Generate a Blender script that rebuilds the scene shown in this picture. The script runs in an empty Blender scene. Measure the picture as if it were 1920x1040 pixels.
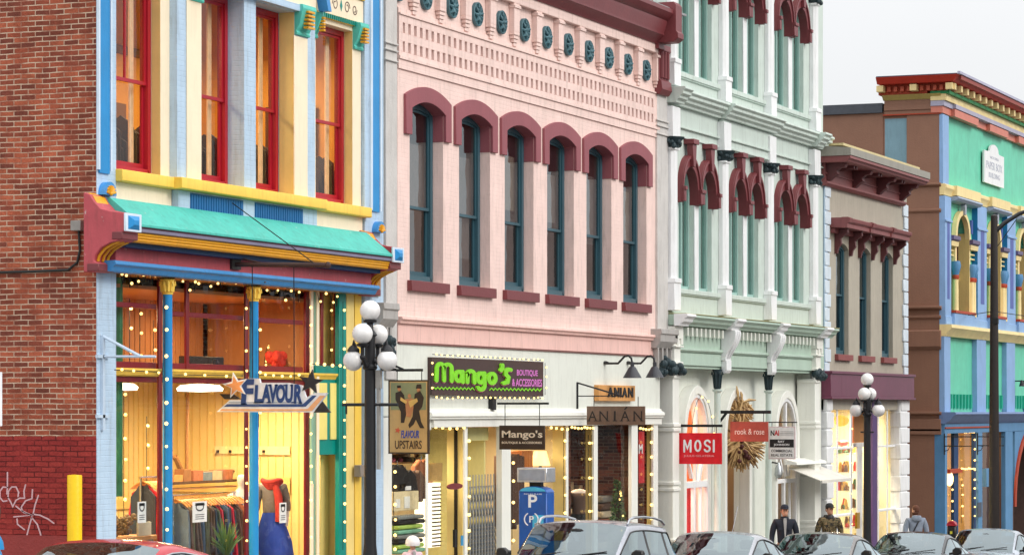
import bpy, bmesh, math, random
from mathutils import Vector, Matrix
random.seed(7)
R = math.radians
SC = bpy.context.scene
COL = SC.collection

# ------------------------------------------------------------------ camera, sky, sun, exposure
CAM_Z, CAM_D, TH = 1.6, 19.6, R(22.27)          # eye height, distance to the facades, heading off the street axis
ST, CT = math.sin(TH), math.cos(TH)
FP = 5300.0
cam_data = bpy.data.cameras.new('camera')
cam = bpy.data.objects.new('camera', cam_data)
COL.objects.link(cam)
cam.location = (0, -CAM_D, CAM_Z)
cam.rotation_euler = (R(90), 0, TH - R(90))
cam_data.sensor_width = 36
cam_data.lens = 36 * FP / 1920
cam_data.shift_y = 248 / 1920
cam_data.clip_start = 0.5
cam_data.clip_end = 2000
SC.camera = cam

SUN_EL, SUN_AZ = 34, -95                       # soft high sun behind thin cloud, over the opposite roofs
w = bpy.data.worlds.new('World')
SC.world = w
w.use_nodes = True
nt = w.node_tree
nt.nodes.clear()
out = nt.nodes.new('ShaderNodeOutputWorld')
sky = nt.nodes.new('ShaderNodeTexSky')
sky.sky_type = 'NISHITA'
sky.sun_disc = False
sky.sun_elevation = R(SUN_EL)
sky.sun_rotation = R(90 - SUN_AZ)
bg1 = nt.nodes.new('ShaderNodeBackground')
bg1.inputs['Strength'].default_value = 0.06
nt.links.new(sky.outputs[0], bg1.inputs['Color'])
tc = nt.nodes.new('ShaderNodeTexCoord')
sep = nt.nodes.new('ShaderNodeSeparateXYZ')
nt.links.new(tc.outputs['Generated'], sep.inputs[0])
mr = nt.nodes.new('ShaderNodeMapRange')          # overcast sky: brighter towards the zenith
mr.inputs['From Min'].default_value = 0.0
mr.inputs['From Max'].default_value = 1.0
mr.inputs['To Min'].default_value = 0.80
mr.inputs['To Max'].default_value = 2.35
nt.links.new(sep.outputs['Z'], mr.inputs['Value'])
cl = nt.nodes.new('ShaderNodeTexNoise')
cl.inputs['Scale'].default_value = 3.0
cl.inputs['Detail'].default_value = 5
nt.links.new(tc.outputs['Generated'], cl.inputs['Vector'])
cr = nt.nodes.new('ShaderNodeMapRange')
cr.inputs['From Min'].default_value = 0.3
cr.inputs['From Max'].default_value = 0.7
cr.inputs['To Min'].default_value = 0.93
cr.inputs['To Max'].default_value = 1.05
nt.links.new(cl.outputs['Fac'], cr.inputs['Value'])
mu = nt.nodes.new('ShaderNodeMath')
mu.operation = 'MULTIPLY'
nt.links.new(mr.outputs[0], mu.inputs[0])
nt.links.new(cr.outputs[0], mu.inputs[1])
bg2 = nt.nodes.new('ShaderNodeBackground')
bg2.inputs['Color'].default_value = (0.975, 0.985, 1.0, 1)
nt.links.new(mu.outputs[0], bg2.inputs['Strength'])
mx = nt.nodes.new('ShaderNodeMixShader')
mx.inputs[0].default_value = 0.9
nt.links.new(bg1.outputs[0], mx.inputs[1])
nt.links.new(bg2.outputs[0], mx.inputs[2])
nt.links.new(mx.outputs[0], out.inputs['Surface'])

sun_d = bpy.data.lights.new('sun', 'SUN')
sun_d.energy = 1.45
sun_d.angle = R(24)
sun_d.color = (1.0, 0.95, 0.88)
sun = bpy.data.objects.new('sun', sun_d)
COL.objects.link(sun)
_d = Vector((math.cos(R(SUN_AZ)) * math.cos(R(SUN_EL)), math.sin(R(SUN_AZ)) * math.cos(R(SUN_EL)), math.sin(R(SUN_EL))))
sun.rotation_euler = _d.to_track_quat('Z', 'Y').to_euler()

SC.view_settings.view_transform = 'Standard'
SC.view_settings.look = 'None'
SC.view_settings.gamma = 1
SC.view_settings.exposure = 0.03
SC.render.engine = 'CYCLES'
SC.cycles.use_denoising = True
SC.cycles.max_bounces = 6
SC.cycles.diffuse_bounces = 3
SC.cycles.glossy_bounces = 3
SC.cycles.transmission_bounces = 4
SC.cycles.transparent_max_bounces = 16
SC.cycles.sample_clamp_indirect = 4

# ------------------------------------------------------------------ measuring: a photo point carried onto a real plane
def PX(px, Y=0.0):
    t = (px - 960) / FP
    return (CAM_D + Y) * (CT + t * ST) / (ST - t * CT)
def PZ(px, py, Y=0.0):
    t = (px - 960) / FP
    return CAM_Z + (768 - py) * (CAM_D + Y) / (ST - t * CT) / FP
def QY(px, X):                                   # on a plane square to the street at X
    t = (px - 960) / FP
    return X * (ST - t * CT) / (CT + t * ST) - CAM_D
def QZ(px, py, X):
    return PZ(px, py, QY(px, X))
def vis(mb, p0, p1, y0, y1, z0, z1, k=115):          # a post whose visible flank and face together span two photo columns
    d = min(y1-y0, (p1-p0)*0.42/k)
    return mb.box(PX(p0, y0+d), PX(p1, y0), y0, y0+d, z0, z1)
def gz(X):                                       # the street falls away to the right
    return -0.038 * X

# ------------------------------------------------------------------ mesh builder
WO = {}
WHOLE = ('letter', 'leaf', 'leaves', 'shell', 'scroll_orn', 'joint', 'printing', 'print', 'goods', 'brick_band', 'reeding', 'stripe', 'eyes', 'cloth', 'bauble', 'crown', 'spray', 'seed', 'louvre', 'stucco_wall', 'brick_wall', 'window_bar', 'lattice', 'serif', 'graffiti', 'channel_edge', 'curtain', 'drape', 'scroll_ornament', 'boards', 'small_')
class MB:
    def __init__(s):
        s.v, s.f, s.c = [], [], []
    def add(s, vs, fs):
        n = len(s.v)
        s.c.append((n, n+len(vs), len(s.f), len(s.f)+len(fs)))
        s.v += [tuple(p) for p in vs]
        s.f += [tuple(i + n for i in f) for f in fs]
        return s
    def box(s, x0, x1, y0, y1, z0, z1):
        if x0 > x1: x0, x1 = x1, x0
        if y0 > y1: y0, y1 = y1, y0
        if z0 > z1: z0, z1 = z1, z0
        return s.add([(x0,y0,z0),(x1,y0,z0),(x1,y1,z0),(x0,y1,z0),(x0,y0,z1),(x1,y0,z1),(x1,y1,z1),(x0,y1,z1)],
                     [(0,3,2,1),(4,5,6,7),(0,1,5,4),(1,2,6,5),(2,3,7,6),(3,0,4,7)])
    def ext_y(s, pts, y0, y1):                   # polygon in XZ pushed along Y (may be concave)
        n = len(pts)
        a = sum(pts[i][0]*pts[(i+1)%n][1]-pts[(i+1)%n][0]*pts[i][1] for i in range(n))
        if a < 0: pts = pts[::-1]
        vs = [(x,y0,z) for x,z in pts] + [(x,y1,z) for x,z in pts]
        fs = [tuple(range(n)), tuple(range(2*n-1, n-1, -1))]
        fs += [(i, i+n, (i+1)%n+n, (i+1)%n) for i in range(n)]
        return s.add(vs, fs)
    def ext_x(s, pts, x0, x1):                   # polygon in YZ pushed along X
        n = len(pts)
        a = sum(pts[i][0]*pts[(i+1)%n][1]-pts[(i+1)%n][0]*pts[i][1] for i in range(n))
        if a < 0: pts = pts[::-1]
        vs = [(x0,y,z) for y,z in pts] + [(x1,y,z) for y,z in pts]
        fs = [tuple(range(n-1,-1,-1)), tuple(range(n, 2*n))]
        fs += [((i+1)%n, (i+1)%n+n, i+n, i) for i in range(n)]
        return s.add(vs, fs)
    def ext_z(s, pts, z0, z1):
        n = len(pts)
        a = sum(pts[i][0]*pts[(i+1)%n][1]-pts[(i+1)%n][0]*pts[i][1] for i in range(n))
        if a < 0: pts = pts[::-1]
        vs = [(x,y,z0) for x,y in pts] + [(x,y,z1) for x,y in pts]
        fs = [tuple(range(n-1,-1,-1)), tuple(range(n, 2*n))]
        fs += [(i, (i+1)%n, (i+1)%n+n, i+n) for i in range(n)]
        return s.add(vs, fs)
    def ring(s, inner, outer, y0, y1):           # band between two open curves in XZ, same point count
        n = len(inner)
        vs = []
        for (a, b) in zip(inner, outer):
            vs += [(a[0],y0,a[1]),(b[0],y0,b[1]),(a[0],y1,a[1]),(b[0],y1,b[1])]
        fs = []
        for i in range(n-1):
            k, m = 4*i, 4*(i+1)
            fs += [(k,m,m+1,k+1),(k+2,k+3,m+3,m+2),(k,k+2,m+2,m),(k+1,m+1,m+3,k+3)]
        fs += [(0,1,3,2),(4*n-4,4*n-2,4*n-1,4*n-3)]
        return s.add(vs, fs)
    def tube(s, pts, r, n=8, cap=True):
        pts = [Vector(p) for p in pts]
        rs = r if isinstance(r, (list, tuple)) else [r]*len(pts)
        vs, fs = [], []
        up = None
        for i, p in enumerate(pts):
            if i == 0: t = pts[1]-pts[0]
            elif i == len(pts)-1: t = pts[-1]-pts[-2]
            else: t = (pts[i+1]-pts[i]).normalized() + (pts[i]-pts[i-1]).normalized()
            if t.length < 1e-9: t = Vector((0,0,1))
            t.normalize()
            if up is None:
                up = Vector((0,0,1)) if abs(t.z) < 0.9 else Vector((1,0,0))
            a = t.cross(up)
            if a.length < 1e-6: a = t.cross(Vector((0,1,0)))
            a.normalize()
            b = a.cross(t).normalized()
            up = b
            for k in range(n):
                q = 2*math.pi*k/n
                vs.append(p + a*math.cos(q)*rs[i] + b*math.sin(q)*rs[i])
        for i in range(len(pts)-1):
            for k in range(n):
                fs.append((i*n+k, i*n+(k+1)%n, (i+1)*n+(k+1)%n, (i+1)*n+k))
        if cap:
            fs.append(tuple(range(n-1,-1,-1)))
            fs.append(tuple(range((len(pts)-1)*n, len(pts)*n)))
        return s.add(vs, fs)
    def lathe(s, prof, c, n=16, sx=1, sy=1):     # prof: (radius, z) going up, about a vertical axis through c
        vs, fs = [], []
        for r, z in prof:
            for k in range(n):
                q = 2*math.pi*k/n
                vs.append((c[0]+r*sx*math.cos(q), c[1]+r*sy*math.sin(q), c[2]+z))
        for i in range(len(prof)-1):
            for k in range(n):
                fs.append((i*n+k, i*n+(k+1)%n, (i+1)*n+(k+1)%n, (i+1)*n+k))
        fs.append(tuple(range(n-1,-1,-1)))
        fs.append(tuple(range((len(prof)-1)*n, len(prof)*n)))
        return s.add(vs, fs)
    def ball(s, c, r, n=12, m=8, sc=(1,1,1)):
        prof = [(r*math.sin(math.pi*i/m)*sc[0] + 1e-5, -r*math.cos(math.pi*i/m)*sc[2]) for i in range(m+1)]
        return s.lathe(prof, c, n, 1, sc[1]/sc[0])
    def stroke_(s, pts, wd, n=5):                # flat round-ended pen stroke as quads that share their edges
        P = [Vector((p[0], p[1])) for p in pts]
        closed = (P[0]-P[-1]).length < 1e-6
        if closed: P = P[:-1]
        m = len(P); L, Rt = [], []
        for i in range(m):
            a = P[i-1] if (i or closed) else P[i]; b = P[(i+1) % m] if (i < m-1 or closed) else P[i]
            d1 = (P[i]-a); d2 = (b-P[i])
            if d1.length < 1e-9: d1 = d2
            if d2.length < 1e-9: d2 = d1
            d1.normalize(); d2.normalize()
            t = d1+d2
            if t.length < 1e-6: t = d1
            t.normalize(); nn = Vector((-t.y, t.x))
            k = wd/2/max(0.5, nn.dot(Vector((-d1.y, d1.x))))
            L.append(P[i]+nn*k); Rt.append(P[i]-nn*k)
        out = []
        for i in range(m if closed else m-1):
            j = (i+1) % m
            out.append([tuple(Rt[i]), tuple(Rt[j]), tuple(L[j]), tuple(L[i])])
        if not closed:
            for c, a, sg in ((P[0], L[0], 1), (P[-1], Rt[-1], 1)):
                a0 = math.atan2(a.y-c.y, a.x-c.x)
                out.append([(c.x+wd/2*math.cos(a0+math.pi*k/n), c.y+wd/2*math.sin(a0+math.pi*k/n)) for k in range(n+1)])
        return out
    def mat(s, M):
        s.v = [tuple(M @ Vector(p)) for p in s.v]
        return s
    def clusters(s):
        """pieces that touch belong together; far ones are parts of their own"""
        bb = []
        for (a, b, c, d) in s.c:
            P = s.v[a:b]
            bb.append([min(p[k] for p in P) for k in range(3)] + [max(p[k] for p in P) for k in range(3)])
        n = len(bb); par = list(range(n))
        def find(i):
            while par[i] != i: par[i] = par[par[i]]; i = par[i]
            return i
        for i in range(n):
            for j in range(i):
                if all(bb[i][k] <= bb[j][k+3]+0.012 and bb[j][k] <= bb[i][k+3]+0.012 for k in range(3)): par[find(i)] = find(j)
        g = {}
        for i in range(n): g.setdefault(find(i), []).append(i)
        return list(g.values())
    def build(s, name, m, parent=None, bevel=0, smooth=30, sub=0):
        if parent and 1 < len(s.c) <= 120 and not any(k in name for k in WHOLE):
            cl = s.clusters()
            if 1 < len(cl) <= 60:
                first = None
                for g in cl:
                    q = MB()
                    for i in g:
                        a, b, c, d = s.c[i]
                        q.add(s.v[a:b], [tuple(k-a for k in f) for f in s.f[c:d]])
                    o = q.build1(name, m, parent, bevel, smooth)
                    first = first or o
                return first
        return s.build1(name, m, parent, bevel, smooth)
    def build1(s, name, m, parent=None, bevel=0, smooth=30):
        me = bpy.data.meshes.new(name)
        ox, oy, oz = WO.get(parent.name, (0,0,0)) if parent else (0,0,0)
        me.from_pydata([(x-ox, y-oy, z-oz) for x,y,z in s.v], [], s.f)
        me.materials.append(m)
        me.update()
        if smooth:
            me.polygons.foreach_set('use_smooth', [True]*len(me.polygons))
            me.set_sharp_from_angle(angle=R(smooth))
        o = bpy.data.objects.new(name, me)
        COL.objects.link(o)
        if parent:
            o.parent = parent
            WO[o.name] = (ox, oy, oz)
        if bevel:
            b = o.modifiers.new('bevel', 'BEVEL')
            b.width = bevel; b.segments = 1; b.limit_method = 'ANGLE'; b.angle_limit = R(50)
        return o

def tag(o, label=None, cat=None, group=None, kind=None):
    if label: o['label'] = label
    if cat: o['category'] = cat
    if group: o['group'] = group
    if kind: o['kind'] = kind
    return o
def thing(name, label, cat, loc=(0,0,0), group=None, rotz=0):
    o = bpy.data.objects.new(name, None)
    COL.objects.link(o)
    o.empty_display_size = 0.2
    o.location = loc
    o.rotation_euler = (0,0,rotz)
    WO[o.name] = tuple(loc) if not rotz else (0,0,0)
    return tag(o, label, cat, group)
def copy_tree(o, parent=None):
    c = o.copy()
    COL.objects.link(c)
    if parent: c.parent = parent
    for ch in [q for q in COL.objects if q.parent == o]:
        copy_tree(ch, c)
    return c

# ------------------------------------------------------------------ materials
def srgb(r, g, b):
    f = lambda c: (c/255/12.92 if c/255 <= 0.04045 else ((c/255+0.055)/1.055)**2.4)
    return (f(r), f(g), f(b), 1)
_M = {}
def scale_col(c, k):
    return (min(c[0]*k,1), min(c[1]*k,1), min(c[2]*k,1), 1)
def paint(name, rgb=(0, 0, 0), rough=0.55, var=0.10, grime=0.18, bump=0.15, brick=0, metal=0, coat=0, scale=1.0, lin=None, spec=0.4, chips=0):
    """painted surface with blotchy wear, vertical rain streaks and optional brick joints under the paint"""
    if name in _M: return _M[name]
    m = bpy.data.materials.new(name)
    m.use_nodes = True
    nt = m.node_tree
    N, L = nt.nodes, nt.links
    b = N['Principled BSDF']
    c = lin or srgb(*rgb)
    tcn = N.new('ShaderNodeTexCoord')
    n1 = N.new('ShaderNodeTexNoise'); n1.inputs['Scale'].default_value = 1.7*scale; n1.inputs['Detail'].default_value = 8; n1.inputs['Roughness'].default_value = 0.65
    L.new(tcn.outputs['Object'], n1.inputs['Vector'])
    mp = N.new('ShaderNodeMapping'); mp.inputs['Scale'].default_value = (7, 7, 0.8)
    L.new(tcn.outputs['Object'], mp.inputs['Vector'])
    n2 = N.new('ShaderNodeTexNoise'); n2.inputs['Scale'].default_value = 1.6*scale; n2.inputs['Detail'].default_value = 7; n2.inputs['Roughness'].default_value = 0.7
    L.new(mp.outputs[0], n2.inputs['Vector'])
    r1 = N.new('ShaderNodeValToRGB')
    r1.color_ramp.elements[0].position = 0.32; r1.color_ramp.elements[1].position = 0.68
    r1.color_ramp.elements[0].color = scale_col(c, 1-var); r1.color_ramp.elements[1].color = scale_col(c, 1+var*0.6)
    L.new(n1.outputs['Fac'], r1.inputs[0])
    r2 = N.new('ShaderNodeMapRange'); r2.inputs['From Min'].default_value = 0.50; r2.inputs['From Max'].default_value = 0.78; r2.inputs['To Min'].default_value = 0; r2.inputs['To Max'].default_value = grime*1.6
    L.new(n2.outputs['Fac'], r2.inputs['Value'])
    mix = N.new('ShaderNodeMix'); mix.data_type = 'RGBA'
    L.new(r2.outputs[0], mix.inputs[0]); L.new(r1.outputs[0], mix.inputs[6])
    g = (c[0]*0.35+0.03, c[1]*0.33+0.027, c[2]*0.30+0.022, 1)
    mix.inputs[7].default_value = g
    last = mix.outputs[2]
    if chips:
        n4 = N.new('ShaderNodeTexNoise'); n4.inputs['Scale'].default_value = 6; n4.inputs['Detail'].default_value = 7; n4.inputs['Roughness'].default_value = 0.75
        L.new(tcn.outputs['Object'], n4.inputs['Vector'])
        r4_ = N.new('ShaderNodeMapRange'); r4_.inputs['From Min'].default_value = 0.66-0.04*chips; r4_.inputs['From Max'].default_value = 0.70; r4_.inputs['To Max'].default_value = 0.7
        L.new(n4.outputs['Fac'], r4_.inputs['Value'])
        mc = N.new('ShaderNodeMix'); mc.data_type = 'RGBA'; L.new(r4_.outputs[0], mc.inputs[0]); L.new(last, mc.inputs[6]); mc.inputs[7].default_value = (0.62, 0.60, 0.56, 1)
        last = mc.outputs[2]
    L.new(last, b.inputs['Base Color'])
    b.inputs['Roughness'].default_value = rough
    b.inputs['Metallic'].default_value = metal
    b.inputs['Specular IOR Level'].default_value = spec
    if coat:
        b.inputs['Coat Weight'].default_value = coat; b.inputs['Coat Roughness'].default_value = 0.05
    if bump:
        n3 = N.new('ShaderNodeTexNoise'); n3.inputs['Scale'].default_value = 22*scale; n3.inputs['Detail'].default_value = 6
        L.new(tcn.outputs['Object'], n3.inputs['Vector'])
        bp = N.new('ShaderNodeBump'); bp.inputs['Strength'].default_value = bump; bp.inputs['Distance'].default_value = 0.02
        if brick:
            cb = N.new('ShaderNodeSeparateXYZ'); L.new(tcn.outputs['Object'], cb.inputs[0])
            ad = N.new('ShaderNodeMath'); ad.operation = 'ADD'
            L.new(cb.outputs['X'], ad.inputs[0]); L.new(cb.outputs['Y'], ad.inputs[1])
            cm = N.new('ShaderNodeCombineXYZ'); L.new(ad.outputs[0], cm.inputs['X']); L.new(cb.outputs['Z'], cm.inputs['Y'])
            br = N.new('ShaderNodeTexBrick')
            br.inputs['Scale'].default_value = 1; br.inputs['Brick Width'].default_value = 0.22; br.inputs['Row Height'].default_value = 0.073; br.inputs['Mortar Size'].default_value = 0.007; br.inputs['Mortar Smooth'].default_value = 0.6
            br.inputs['Color1'].default_value = (1,1,1,1); br.inputs['Color2'].default_value = (0.9,0.9,0.9,1); br.inputs['Mortar'].default_value = (0.3,0.3,0.3,1)
            L.new(cm.outputs[0], br.inputs['Vector'])
            m2 = N.new('ShaderNodeMath'); m2.operation = 'MULTIPLY_ADD'; m2.inputs[1].default_value = 0.35
            L.new(n3.outputs['Fac'], m2.inputs[0]); 
            m3 = N.new('ShaderNodeMath'); m3.operation = 'MULTIPLY'; m3.inputs[1].default_value = brick
            L.new(br.outputs['Color'], m3.inputs[0]); L.new(m3.outputs[0], m2.inputs[2])
            L.new(m2.outputs[0], bp.inputs['Height'])
        else:
            L.new(n3.outputs['Fac'], bp.inputs['Height'])
        L.new(bp.outputs[0], b.inputs['Normal'])
    _M[name] = m
    return m
def plain(name, rgb=None, rough=0.5, metal=0, lin=None, coat=0, spec=0.5):
    if name in _M: return _M[name]
    m = bpy.data.materials.new(name); m.use_nodes = True
    b = m.node_tree.nodes['Principled BSDF']
    c = lin or srgb(*rgb)
    N, L = m.node_tree.nodes, m.node_tree.links
    tcn = N.new('ShaderNodeTexCoord'); n = N.new('ShaderNodeTexNoise'); n.inputs['Scale'].default_value = 9; n.inputs['Detail'].default_value = 5
    L.new(tcn.outputs['Object'], n.inputs['Vector'])
    r = N.new('ShaderNodeValToRGB'); r.color_ramp.elements[0].color = scale_col(c, 0.88); r.color_ramp.elements[1].color = scale_col(c, 1.1)
    r.color_ramp.elements[0].position = 0.3; r.color_ramp.elements[1].position = 0.7
    L.new(n.outputs['Fac'], r.inputs[0]); L.new(r.outputs[0], b.inputs['Base Color'])
    b.inputs['Roughness'].default_value = rough; b.inputs['Metallic'].default_value = metal
    b.inputs['Coat Weight'].default_value = coat; b.inputs['Coat Roughness'].default_value = 0.03
    b.inputs['Specular IOR Level'].default_value = spec
    _M[name] = m
    return m
def glow(name, rgb, strength, sample=False):
    if name in _M: return _M[name]
    m = bpy.data.materials.new(name); m.use_nodes = True
    b = m.node_tree.nodes['Principled BSDF']
    c = srgb(*rgb)
    b.inputs['Base Color'].default_value = c
    b.inputs['Emission Color'].default_value = c
    b.inputs['Emission Strength'].default_value = strength
    if not sample: m.cycles.emission_sampling = 'NONE'
    _M[name] = m
    return m
def glass(name, tint=(1,1,1), refl=1.0, rough=0.02, base=0.0, rc=(1,1,1)):
    if name in _M: return _M[name]
    m = bpy.data.materials.new(name); m.use_nodes = True
    N, L = m.node_tree.nodes, m.node_tree.links
    N.clear()
    o = N.new('ShaderNodeOutputMaterial')
    tr = N.new('ShaderNodeBsdfTransparent'); tr.inputs[0].default_value = (*tint, 1)
    gl = N.new('ShaderNodeBsdfGlossy'); gl.inputs['Roughness'].default_value = rough; gl.inputs['Color'].default_value = (*rc, 1)
    fr = N.new('ShaderNodeFresnel'); fr.inputs['IOR'].default_value = 1.5
    # old panes are never flat: a slow ripple bends what they mirror
    tcn = N.new('ShaderNodeTexCoord'); n = N.new('ShaderNodeTexNoise'); n.inputs['Scale'].default_value = 1.3; n.inputs['Detail'].default_value = 2
    L.new(tcn.outputs['Object'], n.inputs['Vector'])
    bp = N.new('ShaderNodeBump'); bp.inputs['Strength'].default_value = 0.25; bp.inputs['Distance'].default_value = 0.05
    L.new(n.outputs['Fac'], bp.inputs['Height']); L.new(bp.outputs[0], gl.inputs['Normal'])
    ma = N.new('ShaderNodeMath'); ma.operation = 'MULTIPLY_ADD'; ma.inputs[1].default_value = refl; ma.inputs[2].default_value = base
    L.new(fr.outputs[0], ma.inputs[0])
    ge = N.new('ShaderNodeNewGeometry'); iv = N.new('ShaderNodeMath'); iv.operation = 'SUBTRACT'; iv.inputs[0].default_value = 1; L.new(ge.outputs['Backfacing'], iv.inputs[1])
    mq = N.new('ShaderNodeMath'); mq.operation = 'MULTIPLY'; L.new(ma.outputs[0], mq.inputs[0]); L.new(iv.outputs[0], mq.inputs[1])
    mi = N.new('ShaderNodeMixShader'); L.new(mq.outputs[0], mi.inputs[0]); L.new(tr.outputs[0], mi.inputs[1]); L.new(gl.outputs[0], mi.inputs[2])
    L.new(mi.outputs[0], o.inputs['Surface'])
    _M[name] = m
    return m
def brickmat(name, c1, c2, c3, mortar, msize=0.009, bumps=0.6, streak=0.25, off=(0,0,0), variation=True):
    """courses run along X+Y, rows along Z; every brick takes a shade of its own"""
    if name in _M: return _M[name]
    m = bpy.data.materials.new(name); m.use_nodes = True
    N, L = m.node_tree.nodes, m.node_tree.links
    b = N['Principled BSDF']
    tcn = N.new('ShaderNodeTexCoord')
    wn = N.new('ShaderNodeTexNoise'); wn.inputs['Scale'].default_value = 2.5; wn.inputs['Detail'].default_value = 4
    L.new(tcn.outputs['Object'], wn.inputs['Vector'])
    s = N.new('ShaderNodeSeparateXYZ'); L.new(tcn.outputs['Object'], s.inputs[0])
    a = N.new('ShaderNodeMath'); a.operation = 'ADD'; L.new(s.outputs['X'], a.inputs[0]); L.new(s.outputs['Y'], a.inputs[1])
    wz = N.new('ShaderNodeMath'); wz.operation = 'MULTIPLY_ADD'; wz.inputs[1].default_value = 0.03; L.new(wn.outputs['Fac'], wz.inputs[0]); L.new(s.outputs['Z'], wz.inputs[2])
    c = N.new('ShaderNodeCombineXYZ'); L.new(a.outputs[0], c.inputs['X']); L.new(wz.outputs[0], c.inputs['Y'])
    br = N.new('ShaderNodeTexBrick'); br.inputs['Scale'].default_value = 1
    br.inputs['Brick Width'].default_value = 0.225; br.inputs['Row Height'].default_value = 0.071; br.inputs['Mortar Size'].default_value = msize; br.inputs['Mortar Smooth'].default_value = 0.25
    br.inputs['Bias'].default_value = 0.0
    br.inputs['Color1'].default_value = (0,0,0,1); br.inputs['Color2'].default_value = (1,1,1,1); br.inputs['Mortar'].default_value = (0.5,0.5,0.5,1)
    L.new(c.outputs[0], br.inputs['Vector'])
    rp = N.new('ShaderNodeValToRGB')
    e = rp.color_ramp.elements
    e[0].color = srgb(*c1); e[0].position = 0.05; e[1].color = srgb(*c3); e[1].position = 0.95
    x = e.new(0.5); x.color = srgb(*c2)
    L.new(br.outputs['Color'], rp.inputs[0])
    big = N.new('ShaderNodeTexNoise'); big.inputs['Scale'].default_value = 0.9; big.inputs['Detail'].default_value = 9; big.inputs['Roughness'].default_value = 0.7
    L.new(tcn.outputs['Object'], big.inputs['Vector'])
    mr = N.new('ShaderNodeMapRange'); mr.inputs['From Min'].default_value = 0.35; mr.inputs['From Max'].default_value = 0.7; mr.inputs['To Min'].default_value = 1-streak; mr.inputs['To Max'].default_value = 1.2
    L.new(big.outputs['Fac'], mr.inputs['Value'])
    mul = N.new('ShaderNodeMix'); mul.data_type = 'RGBA'; mul.blend_type = 'MULTIPLY'; mul.inputs[0].default_value = 1
    L.new(rp.outputs[0], mul.inputs[6]); L.new(mr.outputs[0], mul.inputs[7])
    fine = N.new('ShaderNodeTexNoise'); fine.inputs['Scale'].default_value = 35; fine.inputs['Detail'].default_value = 4
    L.new(tcn.outputs['Object'], fine.inputs['Vector'])
    mr2 = N.new('ShaderNodeMapRange'); mr2.inputs['To Min'].default_value = 0.7; mr2.inputs['To Max'].default_value = 1.3
    L.new(fine.outputs['Fac'], mr2.inputs['Value'])
    mul2 = N.new('ShaderNodeMix'); mul2.data_type = 'RGBA'; mul2.blend_type = 'MULTIPLY'; mul2.inputs[0].default_value = 1
    L.new(mul.outputs[2], mul2.inputs[6]); L.new(mr2.outputs[0], mul2.inputs[7])
    mo = N.new('ShaderNodeMix'); mo.data_type = 'RGBA'
    # worn joints: mortar is patchy
    mm = N.new('ShaderNodeMath'); mm.operation = 'MULTIPLY'
    mr3 = N.new('ShaderNodeMapRange'); mr3.inputs['From Min'].default_value = 0.38; mr3.inputs['From Max'].default_value = 0.56; mr3.inputs['To Min'].default_value = 0.25; mr3.inputs['To Max'].default_value = 1
    n5 = N.new('ShaderNodeTexNoise'); n5.inputs['Scale'].default_value = 4; n5.inputs['Detail'].default_value = 6
    L.new(tcn.outputs['Object'], n5.inputs['Vector']); L.new(n5.outputs['Fac'], mr3.inputs['Value'])
    L.new(br.outputs['Fac'], mm.inputs[0]); L.new(mr3.outputs[0], mm.inputs[1])
    L.new(mm.outputs[0], mo.inputs[0]); L.new(mul2.outputs[2], mo.inputs[6]); mo.inputs[7].default_value = srgb(*mortar)
    L.new(mo.outputs[2], b.inputs['Base Color'])
    b.inputs['Roughness'].default_value = 0.85; b.inputs['Specular IOR Level'].default_value = 0.2
    h = N.new('ShaderNodeMath'); h.operation = 'MULTIPLY_ADD'; h.inputs[1].default_value = -1.0
    L.new(br.outputs['Fac'], h.inputs[0]); L.new(fine.outputs['Fac'], h.inputs[2])
    bp = N.new('ShaderNodeBump'); bp.inputs['Strength'].default_value = bumps; bp.inputs['Distance'].default_value = 0.012
    L.new(h.outputs[0], bp.inputs['Height']); L.new(bp.outputs[0], b.inputs['Normal'])
    _M[name] = m
    return m

# ------------------------------------------------------------------ lettering
def text_polys(s, bold=0.0, shear=0.0, space=1.0):
    cu = bpy.data.curves.new('lettering', 'FONT')
    cu.body = s; cu.offset = bold; cu.shear = shear; cu.resolution_u = 4; cu.space_character = space
    o = bpy.data.objects.new('lettering', cu)
    COL.objects.link(o)
    dg = bpy.context.evaluated_depsgraph_get()
    me = bpy.data.meshes.new_from_object(o.evaluated_get(dg))
    vs = [(v.co.x, v.co.y) for v in me.vertices]
    fs = [tuple(p.vertices) for p in me.polygons]
    bpy.data.objects.remove(o); bpy.data.curves.remove(cu); bpy.data.meshes.remove(me)
    x0, x1 = min(v[0] for v in vs), max(v[0] for v in vs)
    y0, y1 = min(v[1] for v in vs), max(v[1] for v in vs)
    return [((x-x0)/(x1-x0), (y-y0)/(y1-y0)) for x, y in vs], fs
def lettering(mb, s, frame, u0, u1, v0, v1, th=0.004, **k):
    """frame(u, v, w) -> world point; a thin raised slab of letters, w towards the viewer"""
    vs, fs = text_polys(s, **k)
    P = [(u0+(u1-u0)*x, v0+(v1-v0)*y) for x, y in vs]
    n = len(P)
    allv = [frame(u, v, th) for u, v in P] + [frame(u, v, 0) for u, v in P]
    ed = {}
    for f in fs:
        for i in range(len(f)):
            e = (f[i], f[(i+1) % len(f)])
            if (e[1], e[0]) in ed: del ed[(e[1], e[0])]
            else: ed[e] = 1
    F = list(fs) + [(a, a+n, b+n, b) for a, b in ed]
    mb.add(allv, F)
    return mb
def on_front(Y):                                 # facing the street
    return lambda u, v, w_: (u, Y - w_, v)
def on_side(X):                                  # hanging square to the street, facing up the street; u = -Y
    return lambda u, v, w_: (X - w_, -u, v)
def polys(mb, pl, frame, th=0.004, w0=0.0):
    for p in pl:
        n = len(p)
        if sum(p[i][0]*p[(i+1)%n][1]-p[(i+1)%n][0]*p[i][1] for i in range(n)) < 0: p = p[::-1]
        mb.add([frame(u, v, w0+th) for u, v in p] + [frame(u, v, w0) for u, v in p],
               [tuple(range(n))] + [(i, i+n, (i+1) % n+n, (i+1) % n) for i in range(n)])
    return mb

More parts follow.
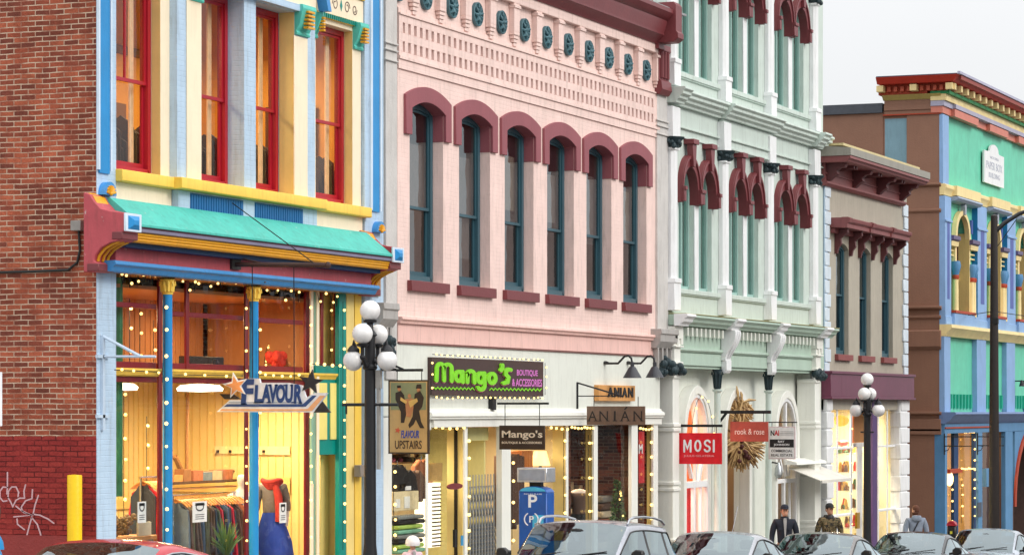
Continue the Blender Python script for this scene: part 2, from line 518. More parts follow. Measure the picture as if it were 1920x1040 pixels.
# ------------------------------------------------------------------ walls with openings, window units
def head_z(kind, u, za, zs):
    """height of an opening's head at u in 0..1 across, between springing zs and crown za"""
    if kind == 'flat': return za
    a = abs(2*u-1)
    if kind == 'seg': return zs + (za-zs)*(1-a*a)
    if kind == 'gothic': return zs + (za-zs)*(1-a**2.6)**0.62*(1-0.10*a)
    if kind == 'round': return zs + (za-zs)*math.sqrt(max(0, 1-a*a))
    if kind == 'point':                           # two arcs meeting in a point
        return zs + (za-zs)*math.sqrt(max(0, 1-((a+0.6)/1.6)**2))/math.sqrt(1-(0.6/1.6)**2)
def wall(mb, x0, x1, z0, z1, yf, yb, ops):
    """ops: (xa, xb, zsill, zcrown, kind, zspring) sorted by x"""
    x = x0
    for (xa, xb, za, zb, kind, zs) in sorted(ops):
        if xa > x: mb.box(x, xa, yf, yb, z0, z1)
        if za > z0: mb.box(xa, xb, yf, yb, z0, za)
        if kind == 'flat':
            if zb < z1: mb.box(xa, xb, yf, yb, zb, z1)
        else:
            n = 16
            lo = [(xa+(xb-xa)*i/n, head_z(kind, i/n, zb, zs)) for i in range(n+1)]
            mb.ring(lo, [(p[0], z1) for p in lo], yf, yb)
        x = xb
    if x < x1: mb.box(x, x1, yf, yb, z0, z1)
    return mb
def archpts(kind, xa, xb, zs, zc, n=16):
    return [(xa+(xb-xa)*i/n, head_z(kind, i/n, zc, zs)) for i in range(n+1)]
def archring(mb, kind, xa, xb, zs, zc, wd, rise, zb, y0, y1, n=16, dz=0.0):
    """hood: band of width wd round the head, legs down to zb"""
    inn = [(xa, zb)] + archpts(kind, xa, xb, zs, zc, n) + [(xb, zb)]
    out_ = [(xa-wd, zb)] + archpts(kind, xa-wd, xb+wd, zs+dz, zc+rise, n) + [(xb+wd, zb)]
    return mb.ring(inn, out_, y0, y1)
def sash_window(parent, x0, x1, z0, z1, Y, frame_m, glass_m, kind='flat', zs=None, rail=None, fw=0.07, mull=0, name='window', lab=None, blind=None):
    """box frame with two sliding sashes, the lower one set back, panes behind"""
    zs = zs if zs is not None else z1
    rail = rail if rail is not None else (z0+z1)/2
    f = MB()
    inn = [(x0+fw, z0+fw)] + archpts(kind, x0+fw, x1-fw, zs, z1-fw) + [(x1-fw, z0+fw)]
    ou = [(x0, z0)] + archpts(kind, x0, x1, zs, z1) + [(x1, z0)]
    if kind == 'flat':
        inn = [(x0+fw, z0+fw), (x0+fw, z1-fw), (x1-fw, z1-fw), (x1-fw, z0+fw)]
        ou = [(x0, z0), (x0, z1), (x1, z1), (x1, z0)]
    f.ring(inn, ou, Y-0.03, Y+0.10)
    f.box(x0+fw, x1-fw, Y-0.03, Y+0.10, z0, z0+fw)
    win = f.build(name, frame_m, parent)
    if lab: win['label'] = lab
    s = MB()
    a, b = x0+fw+0.002, x1-fw-0.002
    st = 0.045
    # upper sash in front, lower sash behind
    if kind == 'flat':
        s.box(a, a+st, Y, Y+0.035, rail, z1-fw-0.002); s.box(b-st, b, Y, Y+0.035, rail, z1-fw-0.002); s.box(a+st, b-st, Y, Y+0.035, z1-fw-st, z1-fw-0.002)
    else:
        i2 = [(a+st, rail)] + archpts(kind, a+st, b-st, zs-0.02, z1-fw-st) + [(b-st, rail)]
        o2 = [(a, rail)] + archpts(kind, a, b, zs-0.01, z1-fw-0.003) + [(b, rail)]
        s.ring(i2, o2, Y, Y+0.035)
    s.box(a, b, Y-0.006, Y+0.035, rail-0.03, rail+0.02)
    s.box(a, a+st, Y+0.04, Y+0.075, z0+fw+0.002, rail-0.03); s.box(b-st, b, Y+0.04, Y+0.075, z0+fw+0.002, rail-0.03)
    s.box(a+st, b-st, Y+0.04, Y+0.075, z0+fw+0.002, z0+fw+0.075)
    if mull:
        s.box((a+b)/2-0.016, (a+b)/2+0.016, Y+0.003, Y+0.032, rail+0.02, z1-fw-st-0.01)
    s.build('sash', frame_m, win)
    g = MB()
    top = z1-fw if kind == 'flat' else zs
    pts = [(a+0.01, rail)] + ([(a+0.01, top-0.01), (b-0.01, top-0.01)] if kind == 'flat' else archpts(kind, a+0.01, b-0.01, zs-0.02, z1-fw-0.01)) + [(b-0.01, rail)]
    g.ext_y(pts, Y+0.015, Y+0.021)
    g.box(a+0.01, b-0.01, Y+0.055, Y+0.061, z0+fw+0.01, rail-0.02)
    g.build('pane', glass_m, win, smooth=0)
    return win
def room(parent, x0, x1, y0, y1, z0, z1, wall_m, floor_m=None, name='interior_room'):
    t = 0.05
    m = MB()
    m.box(x0, x1, y1, y1+t, z0, z1); m.box(x0-t, x0, y0, y1+t, z0, z1); m.box(x1, x1+t, y0, y1+t, z0, z1); m.box(x0-t, x1+t, y0, y1+t, z1, z1+t)
    r = m.build(name, wall_m, parent)
    MB().box(x0-t, x1+t, y0, y1+t, z0-t, z0).build('interior_floor', floor_m or wall_m, r)
    return r
def lamp_area(name, loc, size, power, col, sy=None):
    d = bpy.data.lights.new(name, 'AREA'); d.energy = power; d.size = size; d.color = col
    if sy: d.shape = 'RECTANGLE'; d.size_y = sy
    o = bpy.data.objects.new(name, d); COL.objects.link(o); o.location = loc
    return o
def cornice(mb, x0, x1, prof, yback=0.0, ends=True):
    """prof: list of (y, z) of the moulding's face from the top down; runs x0..x1, closed at the back"""
    pts = [(yback, prof[0][1])] + prof + [(yback, prof[-1][1])]
    return mb.ext_x(pts, x0, x1)
# ------------------------------------------------------------------ palette
LB = paint('pale_blue_paint', (186, 210, 232), brick=0.5, bump=0.45, grime=0.35, chips=0.6)
LBW = paint('blue_white_paint', (215, 230, 244), grime=0.12)
BLU = paint('bright_blue_paint', (30, 140, 205), grime=0.12, rough=0.4)
BLU2 = paint('beam_blue_paint', (66, 146, 212), grime=0.25, rough=0.4)
NAVY = paint('deep_blue_paint', (20, 70, 120), grime=0.1)
CREAM = paint('cream_paint', (250, 233, 203), grime=0.12, var=0.05)
STRAW = paint('straw_paint', (240, 212, 130), grime=0.15, var=0.06)
YEL = paint('yellow_paint', (246, 204, 84), grime=0.22)
GOLD = paint('gold_paint', (232, 165, 30), grime=0.2, rough=0.4)
RED = paint('red_sash_paint', (172, 28, 46), grime=0.12, rough=0.35)
DRED = paint('dark_red_paint', (130, 25, 30), grime=0.1, rough=0.4)
ROSE = paint('faded_rose_paint', (190, 82, 90), grime=0.35, var=0.2, chips=1)
MAR = paint('maroon_trim_paint', (122, 58, 62), grime=0.18, rough=0.45)
HOOD = paint('hood_maroon_paint', (150, 84, 92), grime=0.2, var=0.08, rough=0.6)
TEALR = paint('turquoise_roof_paint', (78, 190, 176), grime=0.35, var=0.14, chips=1)
TEAL = paint('teal_paint', (0, 140, 128), grime=0.12, rough=0.4)
AQUA = paint('aqua_bracket_paint', (90, 200, 185), grime=0.15)
LILAC = paint('grey_lilac_paint', (128, 124, 148), grime=0.2)
PINK = paint('pink_brick_paint', (243, 213, 204), brick=0.5, bump=0.4, grime=0.32, var=0.08)
PINK2 = paint('pink_band_paint', (244, 200, 190), grime=0.3, var=0.07)
GREY = paint('warm_grey_stucco', (206, 202, 198), grime=0.3, var=0.1, bump=0.4)
FRM = paint('slate_teal_frame', (54, 90, 102), grime=0.1, rough=0.4)
ROSET = paint('verdigris_rosette', (78, 116, 126), grime=0.45, var=0.25, rough=0.6)
OFFW = paint('off_white_paint', (229, 232, 222), grime=0.15, var=0.05)
OFFW2 = paint('shop_white_paint', (238, 238, 230), grime=0.10, var=0.04)
WHT = paint('white_paint', (238, 239, 240), grime=0.22, var=0.04)
MINT = paint('mint_stucco', (203, 216, 208), grime=0.3, var=0.07)
MINT2 = paint('mint_frieze', (182, 204, 188), grime=0.2, var=0.07)
MINTW = paint('mint_sash_green', (156, 190, 182), grime=0.1)
DCAP = paint('dark_capital_paint', (44, 62, 68), grime=0.3, var=0.3)
IRON = plain('black_iron', (30, 30, 33), 0.45, spec=0.4)
GLS = glass('window_glass', (0.93, 0.94, 0.93), 0.75)
SHOP = glass('shop_glass', (0.97, 0.97, 0.96), 0.5)
GLSD = glass('dusk_glass', (0.78, 0.80, 0.80), 1.3, 0.02, 0.05, (0.85, 0.95, 1.0))
BRK = brickmat('old_red_brick', (130, 70, 56), (164, 84, 62), (188, 102, 74), (206, 178, 154), msize=0.0085, streak=0.5, bumps=0.8)
BRKR = brickmat('red_painted_brick', (140, 48, 46), (152, 54, 50), (160, 60, 54), (92, 32, 32), msize=0.008, bumps=0.9, streak=0.15)
BULB = glow('warm_bulb', (255, 214, 128), 2.6)
WIRE = plain('dark_cable', (28, 30, 28), 0.6)
WARM = paint('warm_shop_wall', (238, 208, 142), grime=0.05, var=0.04)
WARM2 = paint('cream_shop_wall', (240, 222, 182), grime=0.05, var=0.04)
ORNG = paint('upstairs_amber_wall', (226, 158, 66), grime=0.05, var=0.08)
TANB = paint('boarded_ceiling_tan', (176, 124, 78), grime=0.1, var=0.1)
WOODF = plain('wood_floor', (120, 84, 56), 0.5)
DARKR = plain('dim_room_wall', (120, 98, 92), 0.9)

# ================================================================== 1. the corner shop in blue, cream and red
A0, A1 = PX(175), PX(713)
shop = thing('shop_building', 'pale blue and cream shop with red sash windows and turquoise canopy roof, glowing yellow inside', 'building', (A0, 0, gz(A0)-0.1))
ZB, ZT = -4.2, 9.6
WY = 0.18                                         # plane of the upstairs windows
CB = -0.12                                        # the middle bay stands forward
pil = MB()
a = PX(211)
pil.box(A0, a, -0.06, 0.4, ZB, 9.4)
pil.build('brick_pier', LB, shop, bevel=0.006)
ch = MB()                                         # bright blue channel let into the pier
ch.box(PX(184, -.06), PX(203, -.06), -0.085, -0.062, PZ(190, 326), 9.3)
ch.box(PX(696, -.06), PX(709, -.06), -0.085, -0.062, PZ(700, 398), 9.3)
ch.build('pier_channel', BLU, shop)
ed = MB()
for p0, p1 in ((181, 183.5), (203.5, 206), (692, 695), (709.5, 712)):
    ed.box(PX(p0, -.06), PX(p1, -.06), -0.10, -0.062, PZ(200 if p0 < 400 else 700, 322 if p0 < 400 else 396), 9.3)
ed.build('channel_edge', LBW, shop)
# upper wall: side bays on the street line, middle bay forward
zsill = 4.86
zh = 7.68
w1 = (PX(211), PX(301), zsill, 7.95, 'flat', 0)
w4 = (PX(592), PX(661), zsill, zh, 'flat', 0)
w2 = (PX(378, CB), PX(458, CB), zsill, zh, 'flat', 0)
w3 = (PX(480, CB), PX(552, CB), zsill, zh, 'flat', 0)
m = MB()
wall(m, PX(211), PX(332, CB)+0.002, 3.9, ZT, 0, 0.30, [w1])
wall(m, PX(577), PX(677), 3.9, ZT, 0, 0.30, [w4])
m.build('cream_wall', CREAM, shop, bevel=0.005)
xc0, xc1 = PX(332, CB), PX(592, CB) - 0.02
m = MB()
wall(m, xc0, xc1, 3.9, ZT, CB, 0.30, [w2, w3])
m.build('pale_blue_wall', LB, shop, bevel=0.005)
# cream strips on the middle bay and straw coloured reveals
m = MB()
m.box(PX(351, CB-.02), PX(378, CB-.02), CB-0.02, CB-0.001, zsill, 7.42)
m.box(PX(552, CB-.02)+0.003, PX(577, CB-.02), CB-0.02, CB-0.001, zsill, 7.32)
m.build('pilaster_strip', CREAM, shop, bevel=0.004)
m = MB()
for op, yf in ((w1, 0), (w4, 0), (w3, CB)):
    m.box(op[1]-0.006, op[1]-0.001, yf+0.003, WY-0.04, zsill, op[3])
m.build('window_reveal', paint('reveal_straw_paint', (226, 200, 130), grime=0.12), shop)
pr = MB()
pr.box(PX(678), A1, -0.06, 0.4, ZB, 9.4)
pr.build('brick_pier', LB, shop, bevel=0.006)
# windows
for i, (op, yf) in enumerate(((w1, 0), (w2, CB), (w3, CB), (w4, 0))):
    sash_window(shop, op[0]+0.004, op[1]-0.008, op[2]+0.02, op[3]-0.003, WY, RED, GLS, rail=6.17, fw=0.085, mull=1 if i in (0,) else 0)
rm = room(shop, A0+0.45, A1-0.3, 0.45, 3.4, 4.3, 8.4, ORNG, WOODF)
lf = MB()
for xx in (34.8, 37.6, 40.2):
    lf.lathe([(0.02, 0.25), (0.03, 0.08), (0.14, 0.02), (0.15, -0.03), (0.02, -0.06)], (xx, 1.6, 7.6), 12)
    lf.tube([(xx, 1.6, 7.7), (xx, 1.6, 8.4)], 0.012, 6)
lf.build('pendant_lamp', glow('pendant_shade', (255, 220, 150), 4), rm)
for xx in (34.8, 37.6, 40.2):
    lamp_area('upstairs_lamp', (xx, 1.6, 7.45), 0.5, 78.0, (1, 0.74, 0.42))
# sheer curtains at the panes' edges, clothes seen over the sills
m = MB()
for op in (w1, w2, w3, w4):
    for k in range(3):
        x = op[1]-0.24+0.035*k
        m.tube([(x, 0.36+0.012*(k % 2), zsill+0.1), (x, 0.36+0.012*(k % 2), 7.6)], 0.022, 8)
m.build('curtain', plain('peach_sheer', (246, 206, 160), 0.9), shop)
m = MB()
rnd = random.Random(3)
for (xa, xb) in ((34.4, 35.5), (36.7, 37.8), (38.6, 39.6), (40.9, 41.6)):
    x = xa
    while x < xb:
        h = rnd.uniform(0.5, 0.9)
        m.ext_x([(0.5, zsill-0.1), (0.52, zsill+h-0.1), (0.66, zsill+h), (0.8, zsill+h-0.1), (0.82, zsill-0.1)], x, x+0.05)
        x += rnd.uniform(0.07, 0.12)
q_ = MB()
for k, xx in enumerate((35.0, 36.3, 37.9, 39.2, 40.8)): q_.box(xx, xx+0.45, 3.33, 3.38, 5.6+0.3*(k % 2), 6.5)
q_.box(A0+0.5, A1-0.35, 3.3, 3.38, 7.3, 7.42)
q_.build('wall_picture', plain('dim_picture', (120, 78, 44), 0.7), rm)
q_ = MB(); q_.box(A1-0.42, A1-0.36, 1.0, 1.9, 4.4, 6.6); q_.box(A1-0.9, A1-0.4, 2.2, 3.2, 4.4, 6.0); q_.build('wardrobe', plain('dark_wood_cupboard', (96, 60, 36), 0.6), rm)
m.build('clothes_rail', plain('dark_garments', (74, 60, 56), 0.9), rm)
# brackets, lintel panel, arch over the middle bay
m = MB()
def bracket(mb, x0, x1, yf, zt, zb, d=0.14):
    mb.ext_x([(yf, zt), (yf-d, zt), (yf-d-0.015, zt-0.06), (yf-d+0.01, zt-0.14), (yf-d+0.05, zb+0.16), (yf-0.03, zb+0.06), (yf-0.05, zb+0.03), (yf-0.04, zb), (yf, zb)], x0, x1)
br = [(PX(284), PX(322), 0, 7.95, 7.72), (PX(351, CB), PX(378, CB), CB, 7.80, 7.42), (PX(552, CB), PX(577, CB), CB, 7.80, 7.34), (PX(586), PX(592), 0, 7.80, 7.40), (PX(661), PX(677), 0, 7.82, 7.40)]
for b in br: bracket(m, *b)
m.build('scroll_bracket', AQUA, shop, bevel=0.004)
m = MB()
for (x0, x1, yf, zt, zb) in br[1:]:
    n = 5
    for k in range(n):
        z = zb+0.10+(zt-zb-0.16)*k/n
        m.box(x0+(x1-x0)*0.25, x1-(x1-x0)*0.25, yf-0.185, yf-0.10, z, z+0.03)
m.build('bracket_gilding', GOLD, shop)
m = MB()                                          # lintel panel over the right window with its dentils
m.box(PX(592), PX(677), -0.04, -0.002, 7.84, 8.20)
m.build('lintel_panel', CREAM, shop, bevel=0.004)
m = MB()
m.box(PX(592), PX(677)-0.0, -0.07, 0.0, 8.205, 8.30)
m.box(PX(592)+0.01, PX(661), -0.05, 0.15, 7.76, 7.835)
m.build('lintel_moulding', YEL, shop, bevel=0.004)
m = MB()
x = PX(592)+0.02
while x < PX(661)-0.03:
    m.box(x, x+0.035, -0.075, -0.052, 7.76, 7.83); x += 0.075
m.build('dentil_row', TEAL, shop)
m = MB()                                          # scroll ornament painted on the panel
xm = (PX(592)+PX(677))/2
F = on_front(-0.042)
for s_ in (-1, 1):
    for (cx, rr) in ((0.22, 0.10), (0.50, 0.085)):
        pts = []
        for k in range(22):
            q = k/21*math.pi*2.6
            r_ = rr*(1-0.6*k/21)
            pts.append((xm+s_*(cx+r_*math.cos(q)), 8.02+r_*math.sin(q)*(1 if cx < 0.4 else -1)))
        polys(m, m.stroke_(pts, 0.014, 3), F)
m.build('scroll_ornament', plain('scroll_brown', (92, 60, 56), 0.6), shop, smooth=0)
m = MB(); polys(m, [[(xm-0.045, 8.02), (xm, 7.93), (xm+0.045, 8.02), (xm, 8.12)]], F); m.build('diamond_ornament', TEAL, shop, smooth=0)
m = MB()
xa, xb = xc0+0.1, xc1+0.12
n = 24
ar = [(xa+(xb-xa)*i/n, 7.80+1.15*math.sqrt(max(0, 1-(2*i/n-1)**2))) for i in range(n+1)]
ar2 = [(xa-0.12+(xb-xa+0.24)*i/n, 7.80+1.30*math.sqrt(max(0, 1-(2*i/n-1)**2))) for i in range(n+1)]
m.ring(ar, ar2, CB-0.17, CB-0.001)
m.build('arch_moulding', BLU2, shop)
m = MB(); m.ring([(p[0], 7.80) for p in ar[1:-1]], ar[1:-1], CB-0.045, CB-0.001); m.build('arch_panel', CREAM, shop)
m = MB(); m.box(w2[0]+0.003, w3[1]-0.003, CB-0.10, WY-0.05, 7.69, 7.79); m.build('soffit_board', LB, shop)
m = MB()
cornice(m, A0-0.1, A1, [(-0.5, 9.7), (-0.5, 9.55), (-0.35, 9.4), (-0.12, 9.2)], 0.3); m.build('roof_cornice', BLU2, shop, bevel=0.006)
# sills
m = MB()
sp = [(-0.16, 4.865), (-0.168, 4.85), (-0.168, 4.715), (-0.155, 4.705)]
m.ext_x([(WY+0.05, 4.885)]+sp+[(WY+0.05, 4.70)], PX(211)-0.02, xc0-0.16)
cs = [(y+CB, z) for y, z in sp]
m.ext_x([(WY+0.05, 4.885)]+cs+[(WY+0.05, 4.70)], xc0-0.155, xc1+0.10)
m.ext_x([(WY+0.05, 4.885)]+sp+[(WY+0.05, 4.70)], xc1+0.105, PX(677)+0.06)
m.build('window_sill', YEL, shop, bevel=0.006)
m = MB()
m.box(PX(211), xc0-0.02, -0.045, -0.002, 4.44, 4.705); m.box(xc1+0.06, PX(677)-0.04, -0.045, -0.002, 4.44, 4.705)
m.build('apron_panel', CREAM, shop, bevel=0.006)
m = MB()
m.box(PX(211), PX(677), -0.155, 0.3, 3.85, 4.43)
m.box(xc0-0.012, xc1, -0.150, -0.05, 4.43, 4.70)
m.build('apron_wall', LB, shop)
m = MB()
for p0, p1 in ((357, 455), (478, 567)):
    x0, x1 = PX(p0, -.15), PX(p1, -.15)
    x = x0
    while x < x1-0.05:
        m.box(x, x+0.055, -0.168, -0.151, 4.44, 4.66); x += 0.075
    m.box(x0-0.01, x1+0.01, -0.156, -0.1505, 4.42, 4.68)
m.build('louvre_panel', paint('louvre_blue', (20, 105, 165), grime=0.2), shop)
# canopy roof between two consoles
XL, XR = 32.76, PX(738, -.655)
cx0, cx1 = XL+0.40, XR
YF = -0.64
ztop, zlip = 4.32, 3.90
zlip = 4.085; ztop = 4.455
m = MB()
m.ext_x([(-0.14, ztop), (-0.17, ztop), (YF, zlip), (YF, zlip-0.03), (-0.14, zlip-0.03)], cx0, cx1)
m.build('canopy_roof', TEALR, shop)
zl = zlip-0.032
m = MB()
m.box(cx0, cx1, YF+0.015, -0.1, zl-0.022, zl); m.build('canopy_edge', paint('plum_paint', (70, 32, 50)), shop)
m = MB()
m.ext_x([(YF+0.02, zl-0.024), (YF+0.02, zl-0.065), (YF+0.05, zl-0.075), (-0.1, zl-0.075), (-0.1, zl-0.024)], cx0, cx1); m.build('canopy_fillet', LILAC, shop)
m = MB()
for k in range(3):
    y0 = YF+0.05+0.012*k
    m.tube([(cx0, y0+0.02, zl-0.097-0.038*k), (cx1, y0+0.02, zl-0.097-0.038*k)], 0.021, 8)
m.box(cx0, cx1, YF+0.09, -0.1, zl-0.20, zl-0.077)
m.build('gilt_reeding', GOLD, shop)
m = MB(); m.box(cx0, cx1, YF+0.22, -0.1, zl-0.262, zl-0.202); m.build('soffit_band', NAVY, shop)
zf1 = zl-0.264
zbm = 3.58
m = MB(); m.box(cx0, cx1, -0.26, -0.1, zbm+0.02, zf1); m.build('frieze', ROSE, shop)
m = MB()
m.ext_x([(-0.1, zbm+0.02), (-0.36, zbm+0.02), (-0.37, zbm-0.03), (-0.32, zbm-0.06), (-0.30, zbm-0.10), (-0.28, zbm-0.125), (-0.1, zbm-0.125)], cx0-0.18, cx1+0.1)
m.build('canopy_beam', BLU2, shop, bevel=0.005)
m = MB(); m.box(A0+0.3, A1-0.2, -0.1, 0.5, zbm-0.125, 4.0); m.build('lintel', paint('lintel_ochre', (170, 120, 60)), shop)
# consoles
for i, x0 in enumerate((XL, XR+0.0)):
    wdt = 0.40
    o = [(-0.001, 4.50), (-0.02, 4.50), (-0.10, 4.47), (-0.16, 4.38), (-0.26, 4.28), (-0.42, 4.24), (-0.60, 4.22), (-0.62, 4.20), (-0.62, 3.98), (-0.58, 3.93), (-0.58, 3.87), (-0.50, 3.84),
         (-0.40, 3.82), (-0.27, 3.76), (-0.18, 3.66), (-0.16, 3.58), (-0.22, 3.56), (-0.22, 3.48), (-0.16, 3.44), (-0.001, 3.44)]
    c = MB().ext_x(o, x0, x0+wdt).build('console_bracket', ROSE if i == 0 else paint('console_red', (176, 56, 66), grime=0.25), shop, bevel=0.008)
    # gilt ribs under and over the scroll
    g = MB()
    for k in range(3):
        xx = x0+0.08+0.12*k
        g.tube([(xx, -0.50, 3.845), (xx, -0.41, 3.815), (xx, -0.285, 3.75), (xx, -0.20, 3.66), (xx, -0.175, 3.585)], 0.022, 8)
    g.ext_x([(-0.045, 4.498), (-0.125, 4.45), (-0.18, 4.36), (-0.275, 4.25), (-0.275, 4.235), (-0.10, 4.38)], x0+0.05, x0+wdt-0.05)
    g.build('gilt_rib', GOLD, c)
    b = MB(); b.box(x0-0.012, x0+wdt+0.012, -0.24, -0.06, 3.45, 3.55); b.box(x0-0.012, x0+wdt+0.012, -0.60, -0.44, 3.865, 3.965); b.build('console_moulding', MAR, c, bevel=0.008)
    b = MB()
    b.box(x0-0.01, x0+wdt+0.01, -0.655, -0.622, 3.97, 4.21); b.build('box_frame', LBW, c, bevel=0.005)
    b = MB()
    x, X_ = x0+0.05, x0+wdt-0.05
    b.add([(x,-0.656,4.0),(X_,-0.656,4.0),(X_,-0.656,4.18),(x,-0.656,4.18),(x+0.09,-0.70,4.06),(X_-0.09,-0.70,4.06),(X_-0.09,-0.70,4.12),(x+0.09,-0.70,4.12)],
          [(0,1,5,4),(1,2,6,5),(2,3,7,6),(3,0,4,7),(4,5,6,7)])
    b.build('blue_diamond_boss', BLU, c, smooth=0)
    # half-round shell on top
    s_ = MB()
    n = 14
    cx, cz = PX(199, -.09) if i == 0 else PX(708, -.09), 4.49
    s_.ext_y([(cx+0.16*math.cos(math.pi*k/n), cz+0.18*math.sin(math.pi*k/n)) for k in range(n+1)], -0.16, -0.05)
    s_.build('crest', BLU2, c)
    s_ = MB()
    for k in range(7):
        q = math.pi*(k+0.5)/7
        s_.tube([(cx+0.02*math.cos(q), -0.165, cz+0.02), (cx+0.105*math.cos(q), -0.17, cz+0.02+0.11*math.sin(q))], [0.015, 0.022], 6)
    s_.ball((cx, -0.165, cz+0.02), 0.03)
    s_.build('shell', GOLD, c)
# shopfront
GY = 0.16                                         # plane of the shop glass
ztr, zbot = PZ(400, 520, GY), ZB
def fbox(mb, p0, p1, y0, y1, z0, z1): return mb.box(PX(p0, y0), PX(p1, y0), y0, y1, z0, z1)
zc1, zc0 = PZ(250, 690, 0.1), PZ(250, 705, 0.1)   # little yellow cornice halfway up
m = MB()
for p0, p1 in ((208.5, 211.5), (294, 304), (345, 355), (457, 466), (569, 580), (600, 607), (625, 635)):
    zlow = zc1 if p0 in (345, 600, 625) else -2.6
    vis(m, p0, p1, GY-0.05, GY+0.06, zlow, ztr)
zb1 = PZ(250, 572, GY-.04)
for p0, p1, zz in ((211.5, 294, zb1), (323, 345, PZ(400, 593, GY)), (355, 457, PZ(400, 593, GY)), (485, 569, PZ(520, 602, GY))):
    m.box(PX(p0, GY-.05), PX(p1, GY-.05), GY-0.045, GY+0.05, zz-0.035, zz+0.035)
for p0, p1 in ((211.5, 294), (304, 457), (466, 569), (607, 625)):
    m.box(PX(p0, GY-.05), PX(p1, GY-.05), GY-0.04, GY+0.05, ztr-0.07, ztr)
for p0, p1 in ((211.5, 294), (304, 457), (466, 569)):
    m.box(PX(p0, GY-.05), PX(p1, GY-.05), GY-0.04, GY+0.05, zc1, zc1+0.09)
    m.box(PX(p0, GY-.05), PX(p1, GY-.05), GY-0.055, GY+0.05, zc0-0.08, zc0)
    m.box(PX(p0, GY-.05), PX(p1, GY-.05), GY-0.04, GY+0.05, -1.75, -1.6)
m.build('shopfront_frame', paint('shopfront_oxblood', (124, 26, 36), grime=0.15, rough=0.35), shop, bevel=0.005)
m = MB()
for p0, p1 in ((210, 304), (323, 457), (485, 640)):
    x0, x1 = PX(p0, 0.0), PX(p1, 0.0)
    cornice(m, x0, x1, [(0.0, zc1), (-0.0, zc1-0.03), (0.03, zc1-0.06), (0.04, zc0+0.02), (0.07, zc0)], GY-0.02)
m.build('transom_cornice', YEL, shop, bevel=0.004)
m = MB(); m.box(PX(211, GY), PX(638, GY), GY, GY+0.008, -1.7, ztr); m.build('shop_glass', SHOP, shop, smooth=0)
m = MB(); m.box(PX(211, GY), PX(580, GY), GY-0.08, GY+0.10, ZB, -1.75); m.build('stall_riser', DRED, shop)
# two slim blue columns with gilt capitals
for p0, p1, pyt in ((305, 323, 552), (467, 485, 565)):
    x0, x1 = PX(p0, -.12), PX(p1, -.12); cx = (x0+x1)/2; r = (p1-p0)/2/124
    zt = PZ((p0+p1)/2, pyt, -.12)
    c = MB().lathe([(r*1.3, ZB+0.1), (r*1.3, -1.6), (r, -1.5), (r*0.94, zt)], (cx, -0.12, 0), 20).build('column', BLU, shop)
    g = MB()
    g.lathe([(r*1.05, zt), (r*1.1, zt+0.03), (r*0.95, zt+0.05), (r*1.1, zt+0.16), (r*1.5, zt+0.21)], (cx, -0.12, 0), 16)
    for k in range(10):
        q = 2*math.pi*k/10
        g.tube([(cx+r*math.cos(q), -0.12+r*math.sin(q), zt+0.04), (cx+r*1.15*math.cos(q), -0.12+r*1.15*math.sin(q), zt+0.14), (cx+r*1.5*math.cos(q), -0.12+r*1.5*math.sin(q), zt+0.17), (cx+r*1.6*math.cos(q), -0.12+r*1.6*math.sin(q), zt+0.12)], [0.03, 0.028, 0.022, 0.008], 6)
    g.build('capital', YEL, c)
    g = MB()                                      # carved leaf crown above
    rr = random.Random(p0)
    for k in range(26):
        q = rr.uniform(0, 6.28); l = rr.uniform(0.10, 0.24)
        p = (cx+0.06*math.cos(q), -0.12+0.06*math.sin(q), zt+0.20)
        g.tube([p, (cx+l*0.7*math.cos(q), -0.12+l*0.7*math.sin(q), zt+0.27+rr.uniform(0, 0.06)), (cx+l*math.cos(q), -0.12+l*math.sin(q), zt+0.28)], [0.022, 0.018, 0.006], 5)
    g.build('leaf_carving', paint('tarnished_gilt', (120, 90, 30), var=0.4, grime=0.4), c)
# door bay at the right: cream posts, teal surround, panelled fanlight, set-back door
m = MB()
vis(m, 580, 588, 0.02, GY+0.1, ZB, ztr); vis(m, 592, 599, 0.02, GY+0.1, ZB, ztr)
m.build('door_post', CREAM, shop, bevel=0.005)
m = MB(); vis(m, 588, 592, 0.05, GY+0.1, ZB, ztr); fbox(m, 584, 588, -0.01, 0.02, 0.45, 1.5); m.build('post_inlay', paint('sage_paint', (150, 190, 165)), shop)
m = MB()
zl1 = PZ(620, 688, 0.0)
vis(m, 628, 649, -0.02, 0.5, ZB, ztr)
m.box(PX(592, 0), PX(637, 0), 0.0, 0.12, zl1-0.10, zl1+0.02)
x0, x1 = PX(592, .05), PX(637, .05)
zp0 = PZ(600, 838, .05)
m.box(x0, x1, 0.05, 0.14, zp0-0.12, zl1-0.10)
m.build('door_surround', TEAL, shop, bevel=0.005)
m = MB(); xm_ = (x0+x1)/2
m.box(x0+0.05, xm_-0.06, 0.03, 0.049, zp0+0.12, zl1-0.25); m.box(xm_+0.06, x1-0.07, 0.03, 0.049, zp0+0.12, zl1-0.25)
m.build('fanlight_panel', paint('lemon_paint', (244, 226, 130)), shop, bevel=0.004)
d = MB().box(PX(596, .45), PX(640, .45)+0.2, 0.45, 0.50, ZB+0.6, zp0-0.12).build('door', TEAL, shop)
MB().box(PX(596, .44)+0.05, PX(612, .44), 0.43, 0.448, -1.2, zp0-0.30).build('door_panel', STRAW, d)
MB().box(PX(596, .45)-0.3, PX(596, .45)-0.0, GY+0.1, 0.5, ZB, ztr).build('door_jamb', STRAW, shop)
m = MB()
m.box(PX(650, -.02), PX(664, -.02), -0.02, 0.4, ZB, zbm-0.12); m.build('yellow_pier', STRAW, shop, bevel=0.005)
m = MB(); m.box(PX(664, -.01), PX(678, -.03), -0.03, 0.4, ZB, zbm-0.12); m.build('cream_pier', YEL, shop, bevel=0.004)
